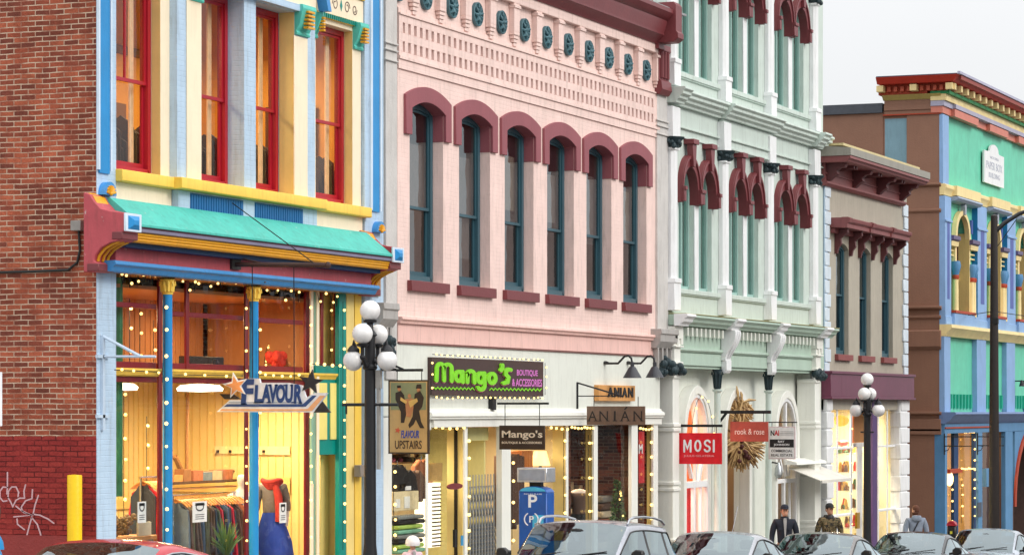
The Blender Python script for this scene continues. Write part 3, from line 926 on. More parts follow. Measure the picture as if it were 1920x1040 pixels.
MB().box(PX(600, .3), PX(640, .3)+0.3, 0.42, 0.46, zl1, ztr+0.1).build('fanlight_lining', TANB, shop)
# brick flank facing the yard, painted dark red at the foot
zpb = QZ(90, 818, A0)
fl = MB().box(A0, A0+0.4, 0.40, 14, zpb, ZT+0.2); fl.box(A0+0.001, A0+0.4, -0.055, 0.40, zpb, 3.0)
m = MB().box(A0-0.003, A0+0.39, -0.045, 14, zpb, ZT+0.2).build('brick_flank', BRK, shop, smooth=0)
MB().box(A0-0.012, A0+0.38, -0.045, 14, ZB, zpb).build('red_painted_base', BRKR, shop, smooth=0)
MB().box(A0-0.02, A0+0.37, -0.043, 14, ZB, QZ(90, 1003, A0)).build('plinth', paint('plinth_red', (146, 54, 50), bump=0.5), shop)
MB().box(A0+0.1, A1, 0.3, 14, 9.0, 9.5).build('roof', plain('tar_roof', (70, 70, 72), 0.9), shop)
MB().box(A0+0.4, A1, 13.8, 14, ZB, 9.5).build('rear_wall', BRK, shop)
MB().box(A1-0.2, A1-0.01, 0.3, 14, ZB, 9.5).build('party_wall', BRK, shop)
# the lit shop
rm = room(shop, A0+0.45, PX(645, .3)-0.1, GY+0.05, 3.6, -2.9, zc1-0.08, WARM, WOODF, 'shop_room')
rm2 = MB()
x0, x1 = A0+0.45, PX(580, .3)
rm2.box(x0, x1, 2.2, 2.25, zc1, 3.3); 
k = x0
while k < x1: rm2.box(k, k+0.008, 2.19, 2.2, zc1, 3.3); k += 0.16
rm2.box(x1+0.15, x1+0.2, 0.3, 2.2, zc1, 3.3); rm2.box(x0, x1+0.2, 0.3, 2.25, 3.3, 3.35); rm2.box(x0-0.05, x0, 0.3, 2.25, zc1, 3.35)
rm2.build('mezzanine_boards', TANB, shop)
MB().box(x0, x1, GY+0.05, 2.2, zc1-0.03, zc1).build('mezzanine_floor', TANB, shop)
bd = MB()                                         # matchboarding, rails and pipes on the back walls
k = PX(480, .5)
bd.box(PX(645, .3)-0.16, PX(645, .3)-0.145, 1.2, 3.4, 0.25, 0.5)
k = 0.5
while k < 3.5:
    bd.box(PX(645, .3)-0.115, PX(645, .3)-0.101, k, k+0.012, -2.0, zc1-0.1); k += 0.14
k = A0+0.6
while k < PX(640, .3):
    bd.box(k, k+0.012, 3.585, 3.6, -2.0, zc1-0.1); k += 0.16
bd.box(A0+2.6, A0+8.2, 3.55, 3.6, 0.0, 0.16)
bd.box(A0+2.6, A0+8.2, 3.45, 3.6, -0.62, -0.52)
bd.build('matchboard_joint', paint('matchboard_shade', (230, 192, 116)), rm)
for xx in (34.4, 36.2, 38.2, 40.0):
    lamp_area('shop_lamp', (xx, 1.3, zc1-0.35), 0.8, 108, (1.0, 0.78, 0.46), 0.4)
lamp_area('mezzanine_lamp', (35.4, 1.0, 3.15), 1.0, 60, (1.0, 0.70, 0.38), 0.4)
lamp_area('mezzanine_lamp', (38.6, 1.0, 3.15), 1.0, 60, (1.0, 0.70, 0.38), 0.4)
m = MB()
for xx in (35.6, 38.2):
    m.lathe([(0.02, 0), (0.34, 0.01), (0.36, 0.05), (0.30, 0.10), (0.05, 0.12)], (xx, 1.2, zc1-0.30), 20)
m.build('ceiling_light', glow('ceiling_lamp_glow', (255, 246, 224), 5), rm)
# electric box, bracket arm on the pier, meter by the door
# ================================================================== 2. the pink brick building
B0, B1 = PX(713)+0.02, PX(1249)
pb = thing('pink_building', 'pink painted brick building with six tall windows under maroon arched hoods', 'building', (B0, 0, gz(B0)-0.1))
# grey stucco strips at both ends
m = MB()
m.box(PX(724, -.05), PX(745, -.05), -0.05, 0.4, 2.1, 9.15); m.box(B0, PX(724, -.02), 0.06, 0.4, 2.1, 9.2)
m.box(PX(1233, -.05), B1, -0.05, 0.4, 2.35, 9.15)
m.build('stucco_strip', GREY, pb, bevel=0.01)
m = MB()
for x0, x1 in ((PX(722, -.07), PX(746, -.07)), (PX(1232, -.07), B1+0.01)):
    for z in (7.66, 7.55, 7.38): m.box(x0, x1, -0.085, -0.051, z-0.03, z)
m.build('strip_band', GREY, pb, bevel=0.006)
m = MB()                                          # stone blocks with flutes at the foot of the strips
for x0, x1, z in ((PX(716, -.2), PX(745, -.2), PZ(735, 583, -.1)), (PX(1237, -.2), B1+0.12, PZ(1245, 628, -.1))):
    m.ext_x([(0.1, z+0.12), (-0.24, z+0.12), (-0.25, z+0.02), (-0.22, z), (-0.22, z-0.14), (-0.12, z-0.28), (0.1, z-0.28)], x0, x1)
    for k in range(4):
        xx = x0+(x1-x0)*(k+0.5)/4
        m.box(xx-0.035, xx+0.035, -0.13, 0.05, z-0.72, z-0.26)
m.build('corner_block', paint('block_grey', (176, 172, 168), grime=0.35), pb, bevel=0.006)
m = MB()
rr = random.Random(5)
for x0, z in ((PX(733, -.2), PZ(733, 655, -.2)), (PX(1249, -.2), PZ(1249, 685, -.2))):
    for k in range(16):
        m.ball((x0+rr.uniform(-0.13, 0.13), -0.16+rr.uniform(-0.07, 0.05), z+rr.uniform(-0.16, 0.16)), rr.uniform(0.05, 0.09), 8, 6)
m.build('carved_capital', DCAP, pb)
# brick wall with its six arched openings
WX0, WX1 = PX(745), PX(1233)
xo = [PX(768)+i*(PX(1168.5)-PX(768))/5 for i in range(6)]
ow = PX(831)-PX(768)
zs0, zcr, zsp = 3.78, 6.84, 6.69
ops = [(x, x+ow, zs0, zcr, 'seg', zsp) for x in xo]
zfr0, zfr1 = 7.53, 9.30
m = MB()
wall(m, WX0, WX1, 3.15, 7.28, 0, 0.28, ops)
m.box(WX0, WX1, 0.11, 0.28, 7.28, 9.3); m.box(WX0, WX1, 0.01, 0.11, 8.31, 9.3)
m.build('brick_wall', PINK, pb, smooth=0)
# stepped strings, pierced bands, corbel panels: all brick, all pink
m = MB()
m.box(WX0, WX1, -0.03, 0.105, 7.283, 7.44); m.box(WX0, WX1, -0.055, 0.105, 7.443, 7.50); m.box(WX0, WX1, -0.035, 0.105, 7.503, 7.57)
rows = [(7.57, 7.745), (7.885, 8.06)]
hx0, hx1, nh = PX(751), PX(1226), 53
pit = (hx1-hx0)/nh
for z0, z1 in rows:
    m.box(WX0, hx0+0.02, -0.035, 0.105, z0, z1)
    for i in range(nh):
        x = hx0+pit*i
        m.box(x+pit*0.46, x+pit, -0.035, 0.105, z0, z1)
    m.box(hx1, WX1, -0.035, 0.105, z0, z1)
m.box(WX0, WX1, -0.035, 0.105, 7.745, 7.885); m.box(WX0, WX1, -0.035, 0.105, 8.06, 8.18); m.box(WX0, WX1, -0.06, 0.105, 8.183, 8.215)
m.box(WX0, WX1, -0.02, 0.105, 8.218, 8.30)
m.build('pierced_brick_band', PINK, pb, bevel=0.004, smooth=0)
rsp = PX(1180)-PX(1149.5)
rsp = (PX(1210)-PX(893))/8.0
rx = [PX(1210)-rsp*i for i in range(13)]
m = MB(); m2 = MB()
zr = 8.61
for i in range(14):
    x = PX(1210)+rsp/2-rsp*i
    if x < WX0-0.1: continue
    wq = 0.13 if i else 0.11
    xa = max(WX0+0.005, x-wq)
    xb = min(WX1-0.005, x+wq)
    m.box(xa, xb, -0.10, 0.008, 8.50, 9.017)
    m.box(xa-0.02, xb+0.02, -0.125, 0.008, 8.93, 8.985)
    for k in range(4):
        s_ = 0.03*k
        m.box(xa+s_, xb-s_*0.2, -0.10+0.017*k, 0.008, 8.50-0.065*(k+1)+0.004, 8.50-0.065*k)
m.box(WX0, WX1, -0.10, 0.008, 9.02, 9.3)
m.build('corbel_course', PINK, pb, bevel=0.005, smooth=0)
for x in rx:
    if x-0.2 < WX0-0.35: continue
    d = MB()
    n = 20
    d.ext_y([(x+0.215*math.cos(2*math.pi*k/n), zr+0.215*math.sin(2*math.pi*k/n)) for k in range(n)], -0.035, 0.008)
    for k in range(8):
        q = 2*math.pi*k/8
        d.tube([(x+0.04*math.cos(q), -0.05, zr+0.04*math.sin(q)), (x+0.12*math.cos(q+0.2), -0.065, zr+0.12*math.sin(q+0.2)), (x+0.19*math.cos(q), -0.045, zr+0.19*math.sin(q))], [0.02, 0.035, 0.012], 6)
    d.ball((x, -0.045, zr), 0.05, 10, 6)
    r2 = [(x+0.20*math.cos(2*math.pi*k/n), -0.04, zr+0.20*math.sin(2*math.pi*k/n)) for k in range(n+1)]
    d.tube(r2, 0.018, 6, cap=False)
    d.build('rosette', ROSET, pb)
# maroon cornice with end consoles
m = MB()
cp = [(-0.50, 9.88), (-0.50, 9.80), (-0.45, 9.74), (-0.40, 9.68), (-0.36, 9.66), (-0.36, 9.60), (-0.30, 9.42), (-0.30, 9.36), (-0.16, 9.25), (-0.13, 9.2)]
cornice(m, B0, PX(1250, -.3)-0.15, cp, 0.28)
m.build('cornice', MAR, pb)
m = MB()
for xa, xb in ((B0-0.02, B0+0.40), (PX(1250, -.3)-0.15, PX(1250, -.3)+0.22)):
    m.ext_x([(0.28, 10.05), (-0.50, 10.05), (-0.56, 9.98), (-0.56, 9.45), (-0.60, 9.40), (-0.60, 9.30), (-0.50, 9.22), (-0.18, 9.22), (-0.18, 9.1), (0.28, 9.1)], xa, xb)
x0 = PX(1236, -.12)
m.ext_x([(0.02, 9.22), (-0.16, 9.22), (-0.17, 9.1), (-0.12, 9.05), (-0.12, 8.5), (-0.17, 8.45), (-0.19, 8.28), (-0.12, 8.18), (0.02, 8.18)], x0, x0+0.62)
for k in range(3):
    m.tube([(x0+0.13+0.18*k, -0.13, 8.52), (x0+0.13+0.18*k, -0.13, 9.08)], 0.05, 8)
m.build('end_console', MAR, pb, bevel=0.006)
m = MB(); m.box(B0, B1+0.1, -0.42, 13, 9.885, 9.93); m.build('roof', paint('lead_flashing', (150, 150, 152), grime=0.4), pb)
# hoods, sills, windows
for x in xo:
    h = MB()
    archring(h, 'seg', x+0.0, x+ow, zsp-0.02, zcr-0.02, 0.25, 0.26, 6.22, -0.055, -0.001, dz=0.21)
    # painted lining of the head inside the reveal
    inn = [(x+0.012, 6.22)] + archpts('seg', x+0.012, x+ow-0.012, zsp-0.012, zcr-0.012) + [(x+ow-0.012, 6.22)]
    ou = [(x+0.001, 6.22)] + archpts('seg', x+0.001, x+ow-0.001, zsp-0.002, zcr-0.002) + [(x+ow-0.001, 6.22)]
    h.ring(inn, ou, 0.0, 0.20)
    h.build('window_hood', HOOD, pb, bevel=0.006)
    MB().box(x-0.10, x+ow+0.10, -0.09, 0.20, 3.60, 3.775).build('window_sill', MAR, pb, bevel=0.006)
    wn = sash_window(pb, x+0.014, x+ow-0.014, 3.79, zcr-0.02, 0.22, FRM, GLSD, kind='seg', zs=zsp-0.03, rail=5.05, fw=0.10)
    k_ = xo.index(x)
    MB().box(x+0.1, x+ow-0.1, 0.34, 0.35, (5.05, 4.3, 5.3, 5.2, 4.9, 5.05)[k_], (6.15, 6.1, 6.3, 6.12, 6.25, 6.1)[k_]).build('reflection_panel', plain('reflection_tone_%d' % (k_ % 3), ((158, 138, 130), (140, 122, 116), (170, 146, 128))[k_ % 3], 0.9), wn)  # pale panel behind the pane imitates the reflection on the glass
room(pb, B0+0.3, B1-0.3, 0.36, 3.2, 3.2, 7.4, DARKR, WOODF)
lamp_area('pink_upstairs_fill', (46.2, 1.6, 6.9), 0.5, 26, (1, 0.7, 0.4)); lamp_area('pink_upstairs_fill', (50.6, 1.6, 6.9), 0.5, 30, (1, 0.62, 0.3)); lamp_area('pink_upstairs_fill', (53.9, 1.6, 6.9), 0.5, 18, (1, 0.7, 0.4))  # added fill lights to lighten the dark upstairs panes, no fittings
# ledge and flat pink band
m = MB()
m.ext_x([(0.28, 3.155), (-0.10, 3.155), (-0.11, 3.11), (-0.07, 3.08), (-0.06, 3.04), (0.28, 3.04)], WX0-0.02, WX1+0.06)
m.build('string_course', PINK2, pb, bevel=0.004)
MB().box(WX0, WX1, -0.012, 0.28, 2.715, 3.04).build('band', PINK2, pb)
MB().box(WX0, WX1, -0.04, -0.012, 2.70, 2.735).build('drip_strip', plain('rusty_drip', (120, 80, 74), 0.7), pb)
# white shopfronts
SX0, SX1 = PX(714)+0.05, PX(1233)+0.1
zfa, zle = 1.45, 1.30
m = MB()
m.box(SX0, SX1, -0.015, 0.28, zfa+0.03, 2.70)
m.build('fascia', OFFW, pb)
m = MB()
m.ext_x([(0.1, 1.62), (-0.05, 1.62), (-0.06, 1.58), (-0.12, 1.55), (-0.13, 1.49), (-0.10, 1.47), (-0.10, 1.44), (0.1, 1.44)], PX(808, -.1), SX1)
m.box(PX(808), SX1, -0.06, 0.1, 1.30, 1.438)
m.build('fascia_moulding', OFFW2, pb, bevel=0.004)
m = MB()
SY = 0.10
def post(p0, p1, y=SY-0.06, yb=SY+0.08, z0=ZB, z1=1.30): vis(m, p0, p1, y, yb, z0, z1, 98)
m.box(SX0, PX(735, -.015), -0.015, 0.25, ZB, 1.5)
m.box(PX(735, 0), PX(808, 0), -0.01, 0.22, 1.26, 1.48)
post(797, 803); post(868, 877, -0.01); post(930, 958, -0.02, 0.3)
post(1060, 1066); post(1110, 1121, -0.02); post(1178, 1196, -0.02); post(1221, 1234, -0.03, 0.3)
m.box(PX(1066, .04), PX(1110, .04), 0.04, 0.16, -1.75, -1.60)
m.box(PX(1121, .04), PX(1178, .04), 0.04, 0.16, -1.9, -1.75)
for p0, p1 in ((735, 868), (958, 1060), (1196, 1221)): m.box(PX(p0, .04), PX(p1, .04), 0.045, 0.155, ZB, -1.95)
m.build('shopfront_post', OFFW2, pb, bevel=0.006)
m = MB()
for p0, p1 in ((735, 838), (958, 1036), (1066, 1098), (1121, 1178), (1196, 1208)):
    m.box(PX(p0, SY), PX(p1, SY), SY, SY+0.008, -2.0, 1.30)
m.build('shop_glass', SHOP, pb, smooth=0)
# recessed doorways: warm lit jambs
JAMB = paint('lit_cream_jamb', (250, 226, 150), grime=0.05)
m = MB()
def jamb(p0, p1, Y=SY): # right-hand jamb facing up the street between two photo columns
    x = PX(p1, Y); yb = None
    return x
def sidewall(pf, pb_, zt=1.28):                    # plane facing up the street whose front edge is pf and back edge pb_
    x = PX(pf, SY)
    m.box(x, x+0.06, SY+0.01, QY(pb_, x), ZB, zt)
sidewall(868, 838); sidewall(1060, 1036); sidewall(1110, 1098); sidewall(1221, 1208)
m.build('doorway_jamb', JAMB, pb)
m = MB(); x = PX(868, SY); y = QY(855, x); m.box(x-0.02, x-0.001, y-0.03, y+0.03, -2.6, 1.28); m.build('jamb_joint', plain('dark_gap', (40, 32, 24), 0.8), pb)
x0, x1 = PX(868, .1)+0.1, PX(930, .1)
m = MB(); m.box(x1-0.08, x1-0.02, 0.3, 1.6, ZB, 1.28); m.box(x0, x1, 0.25, 0.4, 1.05, 1.28)
m.build('doorway_wall', paint('olive_cream', (226, 218, 150)), pb)
room(pb, SX0+0.15, PX(1060, .2)+0.1, 0.30, 3.2, -3.2, 1.45, WARM2, WOODF, 'boutique_room')
rm = room(pb, PX(1066, .2)+0.1, SX1-0.25, 0.20, 3.0, -3.2, 1.45, brickmat('inner_brick', (70, 34, 30), (112, 58, 44), (134, 76, 56), (120, 96, 80), streak=0.4), WOODF, 'outfitter_room')
for xx, pw in ((43.4, 45), (45.2, 45), (48.6, 45), (50.0, 30)):
    lamp_area('boutique_lamp', (xx, 1.2, 1.1), 0.7, pw, (1.0, 0.80, 0.50), 0.4)
lamp_area('outfitter_lamp', (53.2, 1.0, 1.1), 0.5, 48.4, (1.0, 0.75, 0.45), 0.4)
MB().box(B0, B0+0.2, 0.28, 13, ZB, 9.9).build('party_wall', BRK, pb)
MB().box(B0, B1, 12.8, 13, ZB, 9.9).build('rear_wall', BRK, pb)

# ================================================================== 3. the mint and white building with pointed windows
C0, C1 = B1+0.02, PX(1543)
mb_ = thing('mint_building', 'tall pale mint building with white pilasters and pointed windows under maroon hoods', 'building', (C0, 0, gz(C0)-0.1))
PIL = [(1253, 1276), (1348, 1371.5), (1438, 1456), (1516, 1539)]
PILX = [(PX(b_, -.19)-0.40, PX(b_, -.19)) for a_, b_ in PIL]
m = MB()
MB().box(C0, C0+0.3, 0.3, 12, ZB, 13).build('brick_flank', BRK, mb_)
MB().box(C1-0.3, C1, 0.35, 12, ZB, 13).build('end_wall', MINT, mb_)
MB().box(C0, C1, 11.8, 12, ZB, 13).build('rear_wall', BRK, mb_)
MB().box(C0, C1, 0.0, 12, 12.9, 13.0).build('roof', plain('tar_roof'), mb_)
m = MB(); cornice(m, C0, C1, [(-0.5, 13.3), (-0.5, 13.1), (-0.2, 12.8), (-0.15, 12.4)], 0.3); m.build('roof_cornice', WHT, mb_)
GLM = glass('mint_glass', (0.82, 0.87, 0.86), 0.9)
def lights(z0, zs, zc, zcorb, key):
    """three pairs of pointed lights between the pilasters"""
    ops, bays = [], []
    for (a_, b_), (c_, d_) in zip(PILX[:-1], PILX[1:]):
        L, Rr = b_, c_
        wd = Rr-L
        lw = wd*0.315
        l1 = L+wd*0.14; l2 = l1+lw+wd*0.09
        bays.append((l1, l1+lw, l2, l2+lw))
        ops += [(l1, l1+lw, z0, zc, 'gothic', zs), (l2, l2+lw, z0, zc, 'gothic', zs)]
    return ops, bays
ops2, bays2 = lights(4.20, 6.32, 6.84, 6.03, 0)
ops3, bays3 = lights(8.83, 10.84, 11.36, 10.55, 0)
m = MB()
wall(m, C0, C1, 3.66, 8.0, 0.0, 0.30, ops2)
wall(m, C0, C1, 8.0, 12.6, 0.0, 0.30, ops3)
m.build('stucco_wall', MINT, mb_, smooth=0)
for bays, z0, zs, zc, zcorb in ((bays2, 4.20, 6.32, 6.84, 6.03), (bays3, 8.83, 10.84, 11.36, 10.55)):
    for (a1, b1, a2, b2) in bays:
        wd = (a2-b1)/2-0.003
        for (xa, xb) in ((a1, b1), (a2, b2)):
            f = MB()
            inn = [(xa+0.06, z0+0.07)] + archpts('gothic', xa+0.06, xb-0.06, zs, zc-0.08) + [(xb-0.06, z0+0.07)]
            ou = [(xa+0.003, z0+0.003)] + archpts('gothic', xa+0.003, xb-0.003, zs, zc-0.004) + [(xb-0.003, z0+0.003)]
            f.ring(inn, ou, 0.10, 0.20); f.box(xa+0.06, xb-0.06, 0.10, 0.20, z0+0.003, z0+0.07)
            f.box((xa+xb)/2-0.03, (xa+xb)/2+0.03, 0.11, 0.19, z0+0.07, zc-0.15)
            win = f.build('window', MINTW, mb_)
            g = MB(); g.ext_y([(xa+0.06, z0+0.07)] + archpts('gothic', xa+0.06, xb-0.06, zs, zc-0.09) + [(xb-0.06, z0+0.07)], 0.15, 0.156)
            g.build('pane', GLM, win, smooth=0)
            MB().box(xa+0.06, xb-0.06, 0.22, 0.23, z0, zc-0.05).build('blind', plain('grey_green_blind', (172, 194, 188), 0.9), win)
            # hood: stilted ring with corbels, keystone and finial cap
            h = MB()
            archring(h, 'gothic', xa+0.004, xb-0.004, zs, zc-0.02, wd, 0.26, zcorb, -0.12, 0.09)
            archring(h, 'gothic', xa-wd*0.65, xb+wd*0.65, zs, zc+0.16, wd*0.34, 0.07, zcorb+0.36, -0.155, -0.12)
            xm2 = (xa+xb)/2
            for xe, sg in ((xa, -1), (xb, 1)):
                h.box(min(xe, xe+sg*wd), max(xe, xe+sg*wd), -0.18, -0.121, zcorb+0.02, zcorb+0.26)
                h.box(min(xe, xe+sg*(wd+0.001)), max(xe, xe+sg*(wd+0.001)), -0.21, -0.122, zcorb+0.26, zcorb+0.34)
            h.ext_y([(xm2-0.075, zc-0.02), (xm2+0.075, zc-0.02), (xm2+0.13, zc+0.46), (xm2-0.13, zc+0.46)], -0.20, -0.06)
            h.box(xm2-0.18, xm2+0.18, -0.24, -0.003, zc+0.463, zc+0.57)
            h.build('pointed_hood', MAR, mb_, bevel=0.006)
        # slim white shaft between the pair
        MB().box(b1+0.004, a2-0.004, -0.035, -0.001, z0-0.02, zcorb-0.003).build('mullion_shaft', WHT, mb_, bevel=0.01)
room(mb_, C0+0.4, C1-0.4, 0.32, 2.5, 3.6, 12.3, plain('pale_room', (150, 160, 155), 0.9), WOODF)
# sills
m = MB()
for (a_, b_), (c_, d_) in zip(PILX[:-1], PILX[1:]):
    for z in (4.20, 8.83):
        m.box(b_, c_, -0.07, -0.002, z-0.11, z-0.01)
        m.box(b_, c_, -0.045, -0.002, z-0.14, z-0.113)
m.build('sill_course', MINT, mb_, bevel=0.006)
# pilasters
for (x0, x1) in PILX:
    p = MB()
    for z0, z1, zb_ in ((3.70, 7.14, 4.34), (8.45, 11.6, 8.98)):
        cx, hw = (x0+x1)/2, (x1-x0)/2
        p.box(x0-0.01, x1+0.01, -0.20, -0.001, z0, zb_-0.06)
        p.ext_y([(x0-0.02, zb_-0.06), (x1+0.02, zb_-0.06), (x1, zb_+0.04), (x0, zb_+0.04)], -0.22, -0.001)
        o = [(cx-hw*0.80, -0.001), (cx-hw*0.80, -0.10), (cx-hw*0.45, -0.16), (cx+hw*0.45, -0.16), (cx+hw*0.80, -0.10), (cx+hw*0.80, -0.001)]
        p.ext_z(o, zb_+0.04, z1)
        p.box(cx-hw*0.9, cx+hw*0.9, -0.185, -0.001, z1-0.05, z1)
    # ends of the entablature over the pilaster
    for zz in ((7.36, 8.0),):
        p.box(x0-0.05, x1+0.05, -0.175, -0.001, zz[0], zz[1]-0.002)
    po = p.build('pilaster', WHT, mb_, bevel=0.008)
    c = MB()
    rr = random.Random(int(x0*10))
    for zc_ in (7.25, 11.72):
        c.lathe([(0.16, -0.11), (0.17, -0.05), (0.20, 0.02), (0.27, 0.09), (0.28, 0.11)], (cx, -0.06, zc_), 12)
        for k in range(22):
            q = rr.uniform(0, 6.28)
            c.ball((cx+0.24*math.cos(q), -0.10+0.14*math.sin(q), zc_+rr.uniform(-0.09, 0.09)), rr.uniform(0.03, 0.06), 7, 5)
    c.build('capital', DCAP, po)
# entablature between the upper floors, breaking forward over the middle bay
m = MB()
def ent(x0, x1, dy, zt):
    m.ext_x([(0.0, zt), (-0.30+dy, zt), (-0.31+dy, zt-0.05), (-0.25+dy, zt-0.09), (-0.25+dy, zt-0.15), (-0.18+dy, zt-0.19), (-0.17+dy, zt-0.24), (-0.10+dy, zt-0.28), (-0.09+dy, zt-0.33), (0.0, zt-0.33)], x0, x1)
ent(C0+0.3, PILX[1][0]-0.03, 0.0, 8.40); ent(PILX[1][0]-0.027, PILX[2][1]+0.03, -0.12, 8.40); ent(PILX[2][1]+0.033, C1, 0.0, 8.40)
ent(PILX[0][0]-0.08, PILX[0][1]+0.08, -0.16, 8.402); ent(PILX[3][0]-0.08, PILX[3][1]+0.08, -0.16, 8.402)
m.box(PILX[1][0]+0.03, PILX[2][1]-0.03, -0.12, -0.001, 7.40, 8.06)
m.box(C0+0.2, PILX[1][0]-0.01, -0.04, -0.001, 7.42, 7.47); m.box(PILX[1][0]+0.0, PILX[2][1]+0.0, -0.15, -0.121, 7.42, 7.47); m.box(PILX[2][1]+0.01, C1, -0.04, -0.001, 7.42, 7.47)
m.box(C0+0.2, PILX[1][0]-0.01, -0.06, -0.001, 7.62, 7.66); m.box(PILX[1][0]+0.0, PILX[2][1]+0.0, -0.17, -0.121, 7.62, 7.66); m.box(PILX[2][1]+0.01, C1, -0.06, -0.001, 7.62, 7.66)
m.build('entablature', MINT, mb_, bevel=0.006)
# lower cornice, dentils, frieze, brackets
z1c = PZ(1255, 585, -.45)
z1c = 3.62
m = MB()
m.ext_x([(0.0, z1c), (-0.42, z1c), (-0.43, z1c-0.05), (-0.36, z1c-0.10), (-0.34, z1c-0.15), (-0.26, z1c-0.19), (-0.25, z1c-0.23), (0.0, z1c-0.23)], C0, C1)
m.build('street_cornice', MINT2, mb_, bevel=0.004)
m = MB()
for (x0, x1) in PILX:
    m.ext_x([(-0.2, z1c+0.004), (-0.50, z1c+0.004), (-0.51, z1c-0.05), (-0.44, z1c-0.10), (-0.42, z1c-0.16), (-0.34, z1c-0.21), (-0.33, z1c-0.25), (-0.2, z1c-0.25)], x0-0.07, x1+0.12)
m.build('cornice_break', WHT, mb_, bevel=0.005)
MB().box(C0, C1, -0.44, 0.0, z1c+0.006, z1c+0.02).build('moss_ledge', plain('mossy_lead', (170, 160, 110), 0.9), mb_)
m = MB()
x = PILX[0][1]+0.1
while x < PILX[3][0]-0.1:
    if not any(a_-0.1 < x < b_+0.12 for a_, b_ in PILX): m.box(x, x+0.10, -0.21, -0.061, z1c-0.44, z1c-0.26)
    x += 0.30
m.build('dentil_row', OFFW, mb_)
MB().box(PILX[0][1], PILX[3][0], -0.06, 0.0, 2.58, z1c-0.232).build('frieze', MINT2, mb_)
m = MB()
m.ext_x([(-0.06, 2.93), (-0.12, 2.93), (-0.13, 2.88), (-0.09, 2.84), (-0.061, 2.84)], PILX[0][1], PILX[3][0])
m.box(PILX[0][1], PILX[3][0], -0.075, -0.0605, 2.56, 2.82)
m.build('frieze_moulding', MINT2, mb_, bevel=0.004)
MB().box(C0, C1, -0.03, 0.30, 2.50, 3.68).build('beam', MINT2, mb_)
for (x0, x1) in PILX[1:3]:
    m = MB()
    cx = (x0+x1)/2; a_, b_ = cx-0.20, cx+0.20
    m.ext_x([(-0.077, z1c-0.25), (-0.40, z1c-0.25), (-0.42, z1c-0.32), (-0.40, z1c-0.45), (-0.33, z1c-0.60), (-0.23, z1c-0.72), (-0.18, z1c-0.84), (-0.18, z1c-0.92), (-0.077, z1c-0.92)], a_, b_)
    m.ext_x([(-0.077, z1c-0.92), (-0.20, z1c-0.92), (-0.20, z1c-1.14), (-0.16, z1c-1.2), (-0.077, z1c-1.2)], a_+0.03, b_-0.03)
    m.tube([(cx-0.06, -0.41, z1c-0.27), (cx-0.06, -0.43, z1c-0.34), (cx-0.06, -0.34, z1c-0.60), (cx-0.06, -0.19, z1c-0.86)], 0.025, 6)
    m.tube([(cx+0.06, -0.41, z1c-0.27), (cx+0.06, -0.43, z1c-0.34), (cx+0.06, -0.34, z1c-0.60), (cx+0.06, -0.19, z1c-0.86)], 0.025, 6)
    m.build('scroll_bracket', WHT, mb_, bevel=0.005)
m = MB()
for (x0, x1) in (PILX[0], PILX[3]):
    m.box(x0-0.02, x1+0.02, -0.22, 0.3, 3.10, z1c-0.255)
    m.box(x0, x1, -0.19, 0.3, 2.62, 3.10)
    m.box(x0-0.05, x1+0.05, -0.25, 0.3, 2.92, 2.96)
    m.box(x0-0.05, x1+0.05, -0.24, 0.3, 2.57, 2.62)
    for k in range(2):
        m.box(x0+0.12+0.26*k, x0+0.26+0.26*k, -0.215, -0.19, 2.98, 3.36)
    # lower rusticated shaft
    m.box(x0, x1, -0.16, 0.3, ZB, 2.36)
    for z in (2.30, 1.28, 1.18, 0.05, -0.08, -1.15, -1.28):
        m.box(x0-0.03, x1+0.03, -0.19, 0.3, z-0.035, z+0.035)
m.build('corner_pier', OFFW2, mb_, bevel=0.008)
m = MB()
rr = random.Random(12)
for (x0, x1) in (PILX[0], PILX[3]):
    for k in range(26):
        m.ball(((x0+x1)/2+rr.uniform(-0.38, 0.38), -0.16+rr.uniform(-0.12, 0.02), 2.47+rr.uniform(-0.09, 0.09)), rr.uniform(0.05, 0.09), 8, 6)
m.build('carved_capital', DCAP, mb_)
# slim iron columns of the arcade
for (x0, x1) in PILX[1:3]:
    cx = PX(1345, -.02) if x0 < PX(1400) else PX(1441, -.02)
    c = MB().lathe([(0.11, ZB), (0.11, -2.0), (0.08, -1.9), (0.070, 1.98), (0.11, 2.02), (0.11, 2.06)], (cx, -0.02, 0), 20).build('arcade_column', MINT, mb_)
    g = MB().lathe([(0.07, 2.06), (0.075, 2.2), (0.09, 2.42), (0.12, 2.50)], (cx, -0.02, 0), 12)
    for k in range(8):
        q = 2*math.pi*k/8
        g.tube([(cx+0.07*math.cos(q), -0.02+0.07*math.sin(q), 2.08), (cx+0.09*math.cos(q), -0.02+0.09*math.sin(q), 2.3), (cx+0.13*math.cos(q), -0.02+0.13*math.sin(q), 2.44), (cx+0.14*math.cos(q), -0.02+0.14*math.sin(q), 2.38)], [0.02, 0.02, 0.02, 0.010], 6)
    g.build('capital', DCAP, c)
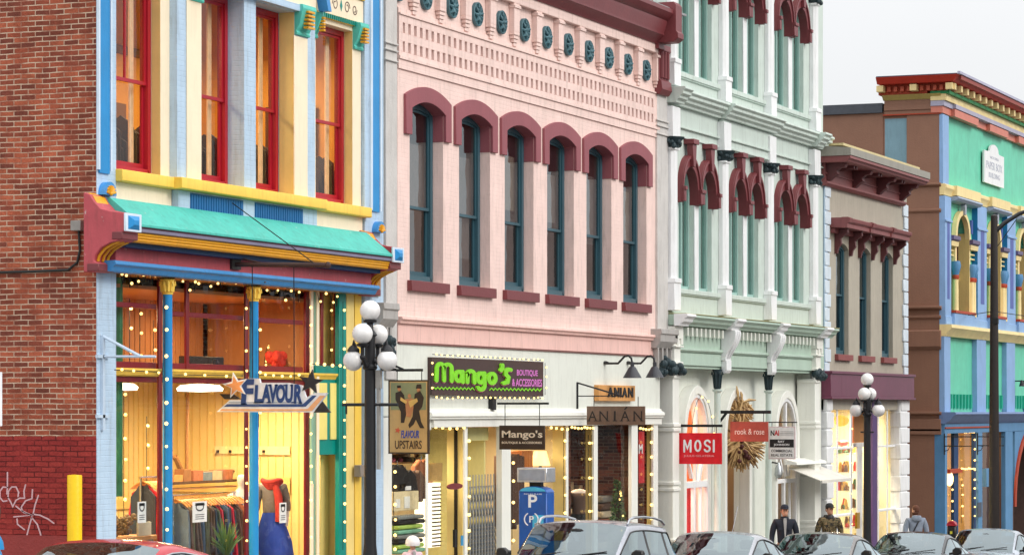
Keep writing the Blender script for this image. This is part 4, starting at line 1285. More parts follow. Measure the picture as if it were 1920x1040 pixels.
# arcade wall set back, with three round-pointed openings and raised white surrounds
AY = 0.36
ZSP = 1.05
AR = [(1288, 1331, 738), (1364, 1406, 742), (1459, 1496, 746)]
arx = [(PX(a_, AY-.25), PX(b_, AY-.25), PZ((a_+b_)/2, y_, AY-.25)) for a_, b_, y_ in AR]
opsA = [(a_, b_, ZB, z_, 'gothic', ZSP) for a_, b_, z_ in arx]
m = MB(); wall(m, C0+0.2, C1-0.2, ZB, 2.50, AY, AY+0.14, opsA)
xe = PX(1517, .05); m.box(xe, C1-0.1, 0.02, AY+0.1, ZB, 2.49)
m.box(C0+0.1, PX(1276), 0.05, AY+0.1, ZB, 2.49)
m.build('arcade_wall', OFFW, mb_, smooth=0)
MB().box(C0+0.2, C1-0.2, 0.0, AY+0.1, 2.502, 2.55).build('arcade_soffit', MINT, mb_)
for (a_, b_, z_) in arx:
    h = MB(); archring(h, 'gothic', a_, b_, ZSP, z_, 0.17, 0.19, ZB+0.5, AY-0.25, AY-0.002, 24)
    h.build('arch_surround', OFFW2, mb_, bevel=0.01, smooth=30)
# window tracery in arches 1 and 3
for i in (0, 2):
    a_, b_, z_ = arx[i]
    f = MB()
    t = 0.06
    inn = [(a_+t, -1.9)] + archpts('gothic', a_+t, b_-t, ZSP, z_-0.08) + [(b_-t, -1.9)]
    ou = [(a_+0.002, -1.9)] + archpts('gothic', a_+0.002, b_-0.002, ZSP, z_-0.003) + [(b_-0.002, -1.9)]
    f.ring(inn, ou, AY-0.22, AY-0.12)
    xm2 = (a_+b_)/2; wv = b_-a_
    f.box(xm2-0.05, xm2+0.05, AY-0.21, AY-0.13, 0.0, z_-0.12)
    f.ext_y([(a_+0.08, 0.75), (a_+0.18, 0.75), (xm2-wv*0.12, 0.1), (xm2-wv*0.12-0.10, 0.1)][::-1], AY-0.208, AY-0.132)
    f.ext_y([(b_-0.18, 0.95), (b_-0.08, 0.85), (xm2+wv*0.16, 0.0), (xm2+wv*0.16-0.10, 0.0)], AY-0.208, AY-0.132)
    f.box(a_+t, b_-t, AY-0.215, AY-0.125, -0.10, 0.04) if i == 0 else f.box(a_+t, b_-t, AY-0.215, AY-0.125, -0.16, -0.06)
    xd = a_+wv*0.42
    f.box(xd-0.05, xd+0.05, AY-0.21, AY-0.13, -3.2, -0.10)
    f.box(xd+wv*0.30-0.03, xd+wv*0.30+0.03, AY-0.20, AY-0.14, -3.2, -0.10)
    wn = f.build('arch_window_frame', WHT, mb_, bevel=0.004)
    MB().ext_y([(a_+t, -3.2)] + archpts('gothic', a_+t, b_-t, ZSP, z_-0.09) + [(b_-t, -3.2)], AY-0.17, AY-0.162).build('pane', SHOP, wn, smooth=0)
r1 = room(mb_, C0+0.25, PX(1345), AY+0.15, 2.4, -3.4, 2.4, paint('blush_shop_wall', (230, 140, 92), grime=0.05), WOODF, 'jewellery_room')
lamp_area('jewellery_lamp', ((C0+PX(1345))/2, 1.3, 2.0), 0.8, 110.0, (1.0, 0.72, 0.48)); lamp_area('jewellery_lamp', ((C0+PX(1345))/2+0.3, 1.0, 0.0), 0.5, 57.2, (1.0, 0.55, 0.5))
r2 = room(mb_, PX(1352), PX(1432), AY+0.15, 2.6, -3.4, 2.4, paint('passage_tan', (190, 158, 124), grime=0.1), WOODF, 'passage')
r3 = room(mb_, PX(1438), C1-0.4, AY+0.15, 2.4, -3.4, 2.4, paint('office_tan', (176, 150, 128), grime=0.1), WOODF, 'office_room')
lamp_area('passage_lamp', ((PX(1352)+PX(1432))/2, 1.5, 2.2), 0.5, 30.8, (1.0, 0.82, 0.6)); lamp_area('office_lamp', ((PX(1438)+C1)/2, 1.2, 2.2), 0.5, 44.0, (1.0, 0.8, 0.55))
# little sloping door canopy
xa, xb = PX(1484, -.0), PX(1538, -.0)+0.2
m = MB(); m.ext_x([(0.12, 0.42), (-0.18, 0.34), (-0.20, 0.28), (0.12, 0.28)], xa-0.2, xb-0.3); m.build('awning_case', OFFW2, mb_)
m = MB()
za, zb_ = 0.22, -0.10
m.ext_x([(0.10, za), (-0.75, zb_), (-0.75, zb_-0.02), (0.10, za-0.02)], xa, xb)
m.box(xa, xb, -0.77, -0.74, zb_-0.06, zb_+0.01)
m.build('awning', paint('canvas_white', (226, 222, 212), grime=0.2), mb_)
# ================================================================== 4. the narrow taupe building
D0, D1 = C1+0.05, PX(1700)
tb = thing('taupe_building', 'narrow taupe building with three slim windows and a deep maroon bracketed cornice', 'building', (D0, 0, gz(D0)-0.1))
MARD = paint('dark_maroon_paint', (98, 52, 54), grime=0.25)
MARL = paint('dusty_maroon_paint', (136, 78, 78), grime=0.25)
TAUPE = paint('taupe_stucco', (178, 170, 154), grime=0.3, var=0.09, bump=0.3)
WBL = paint('pale_blue_quoin', (214, 226, 236), grime=0.12)
opd = [(PX(1567.5), PX(1591)), (PX(1611.5), PX(1632.5)), (PX(1653.5), PX(1674))]
zt4, zb4 = 5.86, 3.02
ops = [(a_, b_, zb4, zt4, 'seg', zt4-0.14) for a_, b_ in opd]
m = MB(); wall(m, D0, D1, 2.5, 7.9, 0, 0.3, ops); m.build('stucco_wall', TAUPE, tb, smooth=0)
for a_, b_ in opd:
    MB().box(a_-0.12, b_+0.12, -0.10, 0.2, 2.86, 3.015).build('window_sill', paint('brick_sill', (140, 74, 72), grime=0.2), tb, bevel=0.006)
    sash_window(tb, a_+0.02, b_-0.02, 3.03, zt4-0.01, 0.14, FRM, GLSD, kind='seg', zs=zt4-0.16, rail=4.55, fw=0.10)
room(tb, D0+0.3, D1-0.3, 0.36, 2.6, 2.7, 6.4, DARKR, WOODF)
# quoins up both edges
m = MB(); z = 2.45; k = 0
while z < 7.2:
    w_ = 0.52 if k % 2 else 0.40
    m.box(D0, D0+w_, -0.05, -0.001, z+0.01, z+0.33)
    m.box(D1-w_, D1, -0.05, -0.001, z+0.01, z+0.33)
    z += 0.345; k += 1
m.build('quoin', WBL, tb, bevel=0.01)
MB().box(D0-0.03, D0+0.26, -0.028, -0.001, 2.4, 7.4).build('edge_strip', paint('edge_blue', (170, 194, 214)), tb)
# bracketed hood over the windows
YH = -0.50
hx0, hx1 = PX(1592, YH), PX(1711, YH)
zh1 = PZ(1592, 407, YH)
m = MB()
m.ext_x([(-0.001, zh1), (YH+0.06, zh1), (YH, zh1-0.03), (YH+0.02, zh1-0.10), (YH+0.08, zh1-0.15), (YH+0.08, zh1-0.25), (-0.001, zh1-0.25)], hx0, hx1)
for t in (0.0, 0.36, 0.69):
    x = hx0+(hx1-hx0)*t
    m.ext_x([(-0.3, zh1+0.01), (YH+0.03, zh1+0.01), (YH-0.04, zh1-0.02), (YH-0.01, zh1-0.12), (YH+0.04, zh1-0.16), (YH+0.05, zh1-0.26), (-0.3, zh1-0.26)], x-0.01 if t == 0 else x-0.05, x+0.22)
m.box(hx0+0.05, hx1-0.05, -0.12, -0.001, zh1-0.38, zh1-0.252)
m.build('window_canopy', MARL, tb, bevel=0.005)
m = MB()
for a_, b_ in opd:
    for x in (a_-0.16, b_+0.02):
        m.ext_x([(-0.002, zh1-0.253), (-0.34, zh1-0.253), (-0.35, zh1-0.36), (-0.24, zh1-0.44), (-0.16, zh1-0.50), (-0.18, zh1-0.64), (-0.10, zh1-0.74), (-0.07, zh1-0.88), (-0.002, zh1-0.88)], x, x+0.12)
m.build('canopy_bracket', MARD, tb, bevel=0.005)
# deep eaves cornice
YC = -0.78
ex0, ex1 = PX(1594, YC), PX(1742, YC)
zc2 = PZ(1594, 278, YC)
m = MB()
m.ext_x([(0.1, zc2+0.10), (YC-0.02, zc2+0.02), (YC-0.02, zc2-0.16), (YC+0.02, zc2-0.17), (0.1, zc2-0.17)], ex0-0.02, ex1+0.05)
m.build('cornice_cap', paint('weathered_grey_cap', (152, 148, 138), grime=0.35), tb)
MB().box(ex0+0.2, ex1-0.1, -0.55, 0.3, zc2+0.10, zc2+0.16).build('cap_flashing', paint('buff_flashing', (206, 190, 140), grime=0.3), tb)
m = MB()
m.ext_x([(0.0, zc2-0.172), (YC+0.0, zc2-0.172), (YC-0.01, zc2-0.24), (YC+0.05, zc2-0.26), (YC+0.07, zc2-0.31), (YC+0.13, zc2-0.33), (0.0, zc2-0.33)], ex0, ex1)
m.box(ex0+0.15, ex1-0.1, -0.10, -0.001, zc2-0.78, zc2-0.33)
m.ext_x([(-0.001, zc2-0.78), (-0.17, zc2-0.78), (-0.17, zc2-0.83), (-0.10, zc2-0.89), (-0.001, zc2-0.89)], ex0+0.1, ex1-0.05)
m.ext_x([(-0.101, zc2-0.56), (-0.13, zc2-0.56), (-0.13, zc2-0.60), (-0.101, zc2-0.60)], ex0+0.15, ex1-0.1)
m.build('cornice', MARL, tb, bevel=0.005)
m = MB()
for i in range(4):
    x = ex0+0.25+(ex1-ex0-0.85)*i/3
    m.ext_x([(-0.101, zc2-0.331), (-0.56, zc2-0.331), (-0.60, zc2-0.37), (-0.56, zc2-0.44), (-0.44, zc2-0.45), (-0.36, zc2-0.52), (-0.38, zc2-0.60), (-0.28, zc2-0.66), (-0.18, zc2-0.76), (-0.101, zc2-0.76)], x, x+0.22)
    if i < 3:
        for s_ in (0.9, 1.15): m.ext_x([(-0.101, zc2-0.331), (-0.56, zc2-0.331), (-0.56, zc2-0.41), (-0.101, zc2-0.43)], x+s_, x+s_+0.10)
m.build('cornice_bracket', MARD, tb, bevel=0.004)
MB().box(D0, D1, 0.0, 12, 7.9, 8.1).build('roof', plain('tar_roof'), tb)
MB().box(D0+0.02, D0+0.3, 0.3, 12, ZB, 7.9).build('side_wall', TAUPE, tb)
MB().box(D1-0.3, D1, 0.3, 12, ZB, 7.9).build('side_wall', TAUPE, tb)
MB().box(D0, D1, 11.8, 12, ZB, 7.9).build('rear_wall', BRK, tb)
# plum fascia and white shopfront
zf0, zf1_ = PZ(1620, 748, -.2), PZ(1620, 699, -.2)
PLUM = paint('plum_fascia', (110, 52, 76), grime=0.25, var=0.12, rough=0.4)
m = MB(); m.box(D0-0.1, D1-0.02, -0.22, 0.1, zf0+0.06, zf1_-0.05); m.box(D0-0.12, D1, -0.26, 0.1, zf1_-0.05, zf1_+0.02); m.box(D0-0.12, D1, -0.26, 0.1, zf0, zf0+0.06)
m.box(D0+0.9, D0+0.915, -0.222, -0.2, zf0+0.06, zf1_-0.05)
m.build('fascia', PLUM, tb, bevel=0.006)
MB().box(D0, D1, -0.001, 0.3, 1.6, 2.5).build('lintel', TAUPE, tb)
m = MB()
for x0, x1 in ((D0, D0+0.62), (D1-1.05, D1-0.06)):
    z = -4.6; k = 0
    while z < zf0-0.1:
        i_ = 0.0 if k % 2 else 0.10
        m.box(x0 if x0 < D0+1 else x0+i_, x1-i_ if x0 < D0+1 else x1, -0.10, 0.2, z+0.02, min(z+0.42, zf0-0.01)); z += 0.44; k += 1
    m.box(x0+0.03, x1-0.13, -0.07, 0.2, -5, zf0)
m.build('rusticated_pier', WHT, tb, bevel=0.012)
m = MB()
GY4 = 0.10
for p0, p1 in ((1555, 1558), (1567.5, 1571.5), (1593, 1598), (1645, 1648), (1662, 1665), (1679, 1682)):
    vis(m, p0, p1, GY4-0.05, GY4+0.05, -4.8, zf0, 70)
for z in (0.62, -1.10):
    m.box(PX(1555, GY4), PX(1598, GY4), GY4-0.045, GY4+0.045, z-0.03, z+0.03); m.box(PX(1645, GY4), PX(1682, GY4), GY4-0.045, GY4+0.045, z-0.03, z+0.03)
m.box(PX(1606, .6), PX(1616, .6), 0.58, 0.62, -4.8, 0.6)
m.box(PX(1598, .6), PX(1645, .6), 0.57, 0.63, 0.6, 0.72)
m.build('shopfront_frame', WHT, tb, bevel=0.005)
m = MB(); m.box(PX(1636, -.02), PX(1645, -.02), -0.02, 0.2, -4.8, zf0); m.build('purple_post', paint('purple_paint', (88, 62, 112)), tb)
m = MB(); m.box(PX(1558, GY4), PX(1593, GY4), GY4, GY4+0.008, -4.4, zf0); m.box(PX(1648, GY4), PX(1679, GY4), GY4, GY4+0.008, -4.4, zf0); m.build('shop_glass', SHOP, tb, smooth=0)
MB().box(PX(1598, .7), PX(1636, .7), 0.66, 0.72, 0.72, zf0).build('door_overpanel', TANB, tb)
r4 = room(tb, D0+0.3, D1-0.35, GY4+0.1, 2.6, -4.8, zf0, paint('bright_shop_wall', (248, 238, 200), grime=0.03), WOODF, 'gift_shop_room')
for xx in (70.4, 74.6): lamp_area('gift_shop_lamp', (xx, 1.1, zf0-0.3), 0.9, 209.0, (1.0, 0.86, 0.60), 0.4)
m = MB()
rr = random.Random(9)
for xx in (D0+1.1, D0+2.3, D0+5.4, D0+6.4):
    for z in range(9):
        m.box(xx, xx+0.7, 0.9, 1.25, -3.6+0.5*z, -3.57+0.5*z)
sh = m.build('display_shelf', plain('shelf_white', (236, 230, 210)), r4)
cols = [plain('gift_red', (190, 50, 50)), plain('gift_brown', (120, 84, 56)), plain('gift_green', (80, 120, 90)), plain('gift_gold', (214, 170, 80))]
for ci, cm in enumerate(cols):
    m = MB()
    for xx in (D0+1.1, D0+2.3, D0+5.4, D0+6.4):
        for z in range(9):
            for k in range(4):
                if rr.random() < 0.35:
                    x = xx+0.04+0.16*k; y = rr.uniform(0.92, 1.1); h = rr.uniform(0.08, 0.3)
                    m.lathe([(0.05, 0), (0.06, h*0.5), (0.03, h)], (x+0.05, y+0.03, -3.57+0.5*z), 8)
    m.build('ornament', cm, sh)

# ================================================================== 5. the painted corner building beyond the alley
E0, E1 = PX(1765), PX(1765)+26
gb = thing('corner_building', 'ornate corner building with brown flank and turquoise, cream and blue front beyond the alley', 'building', (E0, 0, gz(E0)-0.1))
BRN = paint('brown_stucco', (146, 106, 86), grime=0.12, var=0.07, bump=0.3)
TQ = paint('turquoise_stucco', (108, 208, 176), grime=0.25, var=0.10)
PERI = paint('periwinkle_paint', (140, 176, 220), grime=0.15)
IND = paint('indigo_paint', (84, 100, 168), grime=0.1)
AZ = paint('azure_paint', (30, 120, 178), grime=0.15)
BUFF = paint('buff_paint', (244, 220, 158), grime=0.15)
SAL = paint('salmon_paint', (214, 130, 112), grime=0.25)
RUST = paint('rust_paint', (178, 66, 36), grime=0.2)
SCAR = paint('scarlet_cornice', (206, 62, 44), grime=0.25)
GRN = paint('leaf_green_paint', (40, 140, 84), grime=0.2)
SHBL = paint('storefront_blue', (90, 142, 186), grime=0.2)
z = lambda y, Y=0.0, x=1768: PZ(x, y, Y)
# brown flank: front pier, blue patch, low rear range
yB, yC_ = QY(1700, E0), QY(1655, E0)
EZT = z(205)
m = MB()
m.box(E0, E0+0.4, 0.0, yB, -5.2, EZT); m.box(E0+0.06, E0+0.4, yB, yC_, -5.2, EZT); m.box(E0+0.03, E0+0.4, yC_, 14, -5.2, QZ(1600, 214, E0))
m.build('flank_wall', BRN, gb, smooth=0)
MB().box(E0+0.055, E0+0.1, yB+0.002, yC_-0.05, QZ(1680, 372, E0)-2.5, QZ(1680, 222, E0)).build('flank_patch', paint('slate_blue_patch', (128, 162, 176), grime=0.25), gb)
MB().box(E0-0.06, E0+0.4, yC_+0.002, 14, QZ(1600, 214, E0)+0.003, QZ(1600, 196, E0)).build('parapet_cap', plain('dark_slate_cap', (74, 78, 86), 0.7), gb)
m = MB()
for ya, yb_, zz, pr_ in ((0.0-0.12, yB, 8.2, 0.10), (-0.12, yB, 7.45, 0.05), (-0.14, yB+0.1, 4.62, 0.14), (-0.12, yB+0.1, 4.35, 0.06), (-0.14, yB+0.1, 1.55, 0.12), (-0.12, yB+0.1, 1.05, 0.06)):
    m.ext_y([(E0+0.1, zz), (E0-pr_, zz), (E0-pr_, zz-0.06), (E0-0.01, zz-0.12), (E0+0.1, zz-0.12)], ya+0.125, yb_)
m.ext_y([(E0+0.1, 3.95), (E0-0.10, 3.9), (E0-0.10, 3.45), (E0-0.02, 3.35), (E0+0.1, 3.35)], -0.0, yB+0.2)
m.box(E0-0.06, E0+0.1, 0.0, yB+0.1, z(785)-0.45, z(785))
m.build('flank_string', BRN, gb, bevel=0.008)
# turquoise front
per = PX(1882)-PX(1826)
bays = []
px_p = [E0, PX(1826), PX(1882)]
while px_p[-1] < E1: px_p.append(px_p[-1]+per)
pw = PX(1843)-PX(1826)
m = MB()
zsil, zap, zspr = z(588), z(388), z(440)
opE = []
for i in range(len(px_p)-1):
    x0 = px_p[i]+(PX(1776)-E0 if i == 0 else pw); x1 = px_p[i+1]
    cx = (x0+x1)/2-0.05; ww = (x1-x0)*0.52
    bays.append((x0, x1, cx-ww/2, cx+ww/2))
    opE.append((cx-ww/2, cx+ww/2, zsil, zap, 'round', zspr))
wall(m, E0+0.4, E1, z(811), EZT, 0.06, 0.4, [o for o in opE]+[])
m.build('stucco_front', TQ, gb, smooth=0)
m = MB(); mI = MB(); mA = MB()
for i, x in enumerate(px_p[:-1]):
    w_ = (PX(1776)-E0) if i == 0 else pw
    if i == 0: x -= 0.012; w_ += 0.012
    m.box(x, x+w_, -0.10, 0.06, z(775), z(628)-0.02)
    m.box(x, x+w_, -0.12, 0.06, z(610), z(368))
    if i == 0: m.box(x, x+w_, -0.05, 0.06, z(345), z(215))
    m.box(x-0.03, x+w_+0.03, -0.16, -0.121, z(432, x=1768)+0.25, z(432)+0.32)
    mI.box(x+w_*0.33, x+w_*0.72, -0.125, -0.121, z(560), z(412))
    if i: mA.box(x-0.012, x-0.002, -0.117, 0.058, z(610), z(368))
m.build('pilaster', PERI, gb, bevel=0.008); mI.build('pilaster_inlay', IND, gb); mA.build('pilaster_return', AZ, gb)
# arched windows
GLE = glass('corner_glass', (0.7, 0.6, 0.5), 0.9)
for (x0, x1, a_, b_) in bays[:4]:
    h = MB()
    archring(h, 'round', a_+0.10, b_-0.10, zspr, zap-0.12, 0.17, 0.14, zspr-0.0, -0.10, 0.05, 20)
    h.box(a_-0.07, a_+0.10, -0.08, 0.05, zsil, zspr-0.25); h.box(b_-0.10, b_+0.07, -0.08, 0.05, zsil, zspr-0.25)
    h.build('window_surround', BUFF, gb, bevel=0.006)
    k = MB(); cx = (a_+b_)/2; k.ext_y([(cx-0.06, zap-0.10), (cx+0.06, zap-0.10), (cx+0.10, zap+0.16), (cx, zap+0.26), (cx-0.10, zap+0.16)], -0.17, -0.02); k.build('keystone', paint('keystone_grey', (170, 176, 190)), gb, bevel=0.006)
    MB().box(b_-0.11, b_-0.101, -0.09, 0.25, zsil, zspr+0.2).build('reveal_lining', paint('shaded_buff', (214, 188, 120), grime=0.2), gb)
    MB().box(a_+0.102, a_+0.17, -0.07, 0.2, zsil, zspr).build('window_jamb', RUST, gb)
    # small side blocks, impost band, colonnettes
    s_ = MB()
    for xx in (x0+0.10, x1-0.30): s_.box(xx, xx+0.18, -0.0, 0.055, z(425), z(398))
    s_.build('spandrel_inlay', IND, gb)
    c = MB()
    for (xa, xb) in ((x0, a_+0.10), (b_-0.10, x1)):
        c.ext_x([(0.05, zspr+0.02), (-0.20, zspr+0.02), (-0.20, zspr-0.09), (-0.12, zspr-0.14), (0.05, zspr-0.14)], xa+0.002, xb-0.002)
    c.build('impost_band', paint('plum_grey_paint', (104, 92, 124)), gb)
    c = MB()
    for (xa, xb) in ((x0, a_+0.10), (b_-0.10, x1)):
        c.ext_x([(0.05, zspr-0.142), (-0.15, zspr-0.142), (-0.13, zspr-0.28), (0.05, zspr-0.28)], xa+0.004, xb-0.004)
        c.box(xa+0.01, xb-0.01, -0.03, 0.05, zspr-0.42, zspr-0.38); c.box(xa+0.01, xb-0.01, -0.03, 0.05, zspr-0.56, zspr-0.52)
    c.build('impost_moulding', BUFF, gb)
    for xx in (a_-0.12, b_+0.12, b_+0.38):
        if xx > x1-0.06: continue
        cc = MB().lathe([(0.10, zsil), (0.10, zsil+0.1), (0.085, zsil+0.15), (0.08, z(515))], (xx, -0.10, 0), 12).build('colonnette', BUFF, gb)
        g = MB(); g.lathe([(0.09, z(512)), (0.12, z(505)), (0.16, z(495)), (0.13, z(486))], (xx, -0.10, 0), 12); g.build('capital', SHBL, cc)
        g = MB(); g.lathe([(0.095, z(520)), (0.105, z(516)), (0.095, z(512))], (xx, -0.10, 0), 12); g.build('necking', RUST, cc)
    f = MB()
    cx = (a_+b_)/2
    f.box(cx-0.03, cx+0.03, 0.24, 0.30, zsil, zap-0.1); f.box(a_+0.1, b_-0.1, 0.24, 0.30, (zsil+zspr)/2-0.04, (zsil+zspr)/2+0.04)
    f.build('window_bar', BUFF, gb); MB().box(a_, b_, 0.27, 0.276, zsil, zap-0.02).build('pane', GLE, gb, smooth=0)
room(gb, E0+0.6, E1-0.4, 0.42, 2.5, 3.9, 9.5, plain('umber_room', (110, 84, 60), 0.9), WOODF)
# bands, sills
m = MB()
cornice(m, E0-0.02, E1, [(-0.10, z(345)), (-0.16, z(345)-0.04), (-0.16, z(345)-0.12), (-0.10, z(345)-0.2), (-0.08, z(366))], 0.05)
m.build('string_course', BUFF, gb)
m = MB(); mm = MB()
for (x0, x1, a_, b_) in bays:
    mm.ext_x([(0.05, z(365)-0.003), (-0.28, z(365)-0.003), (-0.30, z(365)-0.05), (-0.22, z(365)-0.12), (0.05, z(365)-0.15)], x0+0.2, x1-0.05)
    m.ext_x([(0.05, z(345)+0.002), (-0.24, z(345)+0.002), (-0.24, z(365)+0.03), (0.05, z(365)+0.0)], x0+0.25, x1-0.1)
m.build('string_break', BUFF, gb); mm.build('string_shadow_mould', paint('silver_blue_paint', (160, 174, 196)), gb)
m = MB(); cornice(m, E0-0.02, E1, [(-0.30, z(608)), (-0.32, z(608)-0.10), (-0.18, z(626)+0.04), (-0.12, z(630))], 0.05); m.build('sill_band', BUFF, gb)
m = MB()
for (x0, x1, a_, b_) in bays:
    m.box(x0+0.05, b_+0.1, -0.22, 0.05, z(608)+0.003, z(585)); m.box(b_+0.12, x1, -0.16, 0.05, z(608)+0.003, z(587))
m.box(E0+0.01, E1, -0.14, 0.05, z(608)+0.003, z(592))
m.build('pedestal_course', PERI, gb, bevel=0.01)
m = MB()
for (x0, x1, a_, b_) in bays: m.box(x0+0.03, b_+0.12, -0.25, 0.05, z(585)+0.002, z(580))
m.build('sill', RUST, gb)
m = MB()
for (x0, x1, a_, b_) in bays:
    k = x0+0.15
    while k < x1-0.2: m.box(k, k+0.16, -0.0, 0.055, z(765), z(738)); k += 0.42
m.build('pulvin_block', paint('deep_turquoise', (30, 168, 138)), gb)
m = MB(); cornice(m, E0-0.05, E0+11.5, [(-0.42, z(772)), (-0.44, z(772)-0.06), (-0.34, z(772)-0.14), (-0.26, z(772)-0.24), (-0.12, z(772)-0.34)], 0.05); m.build('shop_cornice', paint('dusty_blue_cornice', (112, 136, 180), grime=0.2), gb)
m = MB(); m.box(E0, E0+11.5, -0.10, 0.05, z(812), z(772)-0.345); m.build('shop_frieze', SHBL, gb)
MB().box(E0-0.0, E0+7, -0.14, -0.10, z(803), z(800)).build('frieze_line', RUST, gb)
# top entablature and cornice, returning along the flank
def layered(name, mat_, ya, yb_, proj, bev=0.004):
    m = MB()
    z1, z0 = z(ya), z(yb_)
    m.box(E0-proj, E1, -proj, 0.3, z0, z1); m.box(E0-proj, E0+0.3, 0.3, yC_-0.05, z0, z1)
    return m.build(name, mat_, gb, bevel=bev)
z_ = z
m = MB(); m.box(E0-0.05, E1, -0.05, 0.3, z(213), z(200)); m.build('frieze_salmon', SAL, gb)
m = MB()
for (x0, x1, a_, b_) in bays: m.box(x0+0.25, x1-0.1, -0.17, 0.0, z(214)+0.0, z(200)-0.001)
m.build('frieze_break', SAL, gb)
m = MB(); m.box(E0-0.08, E1, -0.10, 0.3, z(199.8), z(190)); m.box(E0+1, E1, -0.2, 0.0, z(199), z(191)); m.build('frieze_lilac', paint('lilac_paint', (176, 174, 196)), gb)
m = MB(); m.box(E0-0.10, E1, -0.16, 0.3, z(189.8), z(178)); m.build('frieze_buff', BUFF, gb)
m = MB(); m.box(E0-0.005, E0+0.3, 0.3, yC_-0.05, z(212), z(186)); m.box(E0-0.045, E0+0.3, -0.045, yC_-0.05, z(205), z(196)); m.build('flank_frieze', BRN, gb)
MB().box(E0-0.05, E0+0.3, 0.0, yC_-0.02, z(214.5), z(212.2)).build('flank_red_line', RUST, gb)
m = MB(); m.ext_y([(E0-0.20, z(177)), (E0+0.3, z(177)), (E0+0.3, z(186)), (E0-0.02, z(186))], 0.0, yC_-0.02); m.build('flank_buff', paint('olive_buff_paint', (206, 186, 112)), gb)
m = MB(); m.box(E0-0.1, E1, -0.26, 0.3, z(177.8), z(172)); m.build('green_band', GRN, gb)
PB = 0.50
m = MB(); m.box(E0-0.10, E1, -0.2, 0.4, z(171.8), z(158)); m.box(E0-0.10, E0+0.3, 0.4, yC_+0.1, z(176), z(158)); m.build('dentil_bed', RUST, gb)
m = MB(); k = E0-0.25
while k < E1:
    m.box(k, k+0.20, -0.46, -0.2, z(172), z(160)); k += 0.80
for y_ in (-0.42, yB*0.62, yC_-0.12): m.box(E0-0.42, E0-0.10, y_, y_+0.2, z(172), z(160))
m.build('modillion', BUFF, gb, bevel=0.006)
m = MB(); k = E0+0.05
while k < E1:
    m.box(k, k+0.40, -0.33, -0.2, z(170), z(161.5)); k += 0.80
for kk in range(9):
    y_ = -0.10+(yC_)*kk/9
    m.box(E0-0.22, E0-0.10, y_, y_+0.10, z(171), z(162))
m.build('dentil', paint('dentil_terracotta', (198, 92, 66)), gb)
m = MB()
m.add([(E0-0.45,-0.45,z(158)),(E1,-0.45,z(158)),(E1,0.4,z(158)),(E0-0.45,yC_+0.05,z(158)),
       (E0-0.62,-0.62,z(146)),(E1,-0.62,z(146)),(E1,0.4,z(146)),(E0-0.62,yC_+0.05,z(146))],
      [(0,3,2,1),(4,5,6,7),(0,1,5,4),(3,0,4,7),(1,2,6,5),(2,3,7,6)])
m.build('cornice', SCAR, gb, smooth=0)
MB().box(E0-0.3, E1, -0.66, -0.625, z(154), z(146.5)).build('cornice_face', paint('brick_red_face', (150, 62, 52)), gb)
MB().box(E0-0.62, E1, -0.70, -0.622, z(146)+0.002, z(141)).build('cornice_lip', paint('lilac_paint'), gb)
MB().box(E0-0.60, E1, -0.60, yC_+0.04, z(146)+0.002, z(146)+0.03).build('roof', plain('dark_roof_edge', (60, 66, 84)), gb)
MB().box(E0+0.3, E1-0.3, yC_-0.05, yC_, 6.5, EZT).build('parapet_back', BRN, gb); MB().box(E0+0.3, E1-0.3, yC_, 14, 8.3, 8.4).build('lower_roof', plain('tar_roof'), gb); MB().box(E1-0.3, E1, 0.4, 14, -5.2, 8.3).build('end_wall', BRN, gb); MB().box(E0+0.4, E1, 13.8, 14, -5.2, 7).build('rear_wall', BRN, gb)
# plaque
pa, pbx = PX(1845, -.05), PX(1882, -.05)
zp0, zp1, zp2 = PZ(1845, 341, -.05), PZ(1845, 281, -.05), PZ(1862, 268, -.05)
pm = (pa+pbx)/2; pw2 = (pbx-pa)
pts = [(pa, zp0), (pbx, zp0), (pbx, zp1), (pbx-pw2*0.25, zp1+0.01)] + [(pm+pw2*0.22*math.cos(math.pi*k/10), zp1+0.05+0.22*math.sin(math.pi*k/10)) for k in range(11)] + [(pa+pw2*0.25, zp1+0.01), (pa, zp1)]
pl = tag(MB().ext_y(pts, -0.06, 0.0).build('name_plaque', WHT), 'white arched name plaque high on the turquoise front', 'plaque')
m = MB()
for s_, f0, f1, k0 in (('VICTORIA', 0.80, 0.88, 0.28), ('PAPER BOX', 0.46, 0.70, 0.10), ('BUILDING', 0.20, 0.36, 0.22)):
    lettering(m, s_, on_front(-0.06), pa+pw2*k0, pbx-pw2*k0, zp0+(zp1-zp0)*f0, zp0+(zp1-zp0)*f1, th=0.006)
m.build('plaque_lettering', plain('faded_letter_grey', (176, 180, 194)), pl)
# ground floor of the corner building
m = MB()
def fb2(p0, p1, Y0=-0.12, Y1=0.2, z0=-5.2, z1=None): vis(m, p0, p1, Y0, Y1, z0, z(812)-0.002 if z1 is None else z1, 62)
m.box(E0-0.012, PX(1776, -.12), -0.12, 0.2, -5.2, z(812)-0.002); fb2(1830, 1842); fb2(1842, 1862, 0.05, 0.2, PZ(1850, 912, .05), PZ(1850, 878, .05)); fb2(1877, 1899, -0.1)
m.build('shopfront_pier', SHBL, gb, bevel=0.008)
m = MB()
x = PX(1899, -.1)+0.1
n = 16
cxx = x+2.6
ar = [(cxx-2.4*math.cos(math.pi*k/n), -1.5+2.3*math.sin(math.pi*k/n)) for k in range(n+1)]
m.ring(ar, [(p[0], z(811)-0.003) for p in ar], -0.1, 0.2)
m.build('archway_wall', SHBL, gb, smooth=0)
MB().box(E0+11.51, E1, -0.1, 0.2, z(811), z(740)).build('archway_head', SHBL, gb)
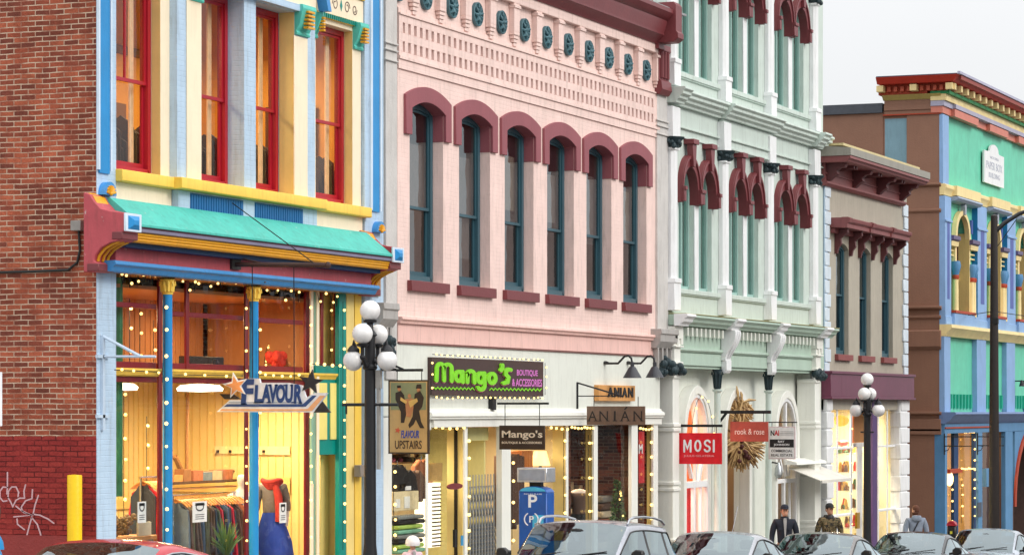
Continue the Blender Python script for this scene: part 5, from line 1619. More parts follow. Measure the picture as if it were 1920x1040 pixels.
m = MB(); m.ring(ar, [(cxx-2.62*math.cos(math.pi*k/n), -1.5+2.5*math.sin(math.pi*k/n)) for k in range(n+1)], -0.16, -0.102); m.build('archway_moulding', RUST, gb)
m = MB()
NAV = paint('navy_frame', (18, 62, 110))
def fb3(p0, p1, Y, yb): vis(m, p0, p1, Y, yb, -5.0, z(812)-0.001, 62)
fb3(1783, 1797, 0.15, 0.3); fb3(1821, 1830, 0.15, 0.3)
m.build('shopfront_frame', NAV, gb)
MB().box(PX(1776, .2), PX(1862, .2), 0.2, 0.208, -5, z(812)).build('shop_glass', SHOP, gb, smooth=0)
r5 = room(gb, E0+0.5, PX(1842, .3), 0.35, 2.6, -5, 1.5, paint('amber_shop_wall', (222, 178, 104)), WOODF, 'corner_shop_room')
lamp_area('corner_shop_lamp', ((E0+PX(1842, .3))/2, 1.4, 1.1), 0.7, 165.0, (1.0, 0.74, 0.4))
r6 = room(gb, PX(1842, .3)+0.1, PX(1885, .3), 0.35, 2.0, -5, 1.5, paint('brown_shop_wall', (120, 84, 60)), WOODF, 'side_shop_room')
lamp_area('side_shop_lamp', ((PX(1842, .3)+PX(1885, .3))/2, 1.2, 1.1), 0.5, 44.0, (1.0, 0.8, 0.55))
MB().box(PX(1776, .1), PX(1800, .1), 0.02, 0.10, PZ(1790, 886, .1), PZ(1790, 878, .1)).build('transom_bar', RUST, gb)
room(gb, PX(1899, .3)+0.3, E1-0.5, 0.35, 4.0, -5, 1.3, DARKR, WOODF, 'archway_passage')

# ================================================================== ground
ASPH = paint('asphalt', (60, 60, 62), lin=(0.05, 0.05, 0.052, 1), rough=0.85, bump=0.6, grime=0.2, scale=2)
CONC = paint('concrete_paving', (150, 146, 140), lin=(0.27, 0.26, 0.245, 1), rough=0.9, bump=0.4, grime=0.3)
def slab(name, x0, x1, y0, y1, dz, mat_, th=0.3):
    m = MB()
    n = 24
    for i in range(n):
        a_, b_ = x0+(x1-x0)*i/n, x0+(x1-x0)*(i+1)/n
        m.add([(a_,y0,gz(a_)+dz-th),(b_,y0,gz(b_)+dz-th),(b_,y1,gz(b_)+dz-th),(a_,y1,gz(a_)+dz-th),(a_,y0,gz(a_)+dz),(b_,y0,gz(b_)+dz),(b_,y1,gz(b_)+dz),(a_,y1,gz(a_)+dz)],
              [(4,5,6,7),(0,1,5,4),(3,7,6,2)] + ([(0,4,7,3)] if i == 0 else []) + ([(1,2,6,5)] if i == n-1 else []))
    return tag(m.build(name, mat_, smooth=0), kind='structure')
slab('ground', -60, 260, -80, 120, -0.30, paint('packed_ground', (0,0,0), lin=(0.16, 0.15, 0.13, 1), rough=0.95))
slab('road', -50, 250, -16.2, -3.2, -0.14, ASPH, 0.15)
slab('pavement', -50, 250, -3.06, 20, 0.0, CONC, 0.29)
slab('kerb', -50, 250, -3.2, -3.062, 0.004, paint('kerb_stone', (150, 148, 144), lin=(0.32, 0.31, 0.30, 1), bump=0.4), 0.29)
slab('opposite_kerb', -50, 250, -16.338, -16.2, 0.004, paint('kerb_stone'), 0.29)
slab('opposite_pavement', -50, 250, -22, -16.34, 0.0, CONC, 0.29)
m = MB()
for i in range(14):
    a_ = -10+i*9.0
    m.add([(a_,-9.75,gz(a_)-0.136),(a_+3,-9.75,gz(a_+3)-0.136),(a_+3,-9.63,gz(a_+3)-0.136),(a_,-9.63,gz(a_)-0.136)], [(0,1,2,3)])
tag(m.build('road_marking', paint('marking_white', (220, 220, 210), grime=0.4), smooth=0), kind='structure')
# ================================================================== skinned bodies
def skin(verts, edges, sub=2):
    """verts: (x, y, z, r) ; returns the grown surface"""
    me = bpy.data.meshes.new('skeleton')
    me.from_pydata([v[:3] for v in verts], edges, [])
    o = bpy.data.objects.new('skeleton', me)
    COL.objects.link(o)
    md = o.modifiers.new('skin', 'SKIN'); md.use_smooth_shade = True
    sv = me.skin_vertices[0].data
    for i, v in enumerate(verts):
        r = v[3]
        sv[i].radius = r if isinstance(r, tuple) else (r, r)
    sv[0].use_root = True
    s = o.modifiers.new('sub', 'SUBSURF'); s.levels = sub; s.render_levels = sub
    dg = bpy.context.evaluated_depsgraph_get(); dg.update()
    m2 = bpy.data.meshes.new_from_object(o.evaluated_get(dg))
    vs = [tuple(v.co) for v in m2.vertices]; fs = [tuple(p.vertices) for p in m2.polygons]
    bpy.data.objects.remove(o); bpy.data.meshes.remove(me); bpy.data.meshes.remove(m2)
    return vs, fs
SKIN = plain('skin', (206, 152, 124), 0.55)
def person(label, loc, rotz, top_m, hair_m, cap_m=None, scale=1.0, hood=False, strap=False, collar_m=None, beard=False, trouser=(44, 46, 56), turn=0.0):
    """stands facing local -y"""
    t = thing('person', label, 'person', loc, rotz=rotz)
    k = scale
    J = [(0,0,0.95,(0.13,0.09)), (0,0,1.12,(0.12,0.08)), (0,0,1.28,(0.13,0.085)), (0,0.01,1.39,(0.11,0.07)), (0,0.0,1.49,0.060), (0,-0.02,1.56,0.056)]
    E = [(0,1),(1,2),(2,3),(3,4),(4,5)]
    for s in (-1, 1):
        n = len(J)
        J += [(s*0.18,0.0,1.41,0.070), (s*0.24,0.01,1.26,0.056), (s*0.265,0.02,1.10,0.046), (s*0.27,-0.03,0.97,0.038), (s*0.265,-0.06,0.87,0.028), (s*0.26,-0.075,0.82,(0.034,0.018))]
        E += [(3,n),(n,n+1),(n+1,n+2),(n+2,n+3),(n+3,n+4),(n+4,n+5)]
        n = len(J)
        J += [(s*0.10,0,0.88,0.095), (s*0.11,-0.01,0.68,0.080), (s*0.11,-0.01,0.48,0.058), (s*0.11,0.0,0.30,0.052), (s*0.11,0.01,0.10,0.038), (s*0.115,-0.06,0.045,0.040), (s*0.12,-0.16,0.03,0.030)]
        E += [(0,n),(n,n+1),(n+1,n+2),(n+2,n+3),(n+3,n+4),(n+4,n+5),(n+5,n+6)]
        # fingers rooted in the palm
        for f in range(4):
            n = len(J)
            y0 = -0.095+0.016*f
            L_ = (0.030, 0.036, 0.033, 0.026)[f]
            J += [(s*0.262, y0, 0.785, 0.010), (s*0.255, y0-0.006, 0.785-L_, 0.009), (s*0.243, y0-0.010, 0.785-L_*1.8, 0.007)]
            E += [(n-1-3*f, n) if f == 0 else (len(J)-3-3*f-1, n), (n, n+1), (n+1, n+2)]
    # simple, robust: fingers as their own chains merged into the same mesh
    base = [v for v in J]; 
    Jb = J[:6]; Eb = E[:5]
    def arm(s):
        return [(s*0.17,0.01,1.38,0.052), (s*0.24,0.01,1.26,0.048), (s*0.265,0.02,1.10,0.046), (s*0.27,-0.03,0.97,0.038), (s*0.265,-0.06,0.88,0.027), (s*0.26,-0.075,0.83,(0.022,0.036))]
    def leg(s):
        return [(s*0.10,0,0.88,0.095), (s*0.11,-0.01,0.68,0.080), (s*0.11,-0.01,0.48,0.058), (s*0.11,0.0,0.30,0.052), (s*0.11,0.01,0.10,0.038), (s*0.115,-0.06,0.045,0.040), (s*0.12,-0.16,0.03,0.030)]
    V, Ed = list(Jb), list(Eb)
    for s in (-1, 1):
        for ch, root in ((arm(s), 3), (leg(s), 0)):
            n = len(V); V += ch; Ed.append((root, n)); Ed += [(n+i, n+i+1) for i in range(len(ch)-1)]
    b = MB(); b.add(*skin(V, Ed))
    for s in (-1, 1):
        for f in range(4):
            y0 = -0.105+0.018*f; L_ = (0.030, 0.036, 0.033, 0.026)[f]
            b.tube([(s*0.262, y0, 0.82), (s*0.258, y0-0.004, 0.785), (s*0.25, y0-0.008, 0.785-L_), (s*0.238, y0-0.008, 0.785-1.8*L_)], [0.010, 0.010, 0.009, 0.006], 6)
        b.tube([(s*0.262, -0.10, 0.85), (s*0.252, -0.128, 0.82), (s*0.246, -0.135, 0.785)], [0.012, 0.011, 0.007], 6)
    # head with jaw, nose, ears, lips
    hc = 1.655
    hd = MB()
    prof = [(0.030,-0.115),(0.050,-0.105),(0.063,-0.075),(0.070,-0.04),(0.074,0.0),(0.076,0.04),(0.070,0.075),(0.052,0.105),(0.028,0.120),(0.002,0.125)]
    hd.lathe(prof, (0, 0, 0), 18, 1.0, 1.18)
    hd.v = [(x, y*(1.0 if y > 0 else (1.08 if z < -0.05 else 1.0)) - (0.02 if z < -0.06 else 0), z) for x, y, z in hd.v]
    hd.add([(-0.012,-0.083,-0.035),(0.012,-0.083,-0.035),(0,-0.112,-0.030),(0,-0.086,0.012)], [(0,1,2),(0,2,3),(1,3,2)])
    for s in (-1, 1): hd.ball((s*0.077, 0.008, -0.01), 0.028, 8, 6, (0.35, 0.7, 1))
    hd.tube([(-0.022,-0.092,-0.062),(0,-0.098,-0.060),(0.022,-0.092,-0.062)], [0.004,0.007,0.004], 6)
    hm = Matrix.Translation((0,-0.02,hc)) @ Matrix.Rotation(turn, 4, 'Z')
    hd.mat(hm)
    b.add(hd.v, hd.f)
    b.mat(Matrix.Scale(k, 4))
    body = b.build('body', SKIN, None, smooth=60); body.parent = t
    def child(mb, nm, m_, par=t):
        mb.mat(Matrix.Scale(k, 4)); o = mb.build(nm, m_, None, smooth=60); o.parent = par; return o
    e = MB()
    for s in (-1, 1): e.ball((s*0.030, -0.080, 0.008), 0.011, 8, 6)
    e.mat(hm); child(e, 'eyes', plain('eye_dark', (40, 30, 26), 0.3))
    e = MB()
    for s in (-1, 1): e.tube([(s*0.016,-0.090,0.030),(s*0.032,-0.089,0.034),(s*0.050,-0.080,0.030)], [0.004,0.005,0.003], 6)
    e.mat(hm); child(e, 'eyebrows', hair_m)
    h = MB()
    h.lathe([(0.079,-0.02),(0.083,0.03),(0.078,0.075),(0.060,0.110),(0.034,0.129),(0.002,0.134)], (0,0.008,0), 18, 1, 1.16)
    h.v = [(x, y, z if y > -0.045 else max(z, 0.062)) for x, y, z in h.v]
    h.lathe([(0.066,-0.045),(0.076,-0.02),(0.078,0.0)], (0,0.024,0), 18, 1, 1.0)
    h.v = [(x, max(y, -0.012) if z < 0.0 else y, z) for x, y, z in h.v]
    if beard:
        h.lathe([(0.028,-0.124),(0.055,-0.110),(0.069,-0.078),(0.071,-0.045)], (0,-0.012,0), 16, 1, 1.22)
    h.mat(hm); child(h, 'hair', hair_m)
    if cap_m:
        c = MB()
        c.lathe([(0.088,0.045),(0.090,0.070),(0.084,0.100),(0.062,0.130),(0.030,0.146),(0.002,0.149)], (0,0.0,0), 18, 1, 1.16)
        n = 12
        vs = [(0.085*math.cos(math.pi*i/n+math.pi)*1.0, 0.09*math.sin(math.pi*i/n+math.pi)-0.01, 0.055) for i in range(n+1)] + [(0.080*math.cos(math.pi*i/n+math.pi), 0.165*math.sin(math.pi*i/n+math.pi)-0.01, 0.046) for i in range(n+1)]
        c.add(vs + [(x, y, z+0.008) for x, y, z in vs], [(i, i+1, n+2+i, n+1+i) for i in range(n)] + [(2*n+2+i+1, 2*n+2+i, 2*n+2+n+1+i, 2*n+2+n+2+i) for i in range(n)] + [(n+1+i, n+2+i, 3*n+4+i, 3*n+3+i) for i in range(n)])
        c.mat(hm); child(c, 'cap', cap_m)
    # jacket: torso and sleeves a size up
    TJ = [(0,0,0.86,(0.175,0.135)), (0,0,1.05,(0.165,0.125)), (0,-0.005,1.28,(0.195,0.140)), (0,0.0,1.43,(0.155,0.11))]
    V, Ed = list(TJ), [(0,1),(1,2),(2,3)]
    for s in (-1, 1):
        ch = [(s*0.185,0.0,1.42,0.086), (s*0.250,0.01,1.26,0.075), (s*0.275,0.02,1.10,0.064), (s*0.28,-0.03,0.97,0.054), (s*0.272,-0.06,0.885,0.046)]
        n = len(V); V += ch; Ed.append((3, n)); Ed += [(n+i, n+i+1) for i in range(len(ch)-1)]
    jk = MB(); jk.add(*skin(V, Ed)); 
    jk.v = [(x, y*0.95, z+0.004*math.sin(31*z+9*x)) for x, y, z in jk.v]
    jo = child(jk, 'jacket', top_m)
    c = MB()
    c.lathe([(0.105,1.455),(0.098,1.50),(0.080,1.535),(0.074,1.53),(0.090,1.49)], (0,0.005,0), 16, 1, 0.95)
    if hood:
        c.lathe([(0.06,1.38),(0.12,1.42),(0.125,1.48),(0.10,1.535),(0.06,1.54)], (0,0.085,0), 14, 1.05, 0.55)
    child(c, 'collar', collar_m or top_m, jo)
    s_ = MB()
    s_.add([(-0.040,-0.125,1.45),(0.034,-0.125,1.45),(0.006,-0.150,1.05),(-0.012,-0.150,1.05),(-0.03,-0.10,1.50),(0.03,-0.10,1.50)], [(0,3,2,1),(4,0,1,5)])
    if hood is False: child(s_, 'shirt', plain('grey_white_shirt', (160, 156, 154), 0.85), jo)
    if cap_m:
        p_ = MB()
        for s in (-1, 1):
            p_.box(s*0.10-0.045, s*0.10+0.045, -0.138, -0.128, 1.24, 1.30)
            for z in (1.15, 1.0): p_.ball((s*0.035, -0.135, z), 0.008, 6, 4)
        child(p_, 'pocket_flap', top_m, jo)
    if strap:
        q = MB(); q.tube([(-0.10,0.02,1.495),(-0.06,0.115,1.42),(0.04,0.138,1.25),(0.14,0.125,1.05),(0.17,0.09,0.95)], 0.016, 6); child(q, 'bag_strap', IRON, jo)
    TL = [(0,0,0.93,(0.16,0.12))]
    V, Ed = list(TL), []
    for s in (-1, 1):
        ch = [(s*0.10,0,0.84,0.115), (s*0.112,-0.01,0.62,0.095), (s*0.112,-0.01,0.44,0.078), (s*0.112,0.0,0.26,0.070), (s*0.112,0.01,0.10,0.062)]
        n = len(V); V += ch; Ed.append((0, n)); Ed += [(n+i, n+i+1) for i in range(len(ch)-1)]
    tr = MB(); tr.add(*skin(V, Ed)); child(tr, 'trousers', plain('trousers_%d' % trouser[0], trouser, 0.85))
    sh = MB()
    for s in (-1, 1): sh.tube([(s*0.113,0.055,0.045),(s*0.115,-0.06,0.05),(s*0.12,-0.17,0.036),(s*0.122,-0.20,0.03)], [0.044,0.048,0.042,0.02], 10)
    child(sh, 'shoes', plain('dark_shoe', (30, 28, 28), 0.5))
    return t
DENIM = plain('dark_denim', (34, 38, 50), 0.85)
CAMO = bpy.data.materials.new('camouflage_cloth'); CAMO.use_nodes = True
_n, _l = CAMO.node_tree.nodes, CAMO.node_tree.links
_t = _n.new('ShaderNodeTexCoord'); _v = _n.new('ShaderNodeTexNoise'); _v.inputs['Scale'].default_value = 17; _v.inputs['Detail'].default_value = 2; _v.inputs['Distortion'].default_value = 0.6
_r = _n.new('ShaderNodeValToRGB'); _r.color_ramp.interpolation = 'CONSTANT'
_e = _r.color_ramp.elements; _e[0].color = srgb(46, 40, 34); _e[0].position = 0; _e[1].color = srgb(94, 84, 56); _e[1].position = 0.44
_x = _e.new(0.53); _x.color = srgb(140, 116, 84); _x = _e.new(0.60); _x.color = srgb(60, 62, 40)
_l.new(_t.outputs['Object'], _v.inputs['Vector']); _l.new(_v.outputs['Fac'], _r.inputs[0]); _l.new(_r.outputs[0], _n['Principled BSDF'].inputs['Base Color']); _n['Principled BSDF'].inputs['Roughness'].default_value = 0.9
HAIRB = plain('brown_hair', (62, 40, 28), 0.7)
def on_walk(px, D): return (PX(px, D-CAM_D), D-CAM_D, gz(PX(px, D-CAM_D)))
person('man in a dark denim jacket and navy cap walking past the arcade', on_walk(1471, 17.9), R(-66), DENIM, HAIRB, plain('navy_cap', (28, 32, 48), 0.8), turn=R(4))
person('man in a brown camouflage hoodie and black cap, outside the bright shopfront', on_walk(1555, 17.9), R(-62), CAMO, HAIRB, plain('black_cap', (40, 42, 42), 0.8), hood=True, collar_m=IRON, scale=1.03, turn=R(28))
person('man seen from behind in a light grey hoodie by the brown flank', on_walk(1717, 17.7), R(118), plain('heather_grey', (138, 148, 164), 0.95), plain('auburn_hair', (96, 56, 38), 0.8), hood=True, strap=True, beard=True, scale=1.04, turn=R(40))
p_ = on_walk(-25, 8.6)
person('person in a bright blue jacket cut by the frame edge, nearest the brick wall', p_, R(-150), plain('cyan_jacket', (0, 128, 190), 0.6), HAIRB, None, scale=0.92)
# small child in a white knitted hat outside the boutique
p_ = on_walk(773, 17.4)
ch = person('small child in a white knitted hat under the boutique window', p_, R(-40), plain('pale_pink_coat', (220, 190, 196), 0.8), HAIRB, None, scale=0.64)
hk = MB().lathe([(0.094,0.0),(0.104,0.03),(0.100,0.07),(0.078,0.115),(0.040,0.140),(0.002,0.148)], (0,-0.015,1.655), 18, 1, 1.12)
hk.mat(Matrix.Translation((0, -0.02, 1.655*0.64)) @ Matrix.Scale(1.05, 4) @ Matrix.Translation((0, 0.02, -1.675))); ho = hk.build('hat', plain('white_knit', (236, 232, 234), 0.95), None, smooth=60); ho.parent = ch

# ================================================================== parked cars
TYRE = plain('tyre_rubber', (24, 24, 25), 0.8)
RIMM = plain('alloy_rim', (150, 152, 156), 0.3, metal=1)
CHRM = plain('chrome_trim', (190, 192, 196), 0.15, metal=1)
BLKP = plain('black_trim', (18, 18, 19), 0.4)
CGL = glass('car_glass', (0.36, 0.41, 0.41), 1.5, 0.01, 0.12, (0.84, 0.96, 1.0))
def smoothstep(a, b, x):
    t = max(0, min(1, (x-a)/(b-a))); return t*t*(3-2*t)
def make_car(label, colour_m, style='sedan', loc=(0,0,0), rails=False, antenna=False, H=1.45, L=4.6, W=1.85, group='cars parked along the kerb', trim=None):
    t = thing('parked_car', label, 'car', loc, group)
    t.rotation_euler = (0, -math.atan(0.038), math.pi+R(2.0))
    WO[t.name] = (0, 0, 0)
    hl, hw = L/2, W/2
    suv = style == 'suv'
    xw0, xw1 = (0.98, 0.28) if suv else (0.92, 0.10)          # screen base, screen head
    xr1, xr0 = (-1.50, -1.98) if suv else (-0.95, -1.72)      # rear glass head, base
    cowl = 1.06 if suv else 0.94
    deck = 1.12 if suv else 1.02
    def zt(x):
        if x >= xw0: return 0.62+(cowl-0.62)*math.sin(math.pi/2*min(1, (hl-x+0.04)/(hl-xw0)*1.0))**0.45
        if x >= xw1:
            s = (xw0-x)/(xw0-xw1); return cowl+(H-0.035-cowl)*(s**0.88)
        if x >= xr1:
            s = (xw1-x)/(xw1-xr1); return H-0.035+0.05*math.sin(math.pi*min(1, s*1.0+0.08))*(1-0.5*s) - (0.05 if not suv else 0.0)*s*s
        zr = zt(xr1+1e-4)
        if x >= xr0:
            s = (xr1-x)/(xr1-xr0); return zr+(deck-zr)*(s**1.12)
        s = (xr0-x)/(hl+xr0); return deck-0.05*s-0.28*s**6
    def belt(x): return (0.90 if not suv else 1.0)+0.03*(xw0-x)/2
    def wb(x):
        e = abs(x)/hl
        return hw*(1-0.20*max(0, (e-0.62)/0.38)**2.2)
    wr = hw*0.75 if not suv else hw*0.81
    def wt(x):                                                 # half width of the top surface
        if x >= xw0: return wb(x)*0.86
        if x >= xw1: s = (xw0-x)/(xw0-xw1); return hw*0.84+(wr-hw*0.84)*s
        if x >= xr1: return wr
        if x >= xr0: s = (xr1-x)/(xr1-xr0); return wr+(hw*0.82-wr)*s
        return wb(x)*0.86
    xb = -0.28 if not suv else -0.35
    xc = xr1+0.02 if not suv else -1.25
    key = [hl, hl-0.06, hl-0.18, hl-0.4, 1.9, 1.6, 1.3, 1.1, xw0, xw0-0.10, (xw0*0.75+xw1*0.25), (xw0+xw1)/2, (xw0*0.25+xw1*0.75), xw1+0.05, xw1, xw1-0.15, -0.05, xb+0.05, xb-0.05, -0.6, -0.8, xc+0.05, xc-0.06, xr1, xr1-0.05, (xr1+xr0)/2, xr0+0.08, xr0, xr0-0.06]
    if suv: key += [-1.5, -2.2]
    else: key += [-1.9, -2.1]
    key += [-hl+0.12, -hl+0.04, -hl]
    key = sorted(set(round(k, 3) for k in key if -hl <= k <= hl), reverse=True)
    V = []
    for x in key:
        h, b, a_, w_ = zt(x), belt(x), wt(x), wb(x)
        cr = 0.05
        row = [(0, h), (0.35*a_, h-cr*0.12), (0.65*a_, h-cr*0.45), (0.86*a_, h-cr*0.9), (0.95*a_, h-cr*1.25), (a_, h-cr*1.9)]
        zb_ = min(b, h-cr*1.9-0.012)
        y1, z1 = a_, h-cr*1.9
        row += [(y1+(w_*0.965-y1)*0.10, z1+(zb_-z1)*0.12), (y1+(w_*0.965-y1)*0.50, z1+(zb_-z1)*0.52), (w_*0.965, zb_+0.004), (w_*0.99, zb_-0.03)]
        row += [(w_, zb_-0.14), (w_*1.0, 0.55 if zb_ > 0.6 else zb_*0.8), (w_*0.98, 0.36), (w_*0.93, 0.22), (w_*0.6, 0.20), (0, 0.20)]
        V.append([(x, y, z) for y, z in row])
    P = len(V[0])
    body, wind, rear, side, trimm = MB(), MB(), MB(), MB(), MB()
    sides = {}
    for i in range(len(key)-1):
        xa, xb_ = key[i], key[i+1]; xm = (xa+xb_)/2
        for j in range(P-1):
            for s in (1, -1):
                q = [V[i][j], V[i+1][j], V[i+1][j+1], V[i][j+1]]
                q = [(x, y*s, z) for x, y, z in q]
                if s == 1: q = q[::-1]
                tgt = body
                if j <= 3 and xw1-1e-6 <= xm <= xw0-0.01: tgt = wind
                elif j <= 3 and xr0+0.02 <= xm <= xr1: tgt = rear
                elif j in (6, 7) or (j == 6):
                    if xr0+0.25 <= xm <= xw0-0.16:
                        if not (abs(xm-(-0.28 if not suv else -0.35)) < 0.06 or abs(xm-xc) < 0.06):
                            zone = 0 if xm > xb else (1 if xm > xc else 2)
                            tgt = sides.setdefault((s, zone), MB())
                        else: tgt = trimm
                elif j == 8 and xr0+0.2 <= xm <= xw0-0.1: tgt = trimm
                tgt.add(q, [(0, 1, 2, 3)])
    def fin(mb, nm, m_, par=t, sm=40):
        # weld
        d, vs, fs = {}, [], []
        for f in mb.f:
            nf = []
            for k in f:
                kk = tuple(round(c, 4) for c in mb.v[k])
                if kk not in d: d[kk] = len(vs); vs.append(kk)
                if d[kk] not in nf: nf.append(d[kk])
            if len(nf) > 2: fs.append(tuple(nf))
        mb.v, mb.f = vs, fs
        o = mb.build(nm, m_, None, smooth=sm); o.parent = par; return o
    bo = fin(body, 'body', colour_m)
    fin(wind, 'windscreen', CGL); fin(rear, 'rear_window', CGL)
    for kx, mbx in sides.items(): fin(mbx, 'side_window', CGL)
    fin(trimm, 'window_trim', trim or BLKP)
    def p(mb, nm, m_, par=t, bev=0, sm=40):
        o = mb.build(nm, m_, None, bevel=bev, smooth=sm); o.parent = par; return o
    # bright moulding over the side glass
    for s in (-1, 1):
        pts = []
        for i, x in enumerate(key):
            if xr0+0.15 <= x <= xw0-0.12:
                y, z = V[i][6][1], V[i][6][2]; pts.append((x, s*(y+0.004), z+0.006))
        p(MB().tube(pts, 0.012, 6), 'roof_gutter', trim or BLKP)
    for s in (-1, 1):
        for xx in (hl-0.88, -hl+0.92):
            c = Vector((xx, s*(hw-0.12), 0.33))
            wl = MB(); prof = [(0.33,-0.10),(0.335,-0.06),(0.335,0.06),(0.33,0.10),(0.23,0.105),(0.23,-0.105),(0.33,-0.10)]
            vs, fs = [], []
            n = 24
            for r_, y_ in prof:
                for k in range(n): vs.append((c.x+r_*math.cos(2*math.pi*k/n), c.y+y_, c.z+r_*math.sin(2*math.pi*k/n)))
            for a_ in range(len(prof)-1):
                for k in range(n): fs.append((a_*n+k, a_*n+(k+1)%n, (a_+1)*n+(k+1)%n, (a_+1)*n+k))
            wl.add(vs, fs); wo_ = p(wl, 'wheel', TYRE)
            rm_ = MB()
            for k in range(5):
                q = 2*math.pi*k/5
                rm_.tube([(c.x, c.y+s*0.085, c.z), (c.x+0.22*math.cos(q), c.y+s*0.075, c.z+0.22*math.sin(q))], [0.045, 0.03], 6)
            vs = [(c.x+0.228*math.cos(2*math.pi*k/n), c.y+s*0.03, c.z+0.228*math.sin(2*math.pi*k/n)) for k in range(n)]
            rm_.add(vs, [tuple(range(n)) if s < 0 else tuple(range(n-1, -1, -1))])
            p(rm_, 'rim', RIMM, wo_)
            ar = MB(); ar.tube([(c.x+0.385*math.cos(q*math.pi/10), s*(hw+0.002), 0.30+0.385*math.sin(q*math.pi/10)) for q in range(11)], 0.018, 6); p(ar, 'wheel_arch', BLKP)
        h_ = MB(); h_.ball((hl-0.22, s*(hw-0.30), 0.66), 0.17, 12, 8, (1, 1.0, 0.45)); p(h_, 'headlight', plain('headlight_lens', (210, 214, 218), 0.1))
        h_ = MB(); h_.ball((-hl+0.10, s*(hw-0.26), 0.86), 0.16, 12, 8, (0.6, 1.0, 0.6)); p(h_, 'tail_light', plain('tail_lens', (150, 20, 24), 0.2))
        mm_ = MB(); mz = belt(xw0-0.3)+0.05
        mm_.ext_x([(s*(hw+0.02), mz-0.03), (s*(hw+0.02), mz+0.08), (s*(hw+0.09), mz+0.13), (s*(hw+0.19), mz+0.12), (s*(hw+0.21), mz+0.02), (s*(hw+0.12), mz-0.04)], xw0-0.29, xw0-0.17); mm_.tube([(xw0-0.24, s*(hw-0.06), mz-0.01), (xw0-0.22, s*(hw+0.06), mz+0.01)], 0.03, 6)
        mo_ = p(mm_, 'door_mirror', BLKP, bev=0.02)
        p(MB().box(xw0-0.31, xw0-0.295, s*(hw+0.10)-0.09, s*(hw+0.10)+0.09, mz-0.02, mz+0.09), 'mirror_glass', CHRM, mo_)
        for xx in (-0.10, -0.98): p(MB().box(xx-0.09, xx+0.09, s*(hw-0.005), s*(hw+0.025), 0.86, 0.885), 'door_handle', CHRM if suv else BLKP)
        if rails:
            r0 = MB(); xs = [0.18, 0.10, -0.1, -0.6, -1.1, -1.45, -1.62]; zz = [H-0.06, H+0.01, H+0.045, H+0.055, H+0.04, H+0.005, H-0.06]
            r0.tube([(a_, s*(wr-0.06), b_) for a_, b_ in zip(xs, zz)], 0.020, 8); p(r0, 'roof_rail', CHRM)
    g = MB(); g.box(hl-0.05, hl+0.01, -0.5, 0.5, 0.48, 0.62); g.box(hl-0.08, hl+0.015, -0.7, 0.7, 0.25, 0.36); p(g, 'grille', BLKP, bev=0.01)
    wp = MB()
    for y0, y1 in ((-0.55, 0.05), (0.0, 0.6)): wp.tube([(xw0+0.02, y0, cowl+0.005), (xw0-0.12, y1, cowl+0.09)], 0.009, 5)
    p(wp, 'wiper', BLKP)
    # cabin
    seat_m = plain('seat_cloth', (46, 46, 48), 0.9)
    for s in (-1, 1):
        st = MB(); st.box(-0.45, 0.05, s*0.36-0.22, s*0.36+0.22, 0.45, 0.60)
        st.ext_y([(-0.42, 0.58), (-0.30, 0.58), (-0.45, 1.10), (-0.55, 1.10)], s*0.36-0.22, s*0.36+0.22)
        st.box(-0.58, -0.48, s*0.36-0.12, s*0.36+0.12, 1.12, 1.28); p(st, 'seat', seat_m, bev=0.03)
    st = MB(); st.box(-1.3, -0.85, -0.6, 0.6, 0.45, 0.60); st.ext_y([(-1.3, 0.58), (-1.18, 0.58), (-1.35, 1.05), (-1.45, 1.05)], -0.6, 0.6); p(st, 'rear_seat', seat_m, bev=0.03)
    d_ = MB(); d_.ext_y([(xw0-0.02, cowl-0.05), (0.55, cowl-0.03), (0.42, cowl-0.10), (0.45, 0.5), (xw0, 0.5)], -hw*0.85, hw*0.85); p(d_, 'dashboard', plain('dash_grey', (52, 54, 56), 0.7), bev=0.01)
    sw = MB(); sw.tube([(0.36+0.06*math.sin(q*math.pi/8), 0.36+0.17*math.cos(q*math.pi/8), 0.92+0.15*math.sin(q*math.pi/8)) for q in range(17)], 0.014, 6, cap=False); p(sw, 'steering_wheel', BLKP)
    rv = MB(); rv.ball((xw1+0.18, 0, H-0.16), 0.09, 10, 6, (0.25, 1.3, 0.42)); p(rv, 'rear_view_mirror', BLKP)
    if antenna: p(MB().tube([(xr1+0.1, 0.0, H-0.04), (xr1-0.25, 0.0, H+0.42)], 0.006, 5), 'antenna', CHRM)
    return t
def car_at(px, D, *a_, **k_):
    X = PX(px, D-CAM_D)
    return make_car(*a_, loc=(X, D-CAM_D, gz(X)-0.14), **k_)
def carpaint(name, rgb, metal=0.5): return plain(name, rgb, 0.25, metal=metal, coat=0.6)
car_at(196, 14.8, 'cherry red sedan parked in front of the blue pier and yellow bollard', carpaint('cherry_red', (186, 26, 44), 0.2), H=1.38, trim=CHRM)
car_at(1098, 14.8, 'silver SUV with roof rails parked by the blue pay station', carpaint('silver_paint', (168, 170, 178)), style='suv', rails=True, H=1.60, L=4.55)
car_at(1345, 14.8, 'bright silver sedan with a raised aerial, parked behind the SUV', carpaint('light_silver', (176, 178, 184)), antenna=True, H=1.43)
car_at(1538, 14.8, 'champagne grey sedan parked below the two men in caps', carpaint('champagne_paint', (124, 118, 114)), H=1.40)
car_at(1715, 14.8, 'near black sedan parked below the brown flank', carpaint('graphite_paint', (22, 20, 24), 0.0), H=1.40)
car_at(1852, 14.9, 'pale silver sedan parked last in the row before the blue storefront', carpaint('pearl_silver', (180, 186, 196)), H=1.46)
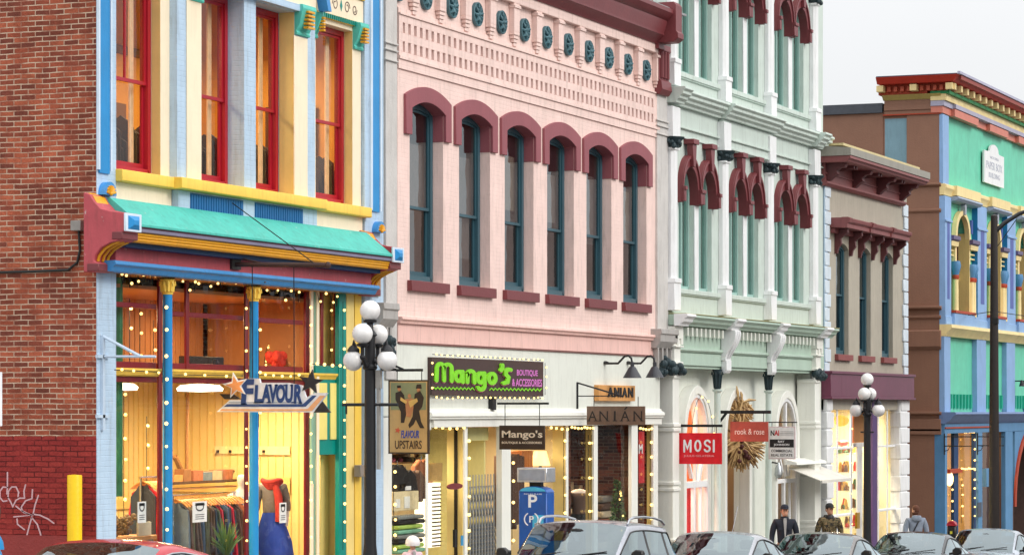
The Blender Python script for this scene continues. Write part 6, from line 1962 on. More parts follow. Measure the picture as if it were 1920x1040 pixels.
# ================================================================== street furniture
def lamp_post(px, label, arm=True, D=16.4, ht=4.42):
    Y = D-CAM_D; X = PX(px, Y); g0 = gz(X)
    t = thing('street_lamp', label, 'street lamp', (X, Y, g0), 'five globe street lamps')
    zt_ = g0+ht
    c = (X, Y, 0)
    MB().lathe([(0.22, g0), (0.22, g0+0.10), (0.17, g0+0.16), (0.16, g0+0.55), (0.12, g0+0.62), (0.10, g0+0.95), (0.085, g0+1.1), (0.075, zt_-0.95), (0.10, zt_-0.93), (0.10, zt_-0.90), (0.075, zt_-0.87), (0.07, zt_-0.50), (0.10, zt_-0.47), (0.05, zt_-0.40), (0.04, zt_-0.30)], c, 20).build('post', IRON, t)
    m = MB()
    for dx, dy, up in ((1,0,1), (-1,0,1), (0,1,0), (0,-1,0)):
        r = 0.245
        if up:
            zc = zt_-0.45
            pts = [(X+dx*0.04, Y+dy*0.04, zt_-0.85), (X+dx*0.15, Y+dy*0.15, zt_-0.90), (X+dx*r, Y+dy*r, zt_-0.78), (X+dx*r, Y+dy*r, zt_-0.62)]
        else:
            pts = [(X+dx*0.04, Y+dy*0.04, zt_-0.80), (X+dx*0.12, Y+dy*0.12, zt_-0.86), (X+dx*0.20, Y+dy*0.20, zt_-0.68), (X+dx*r, Y+dy*r, zt_-0.56), (X+dx*(r+0.01), Y+dy*(r+0.01), zt_-0.66)]
        ao = MB().tube(pts, [0.03, 0.028, 0.026, 0.028, 0.03][:len(pts)], 8)
        ao.ball(pts[2], 0.04, 8, 6)
        ao.lathe([(0.02, -0.03), (0.075, -0.01), (0.085, 0.02), (0.05, 0.03)] if up else [(0.05, -0.04), (0.09, -0.03), (0.06, 0.02), (0.03, 0.05)], (pts[-1][0], pts[-1][1], pts[-1][2]), 12)
        ao = ao.build('arm', IRON, t)
    GL_ = plain('opal_globe', (238, 236, 234), 0.25)
    gl = [(0, 0, zt_-0.14, 0), (0.245, 0, zt_-0.46, 0), (-0.245, 0, zt_-0.46, 0), (0, 0.255, zt_-0.82, 0), (0, -0.255, zt_-0.82, 0)]
    MB().lathe([(0.03, -0.34), (0.05, -0.32), (0.03, -0.30), (0.05, -0.26), (0.09, -0.25), (0.095, -0.22), (0.05, -0.21)], (X, Y, zt_-0.05), 12).build('holder', IRON, t)
    for dx, dy, z, _ in gl: MB().ball((X+dx, Y+dy, z), 0.140, 24, 16).build('globe', GL_, t, smooth=80)
    if arm:
        MB().tube([(X, Y+0.42, zt_-1.42), (X, Y-0.42, zt_-1.42)], 0.022, 8).tube([(X, Y+0.36, zt_-1.42), (X, Y+0.36, zt_-1.55)], 0.015, 6).build('banner_arm', IRON, t)
        b = MB(); b.box(X-0.02, X+0.05, Y-0.16, Y-0.09, zt_-1.2, zt_-0.95); b.box(X-0.015, X+0.045, Y-0.14, Y-0.10, zt_-2.3, zt_-1.2); b.build('junction_box', plain('grey_box', (150, 146, 140)), t)
    else:
        MB().tube([(X, Y+0.15, zt_-1.3), (X, Y-0.15, zt_-1.3)], 0.018, 8).build('banner_arm', IRON, t)
    return t
lamp_post(694, 'black five globe street lamp in front of the yellow pier, beside the musicians sign')
lamp_post(1626, 'black five globe street lamp before the bright gift shopfront', arm=False, ht=4.72)
# tall road light
D_ = 16.5; Y = D_-CAM_D; X = PX(1864, Y); g0 = gz(X)
t = thing('road_light_pole', 'tall tapering black road light pole with a curved arm, before the blue storefront', 'light pole', (X, Y, g0))
MB().lathe([(0.20, g0), (0.20, g0+0.3), (0.155, g0+0.35), (0.09, PZ(1856, 402, Y)), (0.03, PZ(1856, 400, Y))], (X, Y, 0), 16).build('pole', plain('pole_brown_black', (38, 30, 28), 0.5), t)
zq = PZ(1864, 436, Y)
MB().tube([(X, Y, zq), (X+0.1, Y-0.25, zq+0.25), (X+0.3, Y-0.6, zq+0.5), (X+0.5, Y-1.0, zq+0.66), (X+0.9, Y-1.8, zq+0.72), (X+1.2, Y-2.6, zq+0.70)], [0.06, 0.06, 0.055, 0.05, 0.045, 0.04], 10).build('arm', IRON, t)
MB().ball((X+1.25, Y-2.75, zq+0.66), 0.28, 14, 8, (0.6, 1, 0.35)).build('lamp_head', plain('grey_lamp_head', (120, 120, 122)), t)
MB().tube([(X, Y, PZ(1864, 470, Y)), (X+0.05, Y-0.2, PZ(1864, 450, Y)), (X+0.2, Y-0.55, zq+0.35)], 0.012, 6).build('stay_cable', WIRE, t)
MB().box(X-0.13, X-0.02, Y-0.13, Y+0.02, PZ(1864, 607, Y), PZ(1864, 596, Y)).build('bracket', IRON, t)
zw = PZ(1860, 583, Y)
tag(MB().tube([(PX(1797, .0), -0.3, PZ(1797, 588, -.3)), (X-0.1, Y, zw+0.0), (X+14, Y+1, zw+0.15)], 0.012, 6).build('overhead_wire', WIRE), 'thin dark wire strung past the tall road light pole', 'wire')
# yellow bollard
Y = 0.55; X = A0-0.30; Y = QY(140, X); g0 = gz(X)
t = thing('bollard', 'plain bright yellow steel bollard in front of the brick flank', 'bollard', (X, Y, g0))
MB().lathe([(0.099, g0), (0.099, PZ(140, 892, Y)), (0.093, PZ(140, 890, Y)), (0.02, PZ(140, 889, Y))], (X, Y, 0), 24).build('post', paint('safety_yellow', (246, 200, 10), grime=0.15, rough=0.4), t)
# parking pay station
D_ = 17.1; Y = D_-CAM_D; X = PX(1006, Y); g0 = gz(X)
t = thing('pay_station', 'blue parking pay station with a white P and a solar panel on top', 'pay station', (X, Y, g0))
BLP = plain('pay_station_blue', (10, 84, 168), 0.35)
m = MB(); hwp = 0.245
zb0, zb1 = g0+0.05, PZ(1006, 922, Y)
m.box(X-0.17, X+0.17, Y-hwp, Y+hwp, g0+0.02, zb1)
n = 12
m.ext_x([(Y+hwp, zb1)] + [(Y+hwp*math.cos(math.pi*k/n), zb1+0.10*math.sin(math.pi*k/n)) for k in range(n+1)] + [(Y-hwp, zb1)], X-0.17, X+0.17)
m.build('cabinet', BLP, t, bevel=0.012)
MB().box(X-0.06, X+0.06, Y-0.10, Y+0.10, zb1+0.08, PZ(1006, 903, Y)).build('neck', IRON, t)
zs0, zs1 = PZ(1006, 903, Y), PZ(1006, 876, Y)
sp_ = MB().box(X-0.20, X+0.20, Y-0.255, Y+0.265, zs0, zs1).build('solar_box', plain('brushed_steel', (196, 200, 206), 0.35, metal=0.6), t, bevel=0.01)
MB().box(X-0.208, X-0.201, Y-0.22, Y+0.23, zs0+0.03, zs1-0.03).build('solar_panel', plain('panel_grey', (150, 156, 168), 0.4), sp_)
fr = on_side(X-0.171)
m = MB(); n = 12
polys(m, [[(-Y+hwp*0.9*math.cos(math.pi*k/n), zb1+0.02+0.07*math.sin(math.pi*k/n)) for k in range(n+1)]], fr); m.build('top_label', plain('label_cyan', (70, 180, 220)), t, smooth=0)
m = MB(); lettering(m, 'P', fr, -Y-0.075, -Y+0.08, PZ(1006, 950, Y), PZ(1006, 926, Y), bold=0.02)
zc_ = PZ(1006, 972, Y); cy = -Y-0.02
lettering(m, 'P', on_side(X-0.178), cy-0.035, cy+0.045, zc_-0.05, zc_+0.055, bold=0.02)
for s in (-1, 1):
    arc = [(cy+s*0.12*math.cos(q), zc_+0.11*math.sin(q)) for q in [(-1+2*i/8)*1.0 for i in range(9)]]
    polys(m, m.stroke_(arc, 0.020, 3), on_side(X-0.178))
lettering(m, 'PAY BY PLATE', fr, -Y-0.15, -Y+0.16, zb1-0.035, zb1-0.015)
m.box(X-0.182, X-0.171, Y-0.14, Y-0.04, zc_-0.11, zc_-0.06)
m.build('lettering', plain('sign_white', (240, 242, 244)), t, smooth=0)
MB().box(X-0.177, X-0.1705, Y-0.19, Y+0.0, zc_-0.16, zc_+0.07).build('cyan_label', plain('label_cyan'), t)
# red-topped parking meter
D_ = 16.9; Y = D_-CAM_D; X = PX(1785, Y); g0 = gz(X)
t = thing('parking_meter', 'black parking meter with a red domed head near the alley corner', 'parking meter', (X, Y, g0))
MB().lathe([(0.04, g0), (0.04, g0+0.95)], (X, Y, 0), 12).build('post', IRON, t)
zz = PZ(1785, 985, Y)
MB().box(X-0.09, X+0.09, Y-0.11, Y+0.11, g0+0.9, zz).build('housing', plain('meter_black', (26, 22, 24), 0.4), t, bevel=0.02)
MB().ext_x([(Y+0.125*math.cos(math.pi*k/12), zz+0.002+0.13*math.sin(math.pi*k/12)) for k in range(13)], X-0.10, X+0.10).build('dome', plain('meter_red', (176, 24, 44), 0.3), t, bevel=0.01)
MB().box(X-0.096, X-0.091, Y-0.03, Y+0.03, zz-0.20, zz-0.13).build('rate_sticker', plain('sticker_yellow', (220, 210, 60)), t)

# ================================================================== signs
def S(X): return lambda px, py: (-QY(px, X), QZ(px, py, X))
def Fp(Y): return lambda px, py: (PX(px, Y), PZ(px, py, Y))
SW = plain('sign_white')
def poly_at(mb, P, pts, frame, th=0.004, w0=0.0): return polys(mb, [[P(*q) for q in pts]], frame, th, w0)
def star(cx, cy, R_, r_, rot=0, n=5): return [(cx+(R_ if i % 2 == 0 else r_)*math.sin(rot+math.pi*i/n), cy-(R_ if i % 2 == 0 else r_)*math.cos(rot+math.pi*i/n)) for i in range(2*n)]
def solid(mb, P, pts, X0, X1):
    return mb.ext_x([(-P(*q)[0], P(*q)[1]) for q in pts], X0, X1)
# 1 Flavour
X = PX(405, 0.03)
t = thing('shop_sign', 'white arrow shaped FLAVOUR sign with stars, hanging below the turquoise canopy', 'sign', (X, -0.9, QZ(512, 772, X)))
P = S(X)
bd = MB(); solid(bd, P, [(406, 771.5), (431, 749), (452, 749), (452, 713), (468, 709), (486, 709), (488, 717), (540, 717), (566, 722), (574, 745), (590, 736), (614, 736), (588, 772.5)], X, X+0.04)
bd.build('board', plain('sign_white_board', (236, 238, 242), 0.4), t, smooth=0)
fr = on_side(X-0.002)
m = MB(); poly_at(m, P, [(420, 762), (426, 757), (568, 757), (586, 741), (594, 741), (573, 762)], fr); m.build('blue_stripe', plain('sign_navy', (34, 72, 132)), t, smooth=0)
m = MB(); poly_at(m, P, [(412, 770), (416, 766), (577, 766), (600, 741), (610, 741), (585, 770)], fr); m.build('peach_stripe', plain('sign_peach', (240, 178, 128)), t, smooth=0)
m = MB(); poly_at(m, P, [(428, 755), (430, 753), (566, 753), (568, 755)], fr); m.build('grey_stripe', plain('sign_silver', (170, 180, 196)), t, smooth=0)
m = MB()
solid(m, P, star(443, 722, 25, 10, R(-12)), X-0.022, X-0.006); m.build('left_star', SW, t, smooth=0)
m = MB(); poly_at(m, P, star(443, 723, 19, 7.5, R(-12)), on_side(X-0.022)); m.build('left_star_face', plain('sign_orange', (236, 160, 100)), t, smooth=0)
m = MB()
solid(m, P, star(582, 716, 24, 9.5, R(8)), X+0.0, X+0.03)
solid(m, P, [(411, 738), (436, 738), (451, 748), (421, 748)], X+0.005, X+0.03)
solid(m, P, [(587, 773), (604, 752), (620, 773)], X+0.005, X+0.03)
m.build('black_cutout', plain('sign_black', (40, 38, 42), 0.4), t, smooth=0)
m = MB()
lt = [('F', 452, 477, 710, 758), ('L', 477, 492, 721, 755), ('A', 490, 508, 720, 755), ('V', 505, 521, 720, 755), ('O', 518, 535, 720, 755), ('U', 535, 550, 720, 755), ('R', 551, 567, 720, 756)]
fr2 = on_side(X-0.006)
for ch_, a_, b_, y0, y1 in lt:
    u0, v1 = P(a_, y0); u1, v0 = P(b_, y1)
    lettering(m, ch_, fr2, u0, u1, v0, v1, bold=0.045, shear=0.08)
# serifs and swashes
for a_, b_, y in ((452, 464, 757), (476, 486, 754), (486, 494, 754), (500, 509, 754), (546, 554, 754), (560, 567, 755), (502, 509, 722), (515, 522, 722), (531, 538, 722), (544, 550, 722)):
    poly_at(m, P, [(a_, y+1.2), (a_+1, y-1.4), (b_-1, y-1.4), (b_, y+1.2)], fr2)
m.build('lettering', plain('flavour_blue', (28, 66, 128)), t, smooth=0)
za = PZ(473, 497, 0)
m = MB(); Yb = lambda px: QY(px, X)
m.tube([(X, -0.1, QZ(440, 495, X)), (X, Yb(615), QZ(615, 497, X))], 0.035, 8)
m.tube([(X, -0.2, QZ(435, 480, X)), (X, Yb(500), QZ(500, 495, X))], 0.014, 6)
m.ball((X, Yb(615), QZ(615, 497, X)), 0.05, 8, 6)
m.build('bracket_arm', plain('rusty_iron', (70, 48, 44), 0.7), t)
m = MB()
for a_, yb_ in ((473, 712), (551, 722)):
    m.tube([(X, Yb(a_), QZ(a_, 498, X)), (X+0.01, Yb(a_), QZ(a_, yb_, X))], 0.008, 6)
m.build('hanging_rod', IRON, t)
m = MB(); m.box(X-0.12, X+0.16, -0.30, -0.262, QZ(425, 505, X), QZ(425, 476, X)); m.build('mounting_plate', plain('plate_black', (50, 46, 44)), t)
m = MB(); m.tube([(X+0.15, 0.0, PZ(427, 388, 0)+0.15), (X, Yb(590), QZ(590, 494, X))], 0.008, 6); m.build('stay_wire', WIRE, t)
# 2 upstairs sign with musicians
X = A1-0.12
t = thing('shop_sign', 'tall tan pub style sign painted with musicians reading FLAVOUR UPSTAIRS', 'sign', (X, -0.6, QZ(766, 850, X)))
P = S(X)
def rect(mb, p0, p1, q0, q1, xa, xb): # image rectangle on a side plane
    y0, z0 = QY(p0, X), QZ(p0, q1, X); y1 = QY(p1, X); z1 = QZ(p0, q0, X)
    return mb.box(xa, xb, y0, y1, z0, z1)
rect(MB(), 728, 804, 712, 850, X, X+0.04).build('sign_frame', plain('frame_dark', (66, 48, 34)), t)
rect(MB(), 731, 801, 715, 847, X-0.004, X-0.001).build('sign_panel', paint('parchment_tan', (206, 166, 108), var=0.18, grime=0.1), t)
rect(MB(), 733, 799, 717, 768, X-0.0055, X-0.0041).build('sky_panel', paint('sage_tan', (150, 152, 112), var=0.2), t)
fr = on_side(X-0.0056)
m = MB()
for pts in ([(742,736),(752,732),(758,740),(760,755),(762,775),(758,792),(752,792),(752,772),(746,758),(742,748)], [(778,738),(788,732),(795,745),(792,762),(786,770),(790,790),(796,802),(788,802),(780,786),(776,795),(768,802),(766,796),(774,780),(776,760)], [(745,722),(752,722),(752,727),(745,727)], [(782,720),(790,720),(791,728),(780,728)]):
    poly_at(m, P, pts, fr)
m.build('dark_suits', plain('painted_black', (52, 36, 30)), t, smooth=0)
m = MB()
for cx, cy in ((749, 729), (785, 731), (768, 742)):
    poly_at(m, P, [(cx+3.2*math.cos(q*math.pi/5), cy+4*math.sin(q*math.pi/5)) for q in range(10)], fr)
poly_at(m, P, [(760, 748), (774, 746), (776, 765), (770, 782), (762, 780)], fr)
m.build('painted_faces', plain('painted_tan', (196, 128, 84)), t, smooth=0)
m = MB(); poly_at(m, P, [(766, 752), (782, 746), (784, 752), (770, 764)], on_side(X-0.0097)); poly_at(m, P, [(752, 744), (764, 752), (762, 757), (751, 750)], on_side(X-0.0097)); m.build('painted_instrument', plain('painted_ochre', (226, 180, 100)), t, smooth=0)
m = MB()
u0, v1 = P(752, 806); u1, v0 = P(786, 821); lettering(m, 'FLAVOUR', fr, u0, u1, v0, v1, bold=0.03, shear=0.2); m.build('blue_lettering', plain('sign_violet_blue', (60, 80, 160)), t, smooth=0)
m = MB(); poly_at(m, P, star(746, 806, 6, 2.5, 0.2), fr); m.build('small_star', plain('sign_red_orange', (214, 90, 60)), t, smooth=0)
m = MB(); u0, v1 = P(741, 825); u1, v0 = P(791, 841); lettering(m, 'UPSTAIRS', fr, u0, u1, v0, v1, bold=0.01); m.build('dark_lettering', plain('sign_umber', (70, 50, 36)), t, smooth=0)
m = MB()
m.box(X, X+0.03, QY(742, X), QY(792, X), QZ(766, 696, X), QZ(766, 691, X)); m.tube([(X, -0.02, QZ(740, 672, X)), (X, QY(756, X), QZ(756, 692, X))], 0.02, 6)
m.box(X, X+0.03, 0.0, QY(742, X), QZ(740, 695, X), QZ(740, 690, X))
m.tube([(X+0.015, QY(744, X), QZ(744, 696, X)), (X+0.015, QY(744, X), QZ(744, 712, X))], 0.008, 6); m.tube([(X+0.015, QY(790, X), QZ(790, 696, X)), (X+0.015, QY(790, X), QZ(790, 712, X))], 0.008, 6)
m.build('bracket', IRON, t)
# 3 big Mango's board
Y = -0.10
t = thing('shop_sign', 'long dark Mango\'s Boutique and Accessories wall board in green and pink letters', 'sign', (PX(810), Y, PZ(810, 741, Y)))
P = Fp(Y)
a0, a1, z0_, z1_ = PX(810, Y), PX(1019, Y), PZ(810, 740, Y), PZ(810, 669, Y)
MB().box(a0, a1, Y, -0.016, z0_, z1_).build('board', paint('chocolate_board', (74, 54, 52), grime=0.1), t, bevel=0.004)
fr = on_front(Y)
def arcp(cx, cy, rx_, ry_, a_, b_, n=10): return [(cx+rx_*math.cos(R(a_+(b_-a_)*i/n)), cy-ry_*math.sin(R(a_+(b_-a_)*i/n))) for i in range(n+1)]
L_ = [
 [(816, 713), (817, 690)] + arcp(823.5, 690, 6.5, 8.5, 180, 0, 8) + [(830.5, 713)], [(830, 690)] + arcp(837.5, 691, 7, 8.5, 180, 0, 8) + [(844.5, 714)],
 arcp(857.5, 705, 6, 9, 0, 360, 14), [(864.5, 696), (865, 716)],
 [(873.5, 716), (873.5, 702)] + arcp(880, 703, 6.5, 8, 180, 0, 8) + [(886.5, 717)],
 arcp(898.5, 708, 6, 9, 0, 360, 14), [(905, 699), (905.5, 720)] + arcp(899, 722, 6.5, 8, 0, -150, 8),
 arcp(919.5, 709, 6.5, 9, 0, 360, 14), [(938.5, 684), (938.5, 690), (936, 694)],
 [(954, 693), (950, 692), (945, 695), (945, 702), (950, 707), (948, 716), (941, 718)]]
def strokes(mb, lines, wd, dx, dy, fr_, th):
    for i_, ln in enumerate(lines):
        for pl_ in mb.stroke_([(x+dx, y+dy) for x, y in ln], wd, 5): polys(mb, [[P(*q) for q in pl_]], fr_, th+0.0017*i_)
m = MB(); strokes(m, L_, 7.6, 0.8, 1.6, fr, 0.006); m.build('letter_shadow', plain('letter_pink', (214, 110, 150)), t, smooth=0)
m = MB(); strokes(m, L_, 7.0, 0, 0, on_front(Y-0.008), 0.02)
zg = []
x = 812.5; k = 0
while x < 1016:
    if not 891 < x < 916: zg.append((x, 727.2+(2.0 if k % 2 else -2.0)+(x-812)*0.016))
    else:
        if zg: strokes(m, [zg], 1.8, 0, 0, on_front(Y-0.008), 0.004)
        zg = []
    x += 3.6; k += 1
strokes(m, [zg], 1.8, 0, 0, on_front(Y-0.008), 0.004)
m.build('green_lettering', plain('letter_green', (132, 220, 30), 0.4), t, smooth=0)
m = MB()
lettering(m, 'BOUTIQUE', fr, PX(969, Y), PX(1008, Y), PZ(988, 706, Y), PZ(988, 693, Y), bold=0.02)
lettering(m, '& ACCESSORIES', fr, PX(960, Y), PX(1016, Y), PZ(988, 724, Y), PZ(988, 710, Y), bold=0.02)
m.build('pink_lettering', plain('letter_magenta', (216, 120, 200)), t, smooth=0)
# 4 hanging Mango's
def hanging(label, pl, pr, pt, pb_, px_wall, bar, board_m, th=0.04):
    global X, P
    X = PX(px_wall, -0.02); P = S(X)
    t = thing('shop_sign', label, 'sign', (X, QY((pl+pr)/2, X), QZ((pl+pr)/2, pb_, X)))
    bo = MB().box(X, X+th, QY(pl, X), QY(pr, X), QZ(pl, pb_, X), QZ(pl, pt, X)).build('board', board_m, t, bevel=0.004)
    b0, b1, by, bt = bar
    m = MB(); m.box(X+0.0, X+0.035, QY(b0, X), QY(b1, X), QZ(b0, by+bt, X), QZ(b0, by, X))
    m.build('bracket_arm', IRON, t)
    m = MB()
    for q in (pl+(pr-pl)*0.12, pl+(pr-pl)*0.88):
        m.tube([(X+0.018, QY(q, X), QZ(q, by+bt, X)), (X+0.018, QY(q, X), QZ(q, pt, X))], 0.008, 6)
    m.build('hanger', IRON, t)
    return t
def stext(t, nm, s, a_, b_, y0, y1, m_, w=0.0, **k):
    m = MB(); u0, v1 = P(a_, y0); u1, v0 = P(b_, y1); lettering(m, s, on_side(X-w), u0, u1, v0, v1, **k); return m.build(nm, m_, t, smooth=0)
t = hanging('small dark brown Mango\'s board with cream letters, hanging over the boutique door', 936, 1021, 797, 842, 918, (932, 1028, 754, 4), paint('umber_board', (62, 44, 34), var=0.25))
stext(t, 'cream_lettering', "Mango's", 941, 1017, 806, 824, plain('cream_letter', (230, 210, 186)), bold=0.02)
stext(t, 'small_lettering', "BOUTIQUE & ACCESSORIES", 941, 1016, 827, 832, plain('cream_letter'), bold=0.02)
MB().box(X-0.05, X+0.12, -0.10, -0.016, QZ(922, 768, X), QZ(922, 743, X)).build('mounting_plate', IRON, t)
# 5 ANIAN hanging board
t = hanging('weathered brown ANIÁN plank hanging from a triangular iron bracket', 1100, 1209, 761, 796, 1082, (1083, 1168, 741, 2), paint('driftwood_board', (122, 96, 80), var=0.3, grime=0.3, bump=0.6))
for a_, b_, c_ in ((1103, 1119, 'A'), (1124, 1140, 'N'), (1151, 1154.5, 'I'), (1164, 1180, 'A'), (1188, 1204, 'N')): stext(t, 'letter', c_, a_, b_, 770, 788, plain('burnt_letter', (34, 26, 24)))
m = MB()
for a_, b_ in ((1101, 1107), (1114, 1121), (1122, 1128), (1137, 1143), (1149, 1157), (1162, 1168), (1175, 1182), (1186, 1192), (1201, 1207)):
    poly_at(m, P, [(a_, 789), (a_, 787.6), (b_, 787.6), (b_, 789)], on_side(X))
poly_at(m, P, [(1170, 767), (1174, 761.5), (1177, 763), (1172, 768)], on_side(X)); m.build('serifs', plain('burnt_letter'), t, smooth=0)
m = MB(); m.tube([(X, -0.02, QZ(1083, 716, X)), (X, -0.02, QZ(1083, 768, X))], 0.028, 8); m.tube([(X, -0.02, QZ(1083, 717, X)), (X, QY(1165, X), QZ(1165, 742, X))], 0.016, 8); m.build('bracket', IRON, t)
# 6 ANIAN wood wall plate
Y = -0.12; P = Fp(Y)
t = thing('shop_sign', 'pale orange wooden ANIÁN plate with black letters fixed on the white fascia', 'sign', (PX(1123), Y, PZ(1123, 752, Y)))
MB().box(PX(1123, Y), PX(1191, Y), Y, -0.016, PZ(1123, 751, Y), PZ(1123, 721, Y)).build('board', paint('orange_pine', (222, 160, 92), var=0.15, grime=0.25), t, bevel=0.006)
m = MB()
for c_, a_, b_ in (('A', 1139, 1149), ('N', 1151, 1160), ('I', 1162, 1164.5), ('A', 1166, 1175), ('N', 1177, 1186)): lettering(m, c_, on_front(Y), PX(a_, Y), PX(b_, Y), PZ(1160, 744, Y), PZ(1160, 726, Y), bold=0.03, th=0.02)
m.build('lettering', IRON, t, smooth=0)
# 7 MOSI
t = hanging('bright red MOSI sign with white letters hanging before the first arch', 1268, 1353, 811, 869, 1264, (1266, 1354, 795, 5), plain('mosi_red', (226, 8, 34), 0.4))
mo = [[(1283, 846), (1283, 825)], [(1283.5, 825), (1289, 840), (1294.5, 825)], [(1295, 825), (1295, 846)], arcp(1308.5, 835, 5, 9.5, 0, 360, 16),
      arcp(1326.5, 830, 4.8, 5, 20, 200, 8) + [(1325, 835)] + arcp(1326, 840.5, 5, 5, 60, -160, 8), [(1338.5, 825), (1338.5, 846)]]
m = MB(); strokes(m, mo, 3.4, 0, 0, on_side(X), 0.004); m.build('lettering', SW, t, smooth=0)
stext(t, 'small_lettering', 'JULIUS GELATERIA', 1282, 1339, 852, 857, plain('pale_pink_letter', (240, 170, 176)))
MB().box(X-0.03, X+0.06, -0.05, 0.0, QZ(1265, 805, X), QZ(1265, 790, X)).build('mounting_plate', IRON, t)
# 8 rook & rose
t = hanging('terracotta rook & rose sign with pale letters on a heavy black arm', 1369, 1440, 790, 827, 1349, (1350, 1445, 769, 6), plain('terracotta_board', (172, 72, 60), 0.5))
stext(t, 'lettering', 'rook & rose', 1378, 1433, 803, 814, plain('rose_letter', (240, 214, 208)))
MB().tube([(X+0.02, 0.0, QZ(1350, 792, X)), (X+0.02, QY(1362, X), QZ(1362, 773, X))], 0.03, 8).build('brace', IRON, t)
# 9 estate agent's board
t = hanging('white commercial real estate board with a black name band, beside the terracotta sign', 1441, 1491, 799, 860, 1418, (1420, 1494, 790, 2), plain('agent_pink_edge', (226, 206, 208), 0.5))
m = MB().box(X-0.003, X-0.0005, QY(1443, X), QY(1489, X), QZ(1466, 858, X), QZ(1466, 801, X)).build('face', plain('agent_white', (240, 240, 240)), t)
m = MB().box(X-0.006, X-0.0035, QY(1443.5, X), QY(1488.5, X), QZ(1466, 838, X), QZ(1466, 823, X)).build('name_band', plain('agent_black', (32, 32, 36)), t)
stext(t, 'logo_black', 'N', 1445, 1452, 806, 816, plain('agent_black'), 0.003, bold=0.03); stext(t, 'logo_red', 'AI', 1452, 1461, 806, 816, plain('agent_red', (200, 30, 44)), 0.003, bold=0.03)
stext(t, 'band_lettering', 'RAY', 1459, 1471, 825, 829, SW, 0.006, bold=0.02); stext(t, 'band_lettering', 'JOHNSON', 1451, 1480, 831, 836, SW, 0.006, bold=0.02)
stext(t, 'lower_lettering', 'COMMERCIAL', 1446, 1486, 842, 847, plain('agent_black'), 0.003, bold=0.01); stext(t, 'lower_lettering', 'REAL ESTATE', 1446, 1486, 850, 855, plain('agent_black'), 0.003, bold=0.01)
m = MB()
for yy in (808, 811, 814): poly_at(m, P, [(1463, yy+0.8), (1463, yy), (1487, yy), (1487, yy+0.8)], on_side(X-0.003))
m.build('small_print', plain('print_grey', (150, 150, 152)), t, smooth=0)
# 10 partial white sign at the left edge
Y = -0.9; X = PX(-8, 0.2)
XL_ = PX(-20, -2.5)
t = thing('street_sign', 'plain white panel at the left edge against the brickwork', 'sign', (XL_, -2.5, gz(XL_)))
MB().box(XL_-0.30, PX(1.2, -2.5), -2.52, -2.5, PZ(0, 798, -2.5), PZ(0, 697, -2.5)).build('panel', SW, t)
MB().tube([(XL_, -2.47, gz(XL_)), (XL_, -2.47, PZ(0, 690, -2.5))], 0.03, 8).build('post', IRON, t)

# gooseneck lights
for i, p0 in enumerate((1134, 1177)):
    Y0 = -0.02; xx = PX(p0, Y0); z0_ = PZ(p0, 681, Y0)
    t = thing('gooseneck_lamp', 'black gooseneck wall lamp over the wooden plate, %s' % ('nearer the dark board' if i == 0 else 'nearer the stone capital'), 'wall lamp', (xx, 0, z0_), 'gooseneck lamps')
    k_ = 0.0105
    pts = [(0,0,0), (0,-0.10,0.0), (0,-0.28,0.0), (0,-0.36,0.08), (0,-0.42,0.14), (0,-0.50,0.15), (0,-0.56,0.10), (0,-0.58,-0.02)]
    MB().tube([(xx+a_, -0.02+b_, z0_+c_) for a_, b_, c_ in pts], 0.022, 8).build('arm', IRON, t)
    MB().lathe([(0.02, 0.05), (0.07, 0.03), (0.07, 0), (0.02, -0.02)], (xx, -0.03, z0_), 12).build('wall_plate', IRON, t)
    MB().lathe([(0.19, -0.27), (0.18, -0.25), (0.07, -0.06), (0.04, -0.04), (0.04, 0.04), (0.02, 0.05)], (xx, -0.60, z0_-0.02), 18).build('shade', plain('lamp_shade_grey', (52, 54, 60), 0.4), t)

# light blue sign bracket on the left pier
xx = PX(193, -.08)
t = thing('wall_bracket', 'pale blue iron sign bracket, empty, on the painted brick pier', 'bracket', (xx, -0.08, PZ(193, 780, -.08)))
Yb0 = -0.07
PBM = paint('bracket_pale_blue', (196, 214, 232), grime=0.25)
m = MB()
m.box(xx-0.03, xx+0.03, -0.10, -0.062, PZ(193, 806, -.08), PZ(193, 628, -.08))
for y_ in (668, 780): m.box(xx-0.16, xx+0.16, -0.10, -0.06, PZ(193, y_+3, -.08), PZ(193, y_-3, -.08))
m.build('back_plate', PBM, t)
m = MB(); X = xx
m.tube([(xx, -0.08, PZ(193, 668, -.08)), (xx, QY(292, xx), QZ(292, 668, xx))], 0.02, 6); m.tube([(xx, -0.08, PZ(193, 630, -.08)), (xx, QY(262, xx), QZ(262, 667, xx))], 0.022, 6); m.build('arm', PBM, t)
# electrical bits
t = thing('junction_box', 'small pale grey electrical box on the bare brickwork', 'electrical box', (A0, QY(147, A0), QZ(147, 430, A0)))
MB().box(A0-0.10, A0-0.004, QY(139, A0), QY(158, A0), QZ(147, 433, A0), QZ(147, 414, A0)).build('box', plain('grey_box'), t, bevel=0.006)
tag(MB().tube([(A0-0.03, QY(150, A0), QZ(150, 433, A0)), (A0-0.03, QY(152, A0), QZ(152, 470, A0)), (A0-0.03, QY(147, A0), QZ(147, 492, A0)), (A0-0.03, QY(130, A0), QZ(130, 506, A0)), (A0-0.03, QY(60, A0), QZ(60, 509, A0)), (A0-0.03, QY(-60, A0), QZ(-60, 512, A0))], 0.018, 8).build('conduit', WIRE), 'black cable running across the bare brickwork below the grey box', 'cable')
t = thing('meter_box', 'grey metal meter box on the yellow and blue pier beside the lamp', 'electrical box', (PX(681, -.2), -0.2, PZ(681, 893, -.2)))
MB().box(PX(673, -.15), PX(687, -.15), -0.18, -0.06, PZ(680, 893, -.15), PZ(680, 871, -.15)).build('box', plain('meter_grey', (140, 130, 120), 0.6), t, bevel=0.006)
